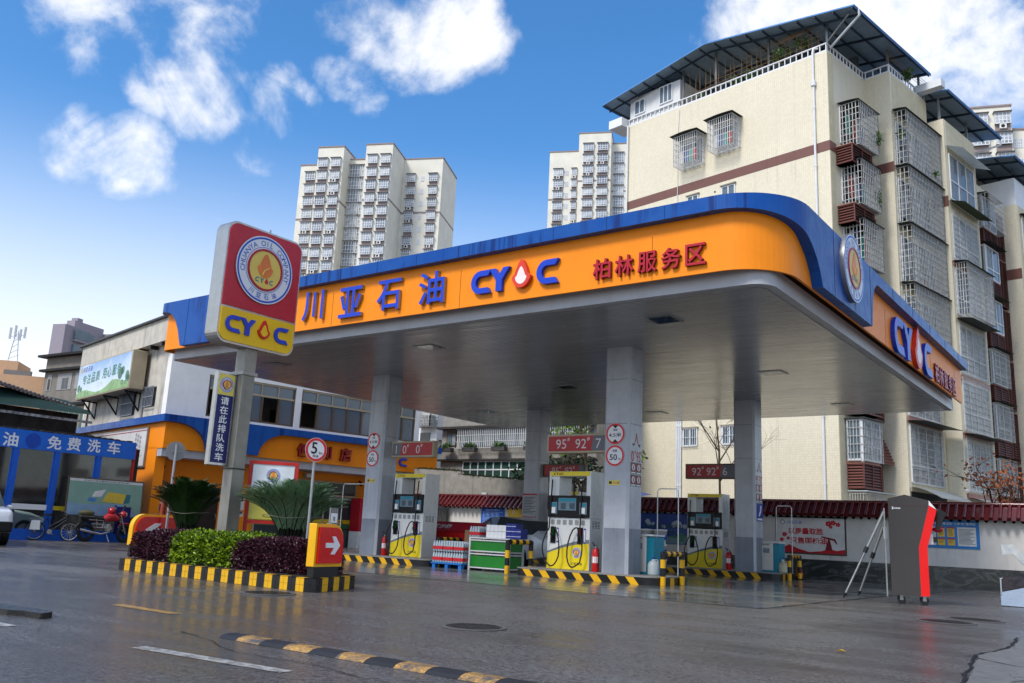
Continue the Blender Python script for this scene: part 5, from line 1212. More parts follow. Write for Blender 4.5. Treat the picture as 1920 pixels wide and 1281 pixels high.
hoop('thin white hoop standing by the front centre column', -9.55, 19.35, 1.98, .27); hoop('thin white hoop standing by the right rear column', -9.62, 27.5, 2.0, .24)
jugm = mat('milky_plastic', (176, 186, 188), .3, var=.06)
def jug(label, x, y, z, m):
    t = thing('plastic_jug', label, 'jug', (x, y, z)); mb = MB(); mb.lathe([(.0, 0), (.12, .0), (.13, .03), (.13, .22), (.1, .29), (.04, .33), (.035, .36), (0, .36)], m, None, 16); mb.build('bottle', t); mb = MB(); mb.tube([(.035, 0, .34), (.1, 0, .34), (.12, 0, .27)], .014, m, 6); mb.build('handle', t); mb = MB(); mb.cyl((0, 0, .355), (0, 0, .39), .038, blab if z < .3 and y < 20 else whl); mb.build('cap', t)
jug('cloudy plastic jug beside the front yellow bollard', -9.5, 18.55, .19, jugm); jug('cream plastic jug beside the right rear column machine', -9.5, 27.0, .19, mat('cream_plastic', (200, 194, 170), .35))
def guard(label, x, y, rz, L, h=.7):
    t = thing('guard_rail', label, 'barrier', (x, y, 0), rz, 'black and yellow tube guards'); mb = MB(); r = .06
    bands = [(0, .2), (.2, .38), (.38, .56)]
    for s in (-L / 2, L / 2):
        mb = MB()
        for i, (a, b) in enumerate(bands): mb.cyl((s, 0, a), (s, 0, b), r, hz2 if i % 2 else hz1, n=14, caps=False)
        mb.cyl((s, 0, .56), (s, 0, h), r, hz2, n=14); mb.disc(.1, .006, hz2, XF(s, 0), 12); mb.build('post', t)
    mb = MB(); n = 7
    for i in range(n): a = -L / 2 + L * i / n; mb.cyl((a, 0, h - .02), (a + L / n, 0, h - .02), r * .92, hz1 if i % 2 else hz2, n=14, caps=i in (0, n - 1))
    mb.blob((-L / 2, 0, h - .03), r * 1.05, hz2); mb.blob((L / 2, 0, h - .03), r * 1.05, hz2); mb.build('rail', t); return t
guard('black and yellow tube guard at the near end of the centre island', -8.95, 18.4, pi / 2, .95)
guard('black and yellow tube guard left of the centre pump', -12.95, 18.15, radians(80), .8, .78); guard('black and yellow tube guard at the end of the right rear island', -9.15, 27.0, pi / 2, .9); guard('black and yellow tube guard at the end of the left island', -15.65, 18.7, pi / 2, .9, .75)
co = thing('traffic_cone', 'worn orange traffic cone by the right rear island', 'cone', (-9.2, 27.55, 0)); mb = MB(); mb.lathe([(.13, .03), (.055, .5), (.045, .52), (0, .52)], mat('cone_orange', (206, 88, 32), .5, stain=.4), None, 16); mb.build('body', co); mb = MB(); mb.box(-.18, .18, -.18, .18, 0, .035, black); mb.lathe([(.132, .03), (.115, .12)], black, None, 16); mb.build('base', co)
# bottle pallets, rack, boxes, sand box
wrap = MN('shrink_wrap').set(col=(.62, .63, .66), rough=.18, spec=.7); MATS['shrink_wrap'] = wrap
pal = thing('blue_pallet', 'blue plastic pallet under stacked packs of bottled water', 'pallet', (-15.2, 18.55, 0)); mb = MB(); bp = mat('blue_plastic', (24, 104, 184), .45)
mb.box(-.52, .52, -.5, .5, .11, .15, bp); mb.build('deck', pal); mb = MB()
for x in (-.48, -.05, .4):
    for y in (-.48, .38): mb.box(x, x + .1, y, y + .12, 0, .11, bp)
mb.build('feet', pal)
wl = mat('red_wrap', (188, 26, 36), .3, var=.06); capb = mat('bottle_water', (170, 182, 190), .15, var=.06)
def pack(x, y, z, label, rows=3, cols=4):
    t = thing('water_pack', label, 'water bottles', (x, y, z), 0, 'packs of bottled water by the left island'); bw = .085
    mb = MB()
    for i in range(cols):
        for j in range(rows): mb.lathe([(.036, .0), (.04, .01), (.04, .17), (.03, .22), (.014, .25), (.014, .27), (0, .27)], capb, XF((i - (cols - 1) / 2) * bw, (j - (rows - 1) / 2) * bw), 8)
    mb.build('bottles', t); mb = MB(); mb.prism(rrect(-cols * bw / 2 - .003, cols * bw / 2 + .003, -rows * bw / 2 - .003, rows * bw / 2 + .003, .04, 3), .05, .13, wl); mb.build('wrapper', t); return t
nm = {(0, 0): 'lower left', (1, 0): 'lower middle', (2, 0): 'lower right', (0, 1): 'upper left', (1, 1): 'upper middle', (2, 1): 'upper right'}
p0 = None
for (i, j), n_ in nm.items():
    lab = f'{n_} front pack of red wrapped water bottles on the blue pallet'; ps_ = (-15.54 + i * .35, 18.2, .152 + j * .275)
    p0 = pack(*ps_, lab) if p0 is None else p0; 
    if (i, j) != (0, 0): dup(p0, ps_, 0, lab)
for (i, j), n_ in nm.items(): dup(p0, (-15.54 + i * .35, 18.48, .152 + j * .275), 0, f'{n_} second row pack of water bottles on the blue pallet')
rk = thing('display_rack', 'white framed display rack with green panels beside the stacked water bottles', 'rack', (-14.0, 18.6, 0))
rmf = mat('rack_white', (206, 208, 208), .4, var=.05); mb = MB()
for x in (-.65, .6):
    for y in (-.3, .3): mb.box(x, x + .05, y - .025, y + .025, 0, .82, rmf)
for z in (.06, .4, .47, .74, .8):
    for y in (-.3, .3): mb.box(-.65, .65, y - .02, y + .02, z, z + .03, rmf)
    for x in (-.62, .62): mb.box(x - .02, x + .02, -.3, .3, z, z + .03, rmf)
mb.build('frame', rk)
for z in (.1, .5):
    mb = MB(); mb.box(-.6, .6, -.29, -.275, z, z + .27, green); mb.box(.595, .61, -.27, .27, z, z + .27, green); mb.box(-.61, -.595, -.27, .27, z, z + .27, green); mb.box(-.6, .6, .275, .29, z, z + .27, green); mb.build('green_panel', rk)
mb = MB(); mb.box(-.6, .6, -.27, .27, .8, .82, rmf); mb.build('shelf', rk)
for i in range(3): dup(p0, (-14.5 + i * .01, 18.5 + .27 * i - .1, .832), 0, ['front', 'middle', 'rear'][i] + ' pack of water bottles on the left of the white rack')
for i in range(5):
    for j in range(2):
        mb = MB(); x = -14.2 + i * .125; mb.box(x, x + .12, 18.4, 18.72, .832 + j * .165, .99 + j * .165, whl); o = mb.build('carton', bevel=.004); tag(o, 'small white carton in the double row on top of the display rack', 'carton', 'white cartons on the rack')
for i in range(3):
    for j in range(3 - (i == 2)):
        mb = MB(); x = -13.57 + i * .155; z = .832 + j * .125; mb.box(x, x + .15, 18.4, 18.7, z, z + .12, mat('blue_carton', (24, 44, 130), .4, var=.08)); mb.box(x - .001, x + .151, 18.398, 18.399, z + .05, z + .06, whl); o = mb.build('carton'); tag(o, 'blue tissue box in the stack at the right end of the rack', 'carton', 'blue boxes on the rack')
sb = thing('sand_box', 'red lidded fire sand box behind the stacked water bottles', 'box', (-17.0, 20.4, 0)); mb = MB(); mb.box(-.85, .85, -.4, .4, .3, .95, red); mb.build('body', sb, bevel=.01)
mb = MB(); mb.add([(-.88, -.45, .95), (.88, -.45, .95), (.88, .45, .95), (-.88, .45, .95), (-.7, -.12, 1.22), (.88, -.12, 1.22), (.88, .42, 1.22), (-.7, .42, 1.22)], [(0, 1, 5, 4), (1, 2, 6, 5), (2, 3, 7, 6), (3, 0, 4, 7), (4, 5, 6, 7), (3, 2, 1, 0)], redl); mb.build('lid', sb)
T = frame((-.25, -.29, 1.08), (1, 0, 0), (0, .33, .27)); mb = MB(); mb.text('消防沙箱', 0, .0, whl, T, h=.2, w=.9, z=.006, bold=.02); mb.build('lettering', sb)
mb = MB()
for s in (-.7, .7): mb.box(s - .05, s + .05, -.3, .3, 0, .3, black)
mb.build('feet', sb)
cb = MB(); cb.box(-15.35, -14.75, 18.95, 19.35, .0, 1.0, mat('cardboard', (150, 116, 84), .8, var=.06)); cb.box(-15.352, -14.748, 18.948, 19.352, .55, .6, redl); tag(cb.build('cardboard_box'), 'brown cardboard box with red tape behind the bottles', 'box')
# white tubs stacked behind the centre column
def tub(x, y, z, label):
    t = thing('white_tub', label, 'tub', (x, y, z), 0, 'white tubs behind the centre column'); mb = MB(); mb.lathe([(0, 0), (.16, 0), (.19, .36), (.2, .36), (.2, .4), (.0, .41)], offw, None, 18); mb.build('bucket', t); mb = MB(); mb.lathe([(.185, .12), (.193, .26)], blab, None, 18); mb.build('label', t); return t
t0 = None
k = 0
for i in range(2):
    for j in range(3):
        pos = (-12.2 + i * .42, 23.4, .05 + .41 * j); lab = f'{["bottom","middle","top"][j]} white tub in the {["left","right"][i]} stack behind the centre column'
        if t0 is None: t0 = tub(*pos, lab)
        else: dup(t0, pos, 0, lab)
hoop('thin white hoop standing left of the left front column', -19.42, 18.75, 2.0, .56)
# ---------------------------------------------------------------- boundary wall with its boards
plaster = mat('wall_plaster', (212, 208, 202), .75, var=.05, stain=.5, bump=.1); 
def marble():
    a = MN('dark_marble'); v = a.noise(1.4, 8, .7, a.map((1, 1, 2.4)), 2.2)
    a.set(col=a.ramp(v, [(.3, (.012, .014, .014)), (.5, (.028, .031, .03)), (.58, (.10, .11, .105)), (.64, (.03, .033, .032)), (.8, (.016, .018, .018))]), rough=.28); return a.m
tilm = mat('glazed_red_tile', (96, 26, 26), .16, var=.2, vs=5, spec=.8)
bw = thing('boundary_wall', 'white plastered boundary wall with dark stone base and red glazed tile coping', 'wall', (-11, 29.8, 0))
XA, XB = -28.4, 6
mb = MB(); mb.box(XA, XB, 29.8, 30.04, 0, 2.05, plaster); mb.build('wall', bw, W=True)
mb = MB(); mb.box(XA, XB, 29.77, 29.8, 0, .6, marble()); mb.build('stone_base', bw, W=True)
mb = MB(); mb.prism([(-.26, 2.0), (.5, 2.0), (.12, 2.42)], XA, XB, mat('coping_bed', (40, 16, 16), .6), Matrix(((0, 0, 1, 0), (1, 0, 0, 29.8), (0, 1, 0, 0), (0, 0, 0, 1))))
mb.build('coping_bed', bw, W=True); mb = MB(); n = int((XB - XA) / .235)
for i in range(n + 1):
    x = XA + i * .235
    mb.tube([(x, 29.5, 2.04), (x, 29.66, 2.19), (x, 29.9, 2.46)], [.055, .055, .05], tilm, 8)
    mb.add([(x + .055, 29.47, 1.985), (x + .18, 29.47, 1.985), (x + .155, 29.47, 1.93), (x + .118, 29.47, 1.905), (x + .08, 29.47, 1.93)], [(4, 3, 2, 1, 0), (0, 1, 2, 3, 4)], tilm)
    mb.add([(x + .055, 29.47, 1.985), (x + .18, 29.47, 1.985), (x + .18, 29.9, 2.41), (x + .055, 29.9, 2.41)], [(0, 1, 2, 3)], tilm)
mb.build('coping_tiles', bw, W=True); mb = MB(); mb.tube([(XA, 29.92, 2.47), (XB, 29.92, 2.47)], .06, tilm, 8); mb.build('coping_ridge', bw, W=True)
WF = lambda x, z: FRONT(x, 29.795, z)
def poster(label, x0, x1, z0, z1, col, draw, fr=None, name='poster'):
    t = thing(name, label, 'poster', ((x0 + x1) / 2, 29.795, z0)); w_, h_ = x1 - x0, z1 - z0; T = FRONT(-w_ / 2, -.002, 0)
    mb = MB(); mb.box(0, w_, 0, h_, -.002, .02, fr or col, T); mb.build('backing', t)
    m_ = .05 if fr else .0; mb = MB(); mb.box(m_, w_ - m_, m_, h_ - m_, .02, .024, col, T); f = mb.build('printed_sheet', t)
    draw(t, T, w_, h_); return t
pr_w = mat('print_white', (214, 212, 210), .45)
def lines(mb, T, x0, x1, y1, n, st, m, r, z=.026):
    for k in range(n): mb.box(x0, x1 - (x1 - x0) * .3 * r.random() * (k % 3 > 0), y1 - k * st - st * .4, y1 - k * st, z, z + .001, m, T)
def d1(t, T, w_, h_):
    mb = MB(); mb.text('加油站安全告知书', w_ / 2, h_ * .88, whl, T, h=.05, w=w_ * .6, z=.026); lines(mb, T, .08, w_ - .08, h_ * .78, 9, .055, mat('print_pale_blue', (150, 178, 224), .5), random.Random(3)); mb.box(w_ * .68, w_ * .78, .06, .14, .026, .027, whl, T); mb.build('lettering', t)
poster('blue notice poster on the boundary wall above the bottled water rack', -23.29, -22.1, 1.22, 1.98, mat('notice_blue', (26, 92, 190), .4), d1)
def d2_(t, T, w_, h_):
    mb = MB(); mb.text('川亚石油', .75, h_ * .82, mat('print_brown', (90, 60, 30), .5), T, h=.11, w=.45, z=.026); mb.text('安全', .75, h_ * .35, redl, T, h=.24, w=.52, z=.026); mb.ring(.07, .05, .025, .027, whl, T @ XF(.28, h_ * .82), 16); mb.prism([(0, 0), (.3, 0), (.12, .2)], .025, .026, redl, T); mb.build('lettering', t)
    mb = MB(); mb.box(0, w_, 0, h_ * .5, .0245, .025, mat('print_cream', (226, 214, 180), .45), T); mb.build('printed_band', t)
poster('yellow and cream poster on the boundary wall, half behind the rear column', -21.9, -20.3, 1.2, 1.96, mat('print_yellow', (228, 184, 60), .45), d2_)
def d3(t, T, w_, h_):
    r = random.Random(5); mb = MB()
    for x, y, s in ((.3, .75, .12), (.5, .7, .1), (1.5, .72, .14), (1.75, .65, .1), (.95, .62, .1)):
        for k in range(4): mb.disc(s * r.uniform(.4, .8), .0265 + .0003 * k, mat('print_cloud', (170, 184, 200), .5), T, 16, x + r.uniform(-s, s), y + r.uniform(-s * .3, s * .3))
    mb.build('printed_clouds', t); mb = MB(); mb.prism([(0, .02), (w_, .02), (w_, .22), (w_ * .6, .27), (w_ * .3, .22), (0, .25)], .025, .0262, mat('print_lake', (110, 140, 150), .4), T)
    mb.prism([(0, .25)] + [(w_ * i / 12, .27 + .05 * r.random()) for i in range(13)] + [(w_, .23)], .025, .0266, g2, T); mb.box(1.55, 1.8, .1, .4, .0266, .028, g2, T); mb.build('printed_shore', t)
    mb = MB(); mb.text('绿色加油站 满满诚信', w_ * .5, .62, mat('print_deep_teal', (20, 80, 84), .4), T, h=.15, w=1.5, z=.03); mb.text('做好油', w_ * .58, .43, MATS['print_deep_teal'], T, h=.15, w=.6, z=.03); mb.build('lettering', t)
poster('deep blue sky and lake poster behind the hoop frame', -15.85, -13.95, .86, 1.95, mat('print_sky', (22, 66, 150), .4, var=.2, vs=1), d3)
def d4(t, T, w_, h_):
    r = random.Random(2); rp = mat('print_red', (190, 22, 36), .45); rd = mat('print_dark_red', (120, 14, 30), .45)
    mb = MB(); mb.text('川亚石油', .62, h_ - .2, logobl, T, h=.11, w=.5, z=.027); mb.ring(.08, .062, .025, .027, mat('print_grey', (90, 94, 90)), T @ XF(.24, h_ - .2), 18); mb.text('以质量取胜', 1.0, h_ - .48, rp, T, h=.21, w=1.15, bold=.03, z=.027); mb.text('只售国标油', 1.08, h_ - .78, rp, T, h=.21, w=1.2, bold=.03, z=.027); mb.build('lettering', t)
    mb = MB(); mb.prism([(.05, .05), (.05, .22), (.25, .2), (.45, .3), (.75, .17), (1.1, .08), (1.5, .12), (1.75, .2), (2.0, .15), (w_ - .05, .2), (w_ - .05, .05)], .025, .0262, rp, T)
    mb.prism([(1.62, .15), (1.72, .5), (1.5, .56), (1.52, .6), (1.95, .52), (2.02, .36), (1.98, .36), (1.9, .47), (1.78, .49), (1.86, .15)], .0262, .0268, rd, T)
    for cx, cy, s in ((1.75, 1.0, .1), (1.9, 1.03, .09), (2.05, .98, .08), (1.82, .9, .06), (.3, .62, .08), (.42, .5, .06), (.2, .45, .07)):
        for k in range(5): a = k * 2 * pi / 5; mb.disc(s * .45, .0265 + k * .0001, rp, T, 10, cx + s * .6 * cos(a), cy + s * .5 * sin(a))
    mb.build('printed_picture', t)
poster('white poster with bold red characters on the boundary wall behind the traffic cone', -10.7, -8.4, .75, 1.97, pr_w, d4, mat('poster_frame', (70, 64, 58), .5))
def d5(t, T, w_, h_):
    mb = MB(); mb.text('“四个能力”建设及“三提示”宣传栏', w_ * .55, h_ - .1, whl, T, h=.07, w=w_ * .8, z=.026); mb.build('lettering', t); r = random.Random(4)
    for x, a, c in ((.08, .42, pr_w), (.55, .2, MATS['print_yellow']), (.82, .2, MATS['print_yellow']), (1.1, .5, pr_w)):
        for z0, z1 in (((.08, h_ - .2),) if a > .3 else ((.09, .3), (.34, h_ - .2))):
            mb = MB(); mb.box(x, x + a, z0, z1, .025, .027, c, T); 
            if a < .3: mb.box(x, x + a, z1 - .04, z1, .027, .028, redl, T)
            lines(mb, T, x + .03, x + a - .03, z1 - .06, int((z1 - z0 - .08) / .035), .035, MATS['print_grey'], r, .0275); mb.build('notice_sheet', t)
poster('blue framed notice panel with white and yellow sheets, right of the dark machine', -6.25, -4.56, 1.14, 1.97, mat('notice_frame_blue', (30, 120, 190), .4), d5, mat('notice_frame_blue', (30, 120, 190)))
ac = thing('grey_cabinet', 'grey patterned cabinet against the boundary wall beside the shop', 'cabinet', (-25.5, 29.3, 0)); mb = MB(); mb.box(-.45, .45, -.3, .3, .05, 1.95, mat('mottled_grey', (120, 118, 120), .4, var=.25, vs=7)); mb.build('body', ac, bevel=.02); mb = MB(); mb.box(-.44, .44, -.29, .29, 0, .05, black); mb.build('plinth', ac)
cmb = MB(); cmb.box(-23.0, -22.75, 29.35, 29.45, 2.5, 2.58, white); cmb.cyl((-22.9, 29.6, 2.4), (-22.9, 29.4, 2.52), .025, white); tag(cmb.build('wall_camera'), 'small white camera on the tile coping left of the rear column', 'camera')
# ---------------------------------------------------------------- behind the wall
conc = mat('stained_concrete', (150, 146, 138), .85, var=.12, stain=.9, bump=.25, bs=18); moss = leaf_mat('moss', (24, 36, 14), (52, 66, 26), .9)
rw = thing('retaining_wall', 'old pebbled concrete wall with a mossy top behind the tiled boundary wall', 'wall', (-24, 30.6, 0))
mb = MB(); mb.prism([(-28, 0), (-28, 3.7), (-25.3, 3.56), (-25.2, 3.4), (-19.5, 3.05), (-19.5, 0)], 30.6, 30.9, conc, Matrix(((1, 0, 0, 0), (0, 0, 1, 0), (0, 1, 0, 0), (0, 0, 0, 1)))); mb.build('wall', rw, W=True)
mb = MB(); r = random.Random(8)
for _ in range(1500):
    x = r.uniform(-28, -19.5); z = 3.7 - (x + 28) * .052 if x < -25.3 else 3.4 - (x + 25.2) * .061; leaves(mb, (x, 30.72 + r.uniform(-.14, .14), z + .02), (.05, .05, .03), 1, .08, moss, r.randrange(9999))
mb.build('moss', rw, W=True)
gb = thing('grey_apartments', 'grey concrete apartments with caged windows and planter boxes behind the mossy wall', 'building', (-27, 36, 0))
mb = MB(); mb.box(-31.1, -21.5, 36, 44, 0, 8.6, conc); mb.build('wall', gb, W=True)
mb = MB(); mb.box(-31.2, -21.5, 35.6, 36, 6.22, 6.34, mat('dark_ledge', (60, 58, 56), .8, var=.2)); mb.box(-31.2, -21.5, 35.75, 36, 4.55, 4.64, MATS['dark_ledge']); mb.build('ledge', gb, W=True)
mb = MB(); mb.box(-30.75, -30.0, 35.96, 36, 5.35, 6.15, bronze); w1 = mb.build('window', gb, W=True); mb = MB(); mb.box(-30.68, -30.4, 35.95, 35.96, 5.4, 6.0, glassb); mb.box(-30.35, -30.07, 35.95, 35.96, 5.4, 6.0, curt); mb.build('pane', w1, W=True)
mb = MB(); mb.box(-29.8, -21.7, 35.97, 36, 5.3, 6.2, glassb)
for i in range(10): mb.box(-29.7 + i * .75, -29.45 + i * .75 + .2 * (i % 3), 35.955, 35.965, 5.32, 6.1, curt)
mb.build('window', gb, W=True); mb = MB(); barbox(mb, -29.9, -21.7, 35.72, 36, 5.2, 6.2, cagew, .125, .34, .013, 'fl'); mb.build('window_cage', gb, W=True)
mb = MB(); 
for z in (3.6, 4.1, 4.52): mb.box(-29.5, -21.7, 35.93, 36, z - .03, z + .03, upvc)
for i in range(16): x = -29.5 + i * .5; mb.box(x - .025, x + .025, 35.925, 36, 3.6, 4.52, upvc)
w2 = mb.build('window', gb, W=True); mb = MB(); mb.box(-29.5, -21.7, 35.96, 35.97, 3.6, 4.5, glassg); mb.build('pane', w2, W=True)
for i, x in enumerate((-30.4, -28.8, -26.9, -24.9, -23.1)):
    t = thing('planter_box', ['planter box under the bronze window of the grey apartments', 'planter box at the left end of the long white cage', 'second planter box from the left under the long white cage', 'third planter box from the left under the long white cage', 'planter box with straw coloured leaves under the long white cage', 'planter box right of the rear left column under the cage'][i], 'planter', (x, 35.55, 5.0), 0, 'planter boxes on the grey apartments')
    mb = MB(); mb.box(-.42, .42, -.14, .16, 0, .2, mat('planter_grey', (72, 70, 70), .8, var=.15)); mb.build('box', t); mb = MB(); leaves(mb, (0, 0, .28), (.42, .18, .16), 130, .14, leafg if i != 4 else leaf_mat('straw_leaf', (150, 116, 70), (196, 160, 104), .7), 20 + i); mb.build('plant', t)
wb = thing('white_apartments', 'white house corner with a cluttered cage window behind the shop', 'building', (-37, 40, 0)); mb = MB(); mb.box(-42, -35, 40, 46, 0, 9.2, wallw); mb.build('wall', wb, W=True)
mb = MB(); barbox(mb, -36.3, -35.0, 39.3, 40, 7.0, 8.0, cagem, .12, .2, .02, 'flrd'); mb.build('window_cage', wb, W=True); mb = MB(); mb.box(-36.2, -35.1, 39.5, 39.9, 7.0, 7.7, mat('clutter_grey', (110, 106, 100), .8, var=.4, vs=4)); mb.box(-36.3, -35.5, 39.97, 40, 6.0, 6.7, glass); mb.box(-35.0, -34.7, 40.2, 41, 6.2, 6.25, awn); mb.build('window', wb, W=True)
# trees
bark = mat('bark', (92, 82, 70), .9, var=.25, vs=8, bump=.5); barkd = mat('dark_bark', (46, 38, 32), .9, var=.2, bump=.4)
def branchy(mb, p, d, L, r, depth, m, rnd, tips, bend=.35, n_=3, up=.25):
    pts = [p]; q = p.copy(); dd = d.copy()
    for k in range(4): dd = (dd + Vector((rnd.gauss(0, .12), rnd.gauss(0, .12), up * .15))).normalized(); q = q + dd * L / 4; pts.append(q.copy())
    mb.tube(pts, [r * (1 - .55 * k / 4) for k in range(5)], m, 6 if depth > 1 else 4, caps=False)
    if depth == 0: tips.append(q); return
    for k in range(n_ + (depth > 1)):
        at = pts[rnd.choice((2, 3, 4))]; nd = (dd + Vector((rnd.gauss(0, bend * 2), rnd.gauss(0, bend * 2), rnd.gauss(up, bend)))).normalized(); branchy(mb, at, nd, L * rnd.uniform(.5, .75), r * .5, depth - 1, m, rnd, tips, bend, n_, up)
def tree(name, label, x, y, h, trunk_h, r, m, leafm, seed, depth=3, nl=30, size=.16, rad=.5, bend=.35, z=0):
    t = thing(name, label, 'tree', (x, y, z)); rnd = random.Random(seed); mb = MB(); tips = []
    mb.tube([(0, 0, 0), (.03, .02, trunk_h * .5), (0, 0, trunk_h)], [r, r * .85, r * .75], m, 10)
    tips0 = []
    for k in range(4): branchy(mb, Vector((0, 0, trunk_h * (.72 + .09 * k))), Vector((rnd.gauss(0, .5), rnd.gauss(0, .5), .8)).normalized(), (h - trunk_h) * .5, r * .55, depth - 1, m, rnd, tips, bend)
    branchy(mb, Vector((0, 0, trunk_h)), Vector((0, 0, 1)), (h - trunk_h) * .55, r * .7, depth - 1, m, rnd, tips, bend)
    mb.build('trunk', t)
    if leafm:
        mb = MB()
        for i, p in enumerate(tips): leaves(mb, p, (rad, rad, rad * .7), nl, size, leafm, seed * 100 + i)
        mb.build('crown', t)
    return t
tleaf = leaf_mat('tree_leaf', (40, 66, 18), (120, 150, 40), .5); dleaf = leaf_mat('dark_tree_leaf', (14, 28, 10), (44, 66, 22), .5); bleaf = leaf_mat('russet_leaf', (120, 62, 34), (186, 110, 66), .7)
tree('leafy_tree', 'light green leafy tree seen under the canopy between the centre columns', -20.6, 33.6, 7.4, 3.2, .12, bark, tleaf, 12, 3, 13, .2, .55)
tree('leafy_tree', 'low dark dense tree behind the centre pump', -22.0, 33.4, 4.6, 1.8, .12, barkd, dleaf, 15, 3, 34, .22, .7)
tree('bare_tree', 'slender bare tree before the cream tiled wall', -14.3, 33.5, 8.6, 4.6, .055, bark, None, 21, 4, bend=.42)
tree('russet_tree', 'small tree with russet dry leaves at the right edge', -4.3, 31.3, 4.3, 2.1, .06, barkd, bleaf, 31, 3, 9, .13, .32, .5)
tp = MB(); tp.add([(-19.4, 31.2, 2.7), (-17.0, 31.2, 2.55), (-17.0, 33, 2.8), (-19.4, 33, 3.0), (-18.2, 32, 3.05)], [(0, 1, 4), (1, 2, 4), (2, 3, 4), (3, 0, 4), (3, 2, 1, 0)], mat('blue_tarpaulin', (34, 92, 190), .45)); tag(tp.build('tarpaulin'), 'blue tarpaulin over the wall behind the centre pump', 'tarpaulin')
# ---------------------------------------------------------------- far towers
tcream = mat('tower_cream', (226, 222, 208), .7, var=.05, vs=.3, stain=.12); tbrown = mat('tower_brown', (150, 134, 132), .7, var=.08); tgrey = mat('tower_ledge', (120, 118, 116), .7)
def tower_glass():
    a = MN('tower_glass'); oi = a.n('ShaderNodeObjectInfo'); r_ = a.ramp(oi.outputs['Random'], [(0, lin((120, 130, 142))), (.5, lin((176, 184, 192))), (1, lin((208, 212, 212)))])
    a.set(col=a.mix(a.mr(a.noise(1.3, 4, .6), .4, .62, 0, .6), r_, lin((70, 78, 88))), rough=.2); return a.m
tglass = tower_glass(); twin = mat('tower_window_white', (226, 228, 232), .4)
def win_mesh(w_, h_, d, proj, seed):
    r = random.Random(seed); mb = MB(); mb.box(-w_ / 2, w_ / 2, -proj, .0, 0, h_, tglass)
    for i in range(5): x = -w_ / 2 + w_ * i / 4; mb.box(x - .05, x + .05, -proj - .04, -proj, 0, h_, twin)
    for z in (.0, h_ * .3, h_ * .62, h_): mb.box(-w_ / 2, w_ / 2, -proj - .035, -proj, z - .05, z + .05, twin)
    for s in (-1, 1): mb.box(s * w_ / 2 - .05, s * w_ / 2 + .05, -proj, 0, 0, h_, twin)
    if proj > .3: mb.box(-w_ / 2, w_ / 2, -.12, 0, -.9, -.06, tbrown)
    if proj > .1: mb.box(-w_ / 2 - .2, w_ / 2 + .2, -proj - .35, 0, h_ + .05, h_ + .13, tgrey)
    return mb
def tower(label, o, rz, blocks, cols, name='tower_block', fh=3.0):
    t = thing(name, label, 'building', (o[0], o[1], 0), radians(rz)); r = random.Random(len(label))
    mb = MB()
    for x0, x1, y0, y1, z in blocks: mb.box(x0, x1, y0, y1, 0, z, tcream)
    mb.build('wall', t); mb = MB()
    for x0, x1, y0, y1, z in blocks: mb.box(x0 - .15, x1 + .15, y0 - .15, y1, z - .0, z + .25, tbrown); mb.box(x0 - .02, x1 + .02, y0 - .02, y1, z - 13.2, z - 12.7, tbrown)
    mb.build('roof_edge', t); protos = {}
    for x, y, zt, n, w_, h_, pr in cols:
        for k in range(n):
            z = zt - k * fh - h_; key = (w_, h_, pr, r.randrange(2))
            if key not in protos: protos[key] = win_mesh(w_, h_, 0, pr, len(protos)).build('window', t); o_ = protos[key]
            else: o_ = protos[key].copy(); COL.objects.link(o_)
            o_.location = (x, y, z)
            if pr > .3:
                if r.random() < .3: sp = MB(); sp.box(x - .45, x + .4, y - .55, y - .12, z - .75, z - .1, offw); sp.disc(.26, 0, dark, frame((x - .05, y - .556, z - .42), (1, 0, 0)), 12); sp.build('air_conditioner', t)
    return t
tower('cream tower block of stepped wings with bay windows behind the pole sign', (-146.2, 121.34), 25,
      [(-5.6, -.3, 3, 16, 80.6), (-.3, 5.8, 0, 12, 83.4), (5.8, 11, 4, 14, 82), (11, 17.2, 0, 14, 83.6), (17.2, 26.4, 8, 20, 83.4)],
      [(-3.0, 3, 78.8, 9, 2.2, 1.9, .5), (1.2, 0, 80.6, 10, 2.1, 1.9, .5), (4.2, 0, 80.6, 10, 2.1, 1.9, .5), (7.2, 4, 80.6, 10, 2.5, 2.7, .2), (9.8, 4, 80.6, 10, 1.9, 2.7, .2), (12.8, 0, 81, 11, 2.1, 1.9, .5), (15.8, 0, 81, 11, 2.1, 1.9, .5), (19.2, 8, 79.6, 9, 1.9, 1.8, .5), (24.4, 8, 79.6, 9, 1.9, 1.8, .5), (21.8, 8, 79.2, 9, .7, 1.2, .04)])
tower('cream tower between the canopy and the tiled apartment block', (-112.6, 177.27), 25, [(-8.2, -.6, 1, 14, 97.4), (-.6, 7.6, 0, 14, 101.8), (7.6, 16, 3, 14, 100)],
      [(-5.8, 1, 92.6, 9, 2.3, 1.9, .5), (-1.7, 1, 92.6, 9, 1.2, 1.9, .5), (-3.6, 1, 92.2, 8, .8, 1.2, .04), (1.9, 0, 98.8, 10, 2.5, 1.9, .5), (5.5, 0, 98.8, 10, 2.5, 1.9, .5), (9.4, 3, 97.5, 9, 2.4, 2.6, .2)])
tower('cream tower top peeping over the right end of the apartment roofs', (-14.8, 129.15), 20, [(-4.5, 2.3, 0, 12, 62), (2.3, 10, 1.5, 12, 59)], [(1.15, 0, 60.9, 3, 1.9, 1.6, .5), (-1.7, 0, 60.9, 3, 1.9, 1.6, .5), (3.3, 1.5, 57.7, 2, 1, 1.3, .04)])
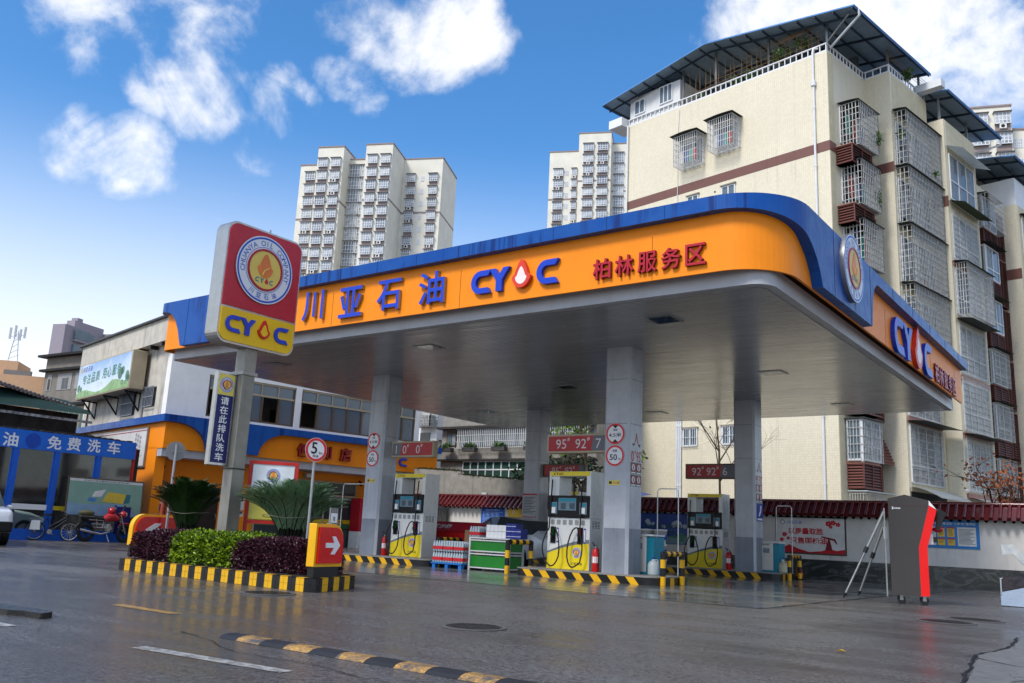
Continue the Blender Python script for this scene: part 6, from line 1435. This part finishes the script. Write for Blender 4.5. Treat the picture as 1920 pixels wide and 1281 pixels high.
# mauve tower far left
mauve = mat('mauve_tower', (150, 142, 152), .7, var=.04); mglass = mat('mauve_glass', (112, 128, 140), .2, var=.15, vs=.3)
mv = thing('mauve_tower', 'mauve grey tower with glazed bays beyond the grey old building', 'building', (-169.8, 85.26, 0), radians(110))
mb = MB(); mb.box(-2.9, 3, 0, 3, 0, 36.6, mauve); mb.box(1.5, 9.5, 2, 4, 0, 38.4, mauve); mb.box(9.5, 14.5, 0, 3, 0, 37.4, mauve); mb.box(2.6, 4, 2.5, 4, 38.4, 39.2, mauve); mb.build('wall', mv); mb = MB()
for z in range(6):
    zz = 34.2 - z * 3
    mb.box(-.6, 3.06, -.5, 0, zz, zz + 1.9, mglass); mb.box(3.0, 6.4, 1.2, 2, zz, zz + 2.1, mglass); mb.box(9.2, 11, -.3, 0, zz + .4, zz + 2, mglass); mb.box(12, 13.4, -.3, 0, zz + .4, zz + 2, mglass)
    mb.box(-.7, 3.1, -.7, 0, zz - .5, zz - .1, mauve); mb.box(2.9, 6.6, 1.0, 2, zz - .4, zz - .1, mauve)
mb.build('glazing', mv)
# grey old building
S_ = 1.77; gx, gy = -56.0 * S_, 26.6 * S_
go = thing('old_grey_building', 'weathered grey building with dark ledges and shuttered windows, left of the billboard', 'building', (gx, gy, 0), radians(5)); gr = mat('weathered_grey', (128, 122, 114), .85, var=.12, vs=.6, stain=.9)
mb = MB(); mb.box(0, 11, 0, 12, 0, 17.6, gr); mb.build('wall', go); mb = MB(); mb.box(-.6, 11, -.8, 12, 17.6, 17.85, dark); mb.build('roof', go); mb = MB(); mb.box(-.3, 9, -.6, 0, 16.0, 16.25, dark); mb.box(-.3, 9, -.5, 0, 12.1, 12.4, dark); mb.build('ledge', go)
for x in (.7, 2.6, 5.8):
    mb = MB(); mb.box(x, x + (2.6 if x > 1 else .8), -.06, 0, 13.9, 15.7, mat('shutter_grey', (150, 150, 150), .6)); w_ = mb.build('window', go); mb = MB(); mb.box(x + .9 if x > 1 else x + .2, x + 1.4 if x > 1 else x + .6, -.08, -.06, 14.0, 15.2, glass)
    if x > 1: mb.box(x + 1.5, x + 2.0, -.08, -.06, 14.0, 15.2, glass)
    mb.build('pane', w_)
mb = MB(); mb.box(1.5, 8.6, -.06, 0, 8.6, 12, mat('dull_frame', (150, 140, 120), .6))
for i in range(7):
    for j in range(2): mb.box(1.65 + i, 2.45 + i, -.09, -.06, 8.8 + j * 1.6, 10.2 + j * 1.5, glassg)
mb.build('window', go)
ob = thing('salmon_building', 'salmon rendered building with a roof room at the far left edge', 'building', (-69 * 1.5, 29.5 * 1.5, 0), radians(50)); sal = mat('salmon_render', (204, 164, 128), .8, var=.04, stain=.15)
mb = MB(); mb.box(-8, 8, 0, 8, 0, 15.7, sal); mb.box(-8, 1.4, 1, 6, 15.7, 17.4, sal); mb.build('wall', ob)
for x in (.2, 1.75): mb = MB(); mb.box(x, x + .85, -.05, 0, 12.6, 14.1, glassb); mb.build('window', ob)
mb = MB(); mb.box(.2, 3, .5, 1, 15.7, 16.3, tgrey); mb.build('roof_clutter', ob)
mt_ = thing('antenna_mast', 'white telecom mast with panel antennas on the salmon building roof', 'antenna', tuple(WM[ob.name] @ Vector((.6, 1.6, 17.4))), radians(50)); mb = MB(); mm = mat('mast_white', (190, 194, 200), .5)
for s in (-.25, .25): mb.tube([(s * 2, 0, 0), (s * .4, 0, 3.6)], .05, mm, 6)
for k in range(5): z = .3 + k * .65; mb.tube([(-.5 + .09 * k, 0, z), (.5 - .09 * k, 0, z + .5)], .035, mm, 5)
mb.build('lattice', mt_); mb = MB()
for x, z in ((-.7, 2.6), (-.2, 2.9), (.35, 2.5), (.8, 2.8)): mb.box(x - .1, x + .1, -.1, .1, z, z + 1.3, mm); mb.tube([(x, 0, z + .4), (0, 0, z)], .03, mm, 5)
mb.build('panel_antenna', mt_)
# ---------------------------------------------------------------- car wash bay on the left
cw = thing('car_wash_bay', 'blue framed glazed car wash bay with white characters on its sign band', 'car wash', (-31, 13.5, 0)); bf = mat('blue_steel', (16, 92, 200), .4, var=.06, stain=.3); bs_ = mat('blue_sign_band', (24, 104, 206), .35, var=.05, stain=.25)
def clear_glass(name, tint, k):
    a = MN(name); a.t.nodes.remove(a.b); tr = a.n('ShaderNodeBsdfTransparent'); tr.inputs[0].default_value = (*tint, 1); gl = a.n('ShaderNodeBsdfGlossy'); gl.inputs['Roughness'].default_value = .05; mx = a.n('ShaderNodeMixShader'); fr = a.n('ShaderNodeFresnel'); fr.inputs[0].default_value = k
    a.l(fr.outputs[0], mx.inputs[0]); a.l(tr.outputs[0], mx.inputs[1]); a.l(gl.outputs[0], mx.inputs[2]); a.l(mx.outputs[0], a.t.nodes['Material Output'].inputs[0]); return a.m
cg = clear_glass('bay_glass', (.82, .86, .86), 1.45); YA, YB = 7.0, 18.45
mb = MB(); mb.box(-31.1, -30.96, YA, YB, 3.0, 3.62, bs_); mb.build('sign_band', cw, W=True)
TR = RIGHT(-30.958, 0)
for t, y, z in (('石', 12.95, 3.22), ('油', 13.93, 3.26), ('免', 15.4, 3.3), ('费', 16.09, 3.32), ('洗', 16.82, 3.34), ('车', 17.58, 3.35)): mb = MB(); mb.text(t, y, z, whl, TR, h=.46, w=.5, bold=.02, z=.002); mb.build('character', cw, W=True)
mb = MB(); mb.disc(.26, .003, mat('deep_blue_dot', (14, 72, 176), .35), TR, 28, 14.67, 3.29); mb.build('dot', cw, W=True)
mb = MB(); r = random.Random(6)
for i in range(46): y = YA + (YB - YA) * i / 46; mb.blob((-31.03, y, 3.64 + r.uniform(-.02, .02)), (.06, .16, r.uniform(.02, .06)), dark, 6, 4)
mb.build('tar_edge', cw, W=True)
for y in (8.6, 10.2, 11.6, 12.9, 14.2, 15.6, 17.1): mb = MB(); mb.box(-31.12, -30.98, y - .1, y + .1, .35, 3.0, bf); mb.build('post', cw, W=True)
mb = MB(); mb.box(-31.2, -30.95, YA, 19.3, 0, .36, bf); mb.build('base_rail', cw, W=True)
mb = MB(); mb.box(-31.06, -31.04, YA, YB, .36, 3.0, cg); mb.build('glazing', cw, W=True)
mb = MB(); mb.box(-31.035, -31.03, 14.3, 15.5, 1.0, 1.18, whl); mb.box(-31.035, -31.03, 15.7, 16.35, 1.02, 1.16, mat('yellow_film', (214, 186, 40)))
T = RIGHT(-31.028, 16.22, 1.09); letter_c(mb, 0, 0, .08, .08, .002, blackl, T); mb.build('glass_film', cw, W=True)
mb = MB(); mb.box(-36.5, -36.3, YA, 19.5, 0, 4.2, mat('sooty_wall', (52, 48, 46), .9, var=.25)); mb.box(-36.3, -31.1, 18.5, 18.7, 0, 3.4, MATS['sooty_wall']); mb.build('back_wall', cw, W=True)
mb = MB(); mb.box(-31.08, -31.0, 18.42, 18.5, .36, 3.4, redw); mb.build('end_post', cw, W=True)
sd_ = thing('lean_to_shed', 'dark old shed with a corrugated roof and green awning behind the car wash', 'shed', (-38, 14, 0)); mb = MB(); mb.box(-44, -36.6, 2, 19.0, 0, 5.0, MATS['sooty_wall']); mb.build('wall', sd_, W=True)
mb = MB(); gaw = mat('green_canvas', (14, 46, 42), .8); mb.add([(-36.0, 4, 4.72), (-36.0, 19.4, 5.0), (-38.5, 19.4, 5.75), (-38.5, 15.5, 6.0), (-38.5, 4, 5.2)], [(0, 1, 2, 3, 4)], gaw); mb.build('awning', sd_, W=True)
mb = MB(); cor = mat('corrugated_roof', (120, 108, 104), .6, var=.15, stain=.5)
for i in range(30): a = i / 30; y0 = 14.6 + 5.2 * a; zz = 6.45 - .95 * a; mb.tube([(-38.7, y0, zz), (-37.2, y0, zz - .3)], .09, cor, 6)
mb.build('roof', sd_, W=True); mb = MB(); mb.box(-36.02, -35.95, 4, 19.3, 4.62, 4.72, mat('pale_edge', (150, 150, 150), .6, var=.4, vs=6)); mb.build('awning_edge', sd_, W=True)
# ---------------------------------------------------------------- vehicles
chrome = mat('chrome', (200, 200, 204), .12, metal=1, var=.02); lamp = mat('headlamp_glass', (190, 196, 204), .1, var=.15, vs=8)
def car(name, label, x, y, rz, paint, L=4.5, W_=1.8, H_=1.5, hood=.98, bumper=None, box=False):
    t = thing(name, label, 'car', (x, y, 0), rz); h = W_ / 2
    # stations along x (front = +x): x, half width, z low, z belt, z top, half width top
    if box: st = [(L / 2, h * .86, .42, .72, .78, h * .8), (L / 2 - .08, h * .95, .35, .86, .93, h * .86), (L / 2 - .5, h, .34, .95, hood, h * .88), (L / 2 - 1.25, h, .34, .98, hood + .04, h * .9), (L / 2 - 1.75, h, .34, 1.0, H_ - .06, h * .74), (0, h, .34, 1.02, H_, h * .76), (-L / 2 + .5, h, .34, 1.02, H_ - .03, h * .75), (-L / 2 + .06, h * .95, .36, 1.0, H_ - .15, h * .72), (-L / 2, h * .9, .4, .95, 1.02, h * .7)]
    else: st = [(L / 2, h * .7, .34, .56, .62, h * .62), (L / 2 - .1, h * .86, .25, .68, .74, h * .74), (L / 2 - .6, h * .98, .22, .82, hood - .08, h * .82), (L / 2 - 1.2, h, .22, .9, hood, h * .84), (L / 2 - 2.0, h, .22, .94, H_ - .03, h * .66), (-.2, h, .22, .95, H_, h * .68), (-L / 2 + 1.0, h, .24, .95, H_ - .1, h * .64), (-L / 2 + .35, h * .97, .26, .95, 1.08, h * .7), (-L / 2, h * .85, .34, .8, .9, h * .66)]
    v = []; f = []; fg = []
    for (X_, a, z0, zb, zt, b) in st: v += [(X_, -a, z0), (X_, -a * 1.0, (z0 + zb) / 2), (X_, -a * .97, zb), (X_, -b, zt), (X_, b, zt), (X_, a * .97, zb), (X_, a, (z0 + zb) / 2), (X_, a, z0)]
    for i in range(len(st) - 1):
        glassy = st[i][4] > hood + .1 or st[i + 1][4] > hood + .1
        for j in range(8):
            q = (8 * i + j, 8 * i + (j + 1) % 8, 8 * i + 8 + (j + 1) % 8, 8 * i + 8 + j)
            fg_ = glassy and j in (2, 4) and 2 < i < len(st) - 1
            if glassy and j == 3 and abs(st[i][4] - st[i + 1][4]) > .25: fg_ = True
            (fg if fg_ else f).append(q)
    f += [tuple(range(7, -1, -1)), tuple(range(8 * len(st) - 8, 8 * len(st)))]
    mb = MB(); mb.add(v, f, paint, None, True); mb.build('body', t, bevel=.03, angle=28); mb = MB(); mb.add(v, fg, glass, None, False); mb.build('windows', t)
    for sx in (L / 2 - .85, -L / 2 + .85):
        for s in (-1, 1):
            mb = MB(); y_ = s * (h - .1); mb.cyl((sx, y_ - .1, .32), (sx, y_ + .105, .32), .32, rubber, n=20); w_ = mb.build('wheel', t); mb = MB(); mb.cyl((sx, y_ - .11, .32), (sx, y_ + .112, .32), .2, steel, n=14); mb.build('rim', w_)
    for s in (-1, 1):
        mb = MB(); z = .74 if box else .58; mb.blob((L / 2 - .12, s * h * .66, z), (.1, .19, .1), lamp, 12, 8); mb.build('headlight', t)
        mb = MB(); mb.blob((L / 2 - 1.75, s * (h + .1), 1.02), (.07, .1, .08), paint, 10, 6); mb.build('mirror', t)
    mb = MB(); bm = bumper or paint; mb.box(L / 2 - .25, L / 2 + .1, -h * .93, h * .93, .36, .64, bm); mb.box(L / 2 - .02, L / 2 + .06, -.4, .4, .66, .82, black); mb.build('bumper', t, bevel=.06); return t
wp = mat('white_car_paint', (222, 226, 232), .18, var=.02, coat=.6); sp_ = mat('silver_car_paint', (196, 199, 202), .3, metal=.1, var=.03, coat=.5); gp = mat('pale_green_car_paint', (170, 184, 176), .2, var=.03, coat=.5)
car('parked_car', 'white car nose with black bumper at the left edge', -27.95, 11.65, radians(-15), wp, 4.6, 1.85, 1.6, 1.0, pbk, True)
car('parked_car', 'pale greenish car inside the glazed car wash bay', -33.0, 13.9, pi / 2, gp, 4.6, 1.8, 1.48, .98)
car('parked_car', 'silver car tail showing left of the centre pump', -16.5, 22.6, radians(168), sp_, 4.5, 1.8, 1.46, .98)
# bicycle
def wheel(t, c, r, w_, m, axis, spokes=True, rim=None, name='wheel'):
    a = Vector(axis).normalized(); u = a.cross(Vector((0, 0, 1))).normalized(); z = Vector((0, 0, 1)); c = Vector(c); n = 28
    mb = MB(); mb.tube([c + (u * cos(2 * pi * i / n) + z * sin(2 * pi * i / n)) * (r - w_) for i in range(n)], w_, m, 8, closed=True); o = mb.build(name, t)
    mb = MB(); rm = rim or steel; mb.tube([c + (u * cos(2 * pi * i / n) + z * sin(2 * pi * i / n)) * (r - 2.1 * w_) for i in range(n)], w_ * .55, rm, 6, closed=True)
    if spokes:
        for i in range(spokes if spokes > 1 else 14): q = 2 * pi * i / (spokes if spokes > 1 else 14); mb.tube([c + a * .02, c + (u * cos(q) + z * sin(q)) * (r - 2 * w_)], .004 if spokes is True else .02, rm, 4)
    mb.cyl(c - a * .06, c + a * .06, .03, rm, n=8); mb.build('rim', o); return o
bk = thing('bicycle', 'dark bicycle with a front basket leaning at the blue car wash frame', 'bicycle', (-30.6, 15.6, 0), radians(60)); fm = mat('bicycle_frame', (28, 40, 54), .35)
wheel(bk, (-.53, 0, .32), .32, .022, rubber, (0, 1, 0)); wheel(bk, (.53, 0, .32), .32, .022, rubber, (-.35, .94, 0), True, offw)
mb = MB()
for a, b in (((-.53, 0, .32), (-.08, 0, .3)), ((-.08, 0, .3), (-.2, 0, .8)), ((-.53, 0, .32), (-.18, 0, .72)), ((-.08, 0, .3), (.4, 0, .72)), ((-.12, 0, .45), (.38, 0, .8)), ((.37, 0, .86), (.44, 0, .6)), ((.44, .05, .6), (.53, .06, .32)), ((.44, -.05, .6), (.53, -.06, .32))): mb.tube([a, b], .017, fm, 8)
mb.build('frame', bk); mb = MB(); mb.tube([(.2, -.3, 1.0), (.3, -.2, .98), (.36, 0, .92), (.3, .2, .98), (.2, .3, 1.0)], .014, steel, 6); mb.tube([(.36, 0, .92), (.37, 0, .84)], .016, steel, 6); mb.build('handlebar', bk)
mb = MB(); mb.prism([(-.36, -.1), (-.36, .1), (-.2, .09), (-.06, .03), (-.06, -.03), (-.2, -.09)], .82, .89, black); mb.build('saddle', bk, bevel=.02); mb = MB(); barbox(mb, .42, .72, -.15, .15, .66, .9, black, .05, .06, .005, 'flrbd'); mb.build('basket', bk)
mb = MB(); mb.box(-.75, -.3, -.07, .07, .69, .71, steel); mb.tube([(-.6, .06, .7), (-.53, .06, .32)], .01, steel, 5); mb.tube([(-.6, -.06, .7), (-.53, -.06, .32)], .01, steel, 5); mb.prism([(-.7, .35), (-.38, .35), (-.4, .66), (-.66, .66)], .07, .075, offw, frame((0, 0, 0), (1, 0, 0))); mb.build('rear_rack', bk)
mb = MB(); mb.cyl((-.08, -.05, .3), (-.08, .05, .3), .08, steel); mb.tube([(-.08, -.08, .3), (.05, -.1, .2)], .012, steel, 6); mb.box(.02, .1, -.16, -.08, .18, .21, black); mb.build('crank', bk)
# motorcycle
mo = thing('motorcycle', 'red motorcycle with chrome crash bars parked before the site map board', 'motorcycle', (-30.2, 17.25, 0), radians(84)); mr = mat('motorcycle_red', (170, 18, 30), .22, var=.05, coat=.5)
wheel(mo, (-.66, 0, .31), .31, .05, rubber, (0, 1, 0), 5, black); wheel(mo, (.68, 0, .31), .31, .045, rubber, (-.25, .97, 0), 5, black)
mb = MB(); mb.tube([(-.1, 0, .78), (.05, 0, .86), (.25, 0, .88), (.42, 0, .8)], [.1, .15, .15, .08], mr, 12); mb.build('tank', mo); mb = MB(); mb.tube([(-.85, 0, .82), (-.5, 0, .8), (-.1, 0, .78)], [.1, .13, .1], black, 10); mb.build('seat', mo)
mb = MB(); mb.tube([(.68, .08, .31), (.46, .08, .95)], .025, steel, 8); mb.tube([(.68, -.08, .31), (.46, -.08, .95)], .025, steel, 8); mb.tube([(.3, -.36, 1.02), (.4, -.2, 1.05), (.44, 0, 1.0), (.4, .2, 1.05), (.3, .36, 1.02)], .014, steel, 6)
for s in (-1, 1): mb.tube([(.36, s * .28, 1.04), (.42, s * .36, 1.22)], .008, steel, 5); mb.blob((.42, s * .37, 1.26), (.02, .07, .05), black, 8, 6)
mb.build('fork_handlebar', mo); mb = MB(); mb.blob((.56, 0, .98), (.13, .14, .12), mr, 12, 8); mb.blob((.64, 0, .98), (.07, .1, .09), lamp, 10, 6); mb.build('headlight', mo)
mb = MB(); mb.tube([(.0, 0, .6), (.1, 0, .42)], [.14, .16], steel, 10); mb.tube([(.1, -.12, .36), (-.2, -.15, .28), (-.5, -.17, .33), (-.95, -.18, .42)], [.025, .035, .05, .05], chrome, 10); mb.build('engine_exhaust', mo)
mb = MB(); mb.tube([(.68 + .36 * cos(a), 0, .31 + .36 * sin(a)) for a in [.5 + i * .25 for i in range(8)]], .035, mr, 6); mb.tube([(-.66 + .37 * cos(a), 0, .33 + .37 * sin(a)) for a in [1.2 + i * .25 for i in range(8)]], .06, black, 6);  mb.build('fender', mo)
mb = MB()
for s in (-.24, .24): mb.tube([(-.7, s, .75), (-.45, s, .75), (-.4, s, .5), (-.05, s, .5), (0, s * .7, .62)], .014, chrome, 6); mb.tube([(-.45, s, .75), (-.2, s, .74), (-.2, s, .5)], .012, chrome, 6); mb.tube([(-.4, s, .62), (-.02, s, .6)], .012, chrome, 6)
mb.build('crash_bar', mo); mb = MB(); mb.blob((-.72, 0, .98), (.28, .14, .1), mat('olive_bag', (88, 86, 58), .8), 12, 8); mb.box(-1.0, -.5, -.14, .14, .86, .88, steel); mb.build('luggage', mo); mb = MB(); mb.tube([(0, -.12, .3), (.05, -.3, .02)], .015, steel, 6); mb.build('side_stand', mo)
hm = thing('helmet', 'red helmet resting on the motorcycle tank', 'helmet', (-30.2, 17.4, .98)); mb = MB(); mb.blob((0, 0, .11), (.15, .13, .13), mr, 14, 10); mb.build('shell', hm); mb = MB(); mb.blob((.02, .07, .1), (.12, .08, .06), pbk, 10, 8); mb.build('visor', hm)
# map board
mp = thing('site_map_board', 'tilted site map board with a pale green map and yellow block', 'board', (-30.72, 17.45, .85)); TM = frame((0, -1.45, 0), (0, 1, 0), (-.06, 0, 1))
mb = MB(); mb.box(0, 2.86, 0, 1.36, -.04, 0, mat('board_frame_brown', (92, 78, 70), .5)); mb.build('frame', mp); mb = MB(); mb.box(.05, 2.81, .05, 1.31, 0, .004, mat('map_green', (128, 164, 148), .4, var=.05)); mb.build('sheet', mp)
mb = MB(); mb.box(.05, 2.81, 1.22, 1.3, .004, .006, pr_w, TM); mb.text('加油站平面布置图及应急疏散路线图', 1.4, 1.26, blackl, TM, h=.05, w=1.7, z=.007); mb.build('title', mp)
mb = MB(); mb.prism([(1.3, .55), (2.1, .5), (2.2, .85), (1.5, .9)], .004, .008, mat('map_yellow', (216, 184, 66), .4), TM); mb.prism([(2.1, .5), (2.35, .55), (2.38, .85), (2.2, .85)], .004, .007, mat('map_teal', (50, 112, 122), .4), TM); mb.prism([(.9, .7), (1.25, .72), (1.4, .98), (1.0, .9)], .004, .007, pr_w, TM); mb.prism([(.75, .55), (1.0, .52), (1.1, .65), (.8, .68)], .004, .007, mat('map_blue', (70, 130, 190), .4), TM); mb.prism([(.06, .06), (2.8, .06), (2.0, .5), (.5, .42), (.06, .5)], .004, .0055, mat('map_pale_blue', (130, 160, 186), .4), TM); mb.build('map_shapes', mp)
for o_ in (o for o in mp.children if o.name.split('.')[0] in ('frame', 'sheet')): o_.data.transform(TM)
mb = MB(); mb.box(.3, .36, -.85, 0, -.04, 0, steel, TM); mb.box(2.5, 2.56, -.85, 0, -.04, 0, steel, TM); mb.build('legs', mp)
bn2 = thing('blue_board', 'small dark blue board with white characters behind the motorcycle', 'board', (-30.3, 17.9, .3), radians(10)); mb = MB(); mb.box(-.02, .02, -.3, .3, 0, .95, navy); mb.build('panel', bn2); mb = MB(); mb.text('油站', .0, .2, whl, RIGHT(.022, 0), h=.2, w=.4, bold=.02); mb.build('lettering', bn2)
ch_ = thing('folding_bench', 'grey steel framed folding bench with red slats beside the left pointing arrow sign', 'bench', (-30.2, 18.9, 0), radians(12)); mb = MB(); terra = mat('terracotta', (160, 70, 40), .6, var=.15)
for i in range(5): mb.box(-.2 + i * .05, -.17 + i * .05, -.5 + .02 * i, .1, .1, .95 - .02 * i, terra)
mb.build('slats', ch_); mb = MB(); mb.tube([(0, .0, 0), (0, .0, 1.0), (0, .05, 1.05), (0, .75, 1.05), (0, .8, 1.0), (0, .8, 0)], .018, steel, 6)
for z in (.3, .55): mb.box(-.02, .25, .02, .78, z, z + .1, greyp)
mb.build('steel_frame', ch_)
for i in range(4):
    mb = MB(); mb.cyl((-29.9 + .02 * i, 19.15 + i * .16, 0), (-29.9 + .02 * i, 19.2 + i * .16, 2.1 + .06 * (i % 2)), .075, terra, n=10); tag(mb.build('ridge_tube'), 'reddish clay tube stood on end between the map board and the orange wall', 'tube', 'clay tubes beside the map board')
# ---------------------------------------------------------------- dark machine, chrome machine, street details
kg = mat('charcoal_enamel', (62, 58, 56), .5, var=.03); kr = mat('bright_red_enamel', (232, 14, 12), .4, var=.02)
ks = thing('car_wash_machine', 'tall charcoal and red car wash machine on castors with propped poles', 'machine', (-4.2, 19.0, 0), radians(14))
K = .0105 * 0.98; kt_ = frame((0, 0, 0), (1, 0, 0))
def kp(px, py): return ((px - 1703) * KS, (1126 - py) * KS)
KS = 1 / 100.0
side = [kp(*p) for p in ((1671, 1110), (1722, 1110), (1722, 1020), (1743, 940), (1743, 931), (1701, 921), (1671, 929))]
mb = MB(); mb.prism(side, -.02, .5, kg, frame((0, -.5, 0), (1, 0, 0)) @ Matrix.Translation((0, 0, -.5))); mb.build('body', ks, bevel=.006)
mb = MB(); f0 = [kp(*p) for p in ((1722, 1110), (1737, 1109), (1737, 1019), (1756, 949), (1743, 940), (1722, 1020))]; mb.prism(f0, -.5, .0, kr, frame((0, -.5, 0), (1, 0, 0))); mb.build('red_front', ks, bevel=.006)
mb = MB(); f1 = [kp(*p) for p in ((1743, 931), (1756, 948), (1743, 940))]; mb.prism(f1, -.5, .002, whl, frame((0, -.5, 0), (1, 0, 0))); mb.box(-.31, .385, -.503, -.5, 1.835, 1.84, mat('seam_red', (96, 40, 40), .5)); mb.build('white_edge', ks)
x0, z0 = kp(1685, 947); mb = MB(); TT = FRONT(x0, -.5, z0)
mb.prism([(-.085, .022), (-.045, .022), (-.05, .0), (-.042, -.012), (-.062, -.03), (-.082, -.014), (-.065, -.008), (-.068, .008)], .001, .003, whl, TT)
for i, q in enumerate((.0, .002, -.002, .001)): x_ = -.02 + i * .028; mb.ring(.012, .005, .001, .003, whl, TT @ XF(x_, q - .003), 8); mb.box(x_ - .012, x_ + .011, -.016 + q, -.011 + q, .001, .003, whl, TT); mb.box(x_ + .004, x_ + .009, -.015, .016, .003, .0045, whl, TT)
mb.build('white_mark', ks)
mb = MB(); a, b = kp(1757, 965); mb.prism([(a - .03, b - .2), (a + .02, b - .22), (a + .12, b + .02), (a + .16, b + .12), (a + .02, b + .2)], -.4, -.1, black, frame((0, -.5, 0), (1, 0, 0))); mb.build('hose_reel', ks, bevel=.01)
mb = MB(); a, b = kp(1757, 985); mb.blob((a, -.3, b), (.1, .06, .05), redl); mb.build('red_handle', ks); mb = MB(); a, b = kp(1746, 1003); mb.box(a - .06, a + .02, -.4, -.3, b - .1, b + .1, offw); mb.box(a + .02, a + .1, -.38, -.32, b - .06, b + .04, black); mb.build('control_box', ks)
for px, s in ((1688, -.42), (1728, -.42), (1688, -.08), (1728, -.08)):
    a, b = kp(px, 1123); mb = MB(); mb.cyl((a, s - .02, .075), (a, s + .02, .075), .075, rubber, n=16); w_ = mb.build('castor', ks); mb = MB(); mb.box(a - .03, a + .03, s - .03, s + .03, .07, .2, steel); mb.build('fork', w_)
mb = MB(); mb.box(-.41, -.385, -.48, -.02, .12, 1.78, steel); mb.box(-.42, -.36, -.4, -.3, 1.2, 1.42, whl); mb.build('rear_rail', ks)
for i, (e, st) in enumerate((((-1.18, -.7, .06), (-.4, -.42, 1.72)), ((-.92, -.05, .1), (-.4, -.1, 1.5)))):
    e, st = Vector(e), Vector(st); mb = MB(); m_ = e.lerp(st, .55); mb.tube([e + (st - e) * .05, m_], .022, steel, 8); mb.tube([m_, st], .032, mat('dull_aluminium', (150, 150, 146), .4, metal=.5), 8); mb.tube([m_ - (st - e).normalized() * .06, m_ + (st - e).normalized() * .06], .04, black, 8); p_ = mb.build('prop_pole', ks); mb = MB(); mb.tube([e - (st - e) * .01, e + (st - e) * .05], [.008, .035], black, 8); mb.build('pole_foot', p_)
cm = thing('steel_washing_stand', 'polished steel washing stand with an angled arm, cut by the right edge', 'machine', (-2.83, 20.5, 0), radians(9)); mir = mat('polished_steel', (196, 200, 206), .16, metal=.9, var=.08, vs=4); pbs = mat('pale_blue_steel', (168, 184, 204), .3, metal=.4, var=.05)
mb = MB(); mb.prism([(.0, .02), (1.3, .0), (1.3, .62), (.0, .27)], -.5, .0, pbs, FRONT(0, 0)); mb.build('tank', cm, bevel=.02)
mb = MB(); mb.add([(.02, .0, .285), (1.3, .0, .635), (1.3, .48, .86), (.02, .48, .53)], [(0, 1, 2, 3)], mat('dark_steel', (96, 92, 90), .3, metal=.7, var=.25, vs=5)); mb.box(.0, .03, .0, .5, .2, .54, mir); mb.box(0, 1.3, .47, .5, .2, .54, mir); mb.build('splash_tray', cm, bevel=.004)
mb = MB(); mb.prism([(.07, 1.0), (.06, 1.2), (.28, 1.21), (.62, .86), (.98, .44), (.98, .2), (.26, 1.03)], -.2, .0, mir, FRONT(0, .1)); mb.build('arm', cm, bevel=.02)
# speed hump
hb, hy_ = mat('hump_black_rubber', (38, 38, 40), .5, var=.15, bump=.3, bs=60), worn('hump_yellow', (206, 156, 66))
sh = thing('speed_hump', 'black and yellow rubber speed hump across the foreground', 'speed hump', (-4.2, 4.88, 0)); mbs = [MB(), MB()]
def hx(x0, x1, m, mb, k): 
    pr = [(-.12, .002), (-.09, .022), (-.04, .034), (.04, .034), (.09, .022), (.12, .002)]; s = .0
    y = 4.9; v = [(x0, y + a, b) for a, b in pr] + [(x1, y + a, b) for a, b in pr]; mb.add(v, [(i, 6 + i, 7 + i, i + 1) for i in range(5)] + [tuple(range(6)), tuple(range(11, 5, -1))], m)
hx(-6.42, -6.2, hb, mbs[0], 0); x = -6.2; i = 0
while x < -1.6: hx(x, x + .29, hy_ if i % 2 == 0 else hb, mbs[1 if i % 2 == 0 else 0], i); x += .292; i += 1
mbs[0].build('black_sections', sh, W=True); mbs[1].build('yellow_sections', sh, W=True)
# manholes
iron = mat('cast_iron', (66, 65, 66), .36, metal=.5, var=.2, vs=9)
def manhole(label, x, y, r):
    t = thing('manhole_cover', label, 'manhole', (x, y, .009)); mb = MB(); mb.disc(r, .0, iron, None, 36); mb.ring(r * 1.12, r * .97, -.006, .004, mat('manhole_rim', (96, 94, 92), .5, var=.1), None, 36)
    n = 9
    for i in range(-n, n + 1):
        a = r * i / (n + 1); L = sqrt(r * r - a * a) * .94; k = -L
        while k < L - .03: mb.box(k, k + .035, a - .011, a + .011, .0, .006, iron, Matrix.Rotation(.7 if (i % 2) else .7, 4, 'Z')); k += .06
    mb.build('cover', t)
manhole('round iron manhole cover in the foreground asphalt', -5.82, 7.42, .3); manhole('dark wet manhole at the foot of the striped planter', -10.03, 8.2, .33); manhole('nearer manhole cover of the pair on the right', -2.72, 14.45, .36); manhole('farther manhole cover of the pair on the right', -2.5, 15.45, .36)
# kerb stub at the left, fallen leaf
kb = MB(); kb.prism([(-9.9, 4.12), (-8.75, 4.16), (-8.6, 4.24), (-8.32, 4.26), (-8.42, 4.42), (-8.62, 4.46), (-9.9, 4.36)], 0, .05, mat('black_wet_stone', (26, 26, 27), .3, var=.2, bump=.4)); tag(kb.build('kerb_stub', bevel=.03), 'black stone kerb end at the left edge of the foreground', 'kerb')
lf = MB(); lf.add([(-2.66, 8.93, .012), (-2.6, 8.9, .03), (-2.56, 8.96, .014), (-2.61, 8.98, .03)], [(0, 1, 2, 3), (3, 2, 1, 0)], mat('yellow_leaf', (230, 180, 30), .5)); tag(lf.build('fallen_leaf'), 'single yellow leaf on the foreground asphalt', 'leaf')
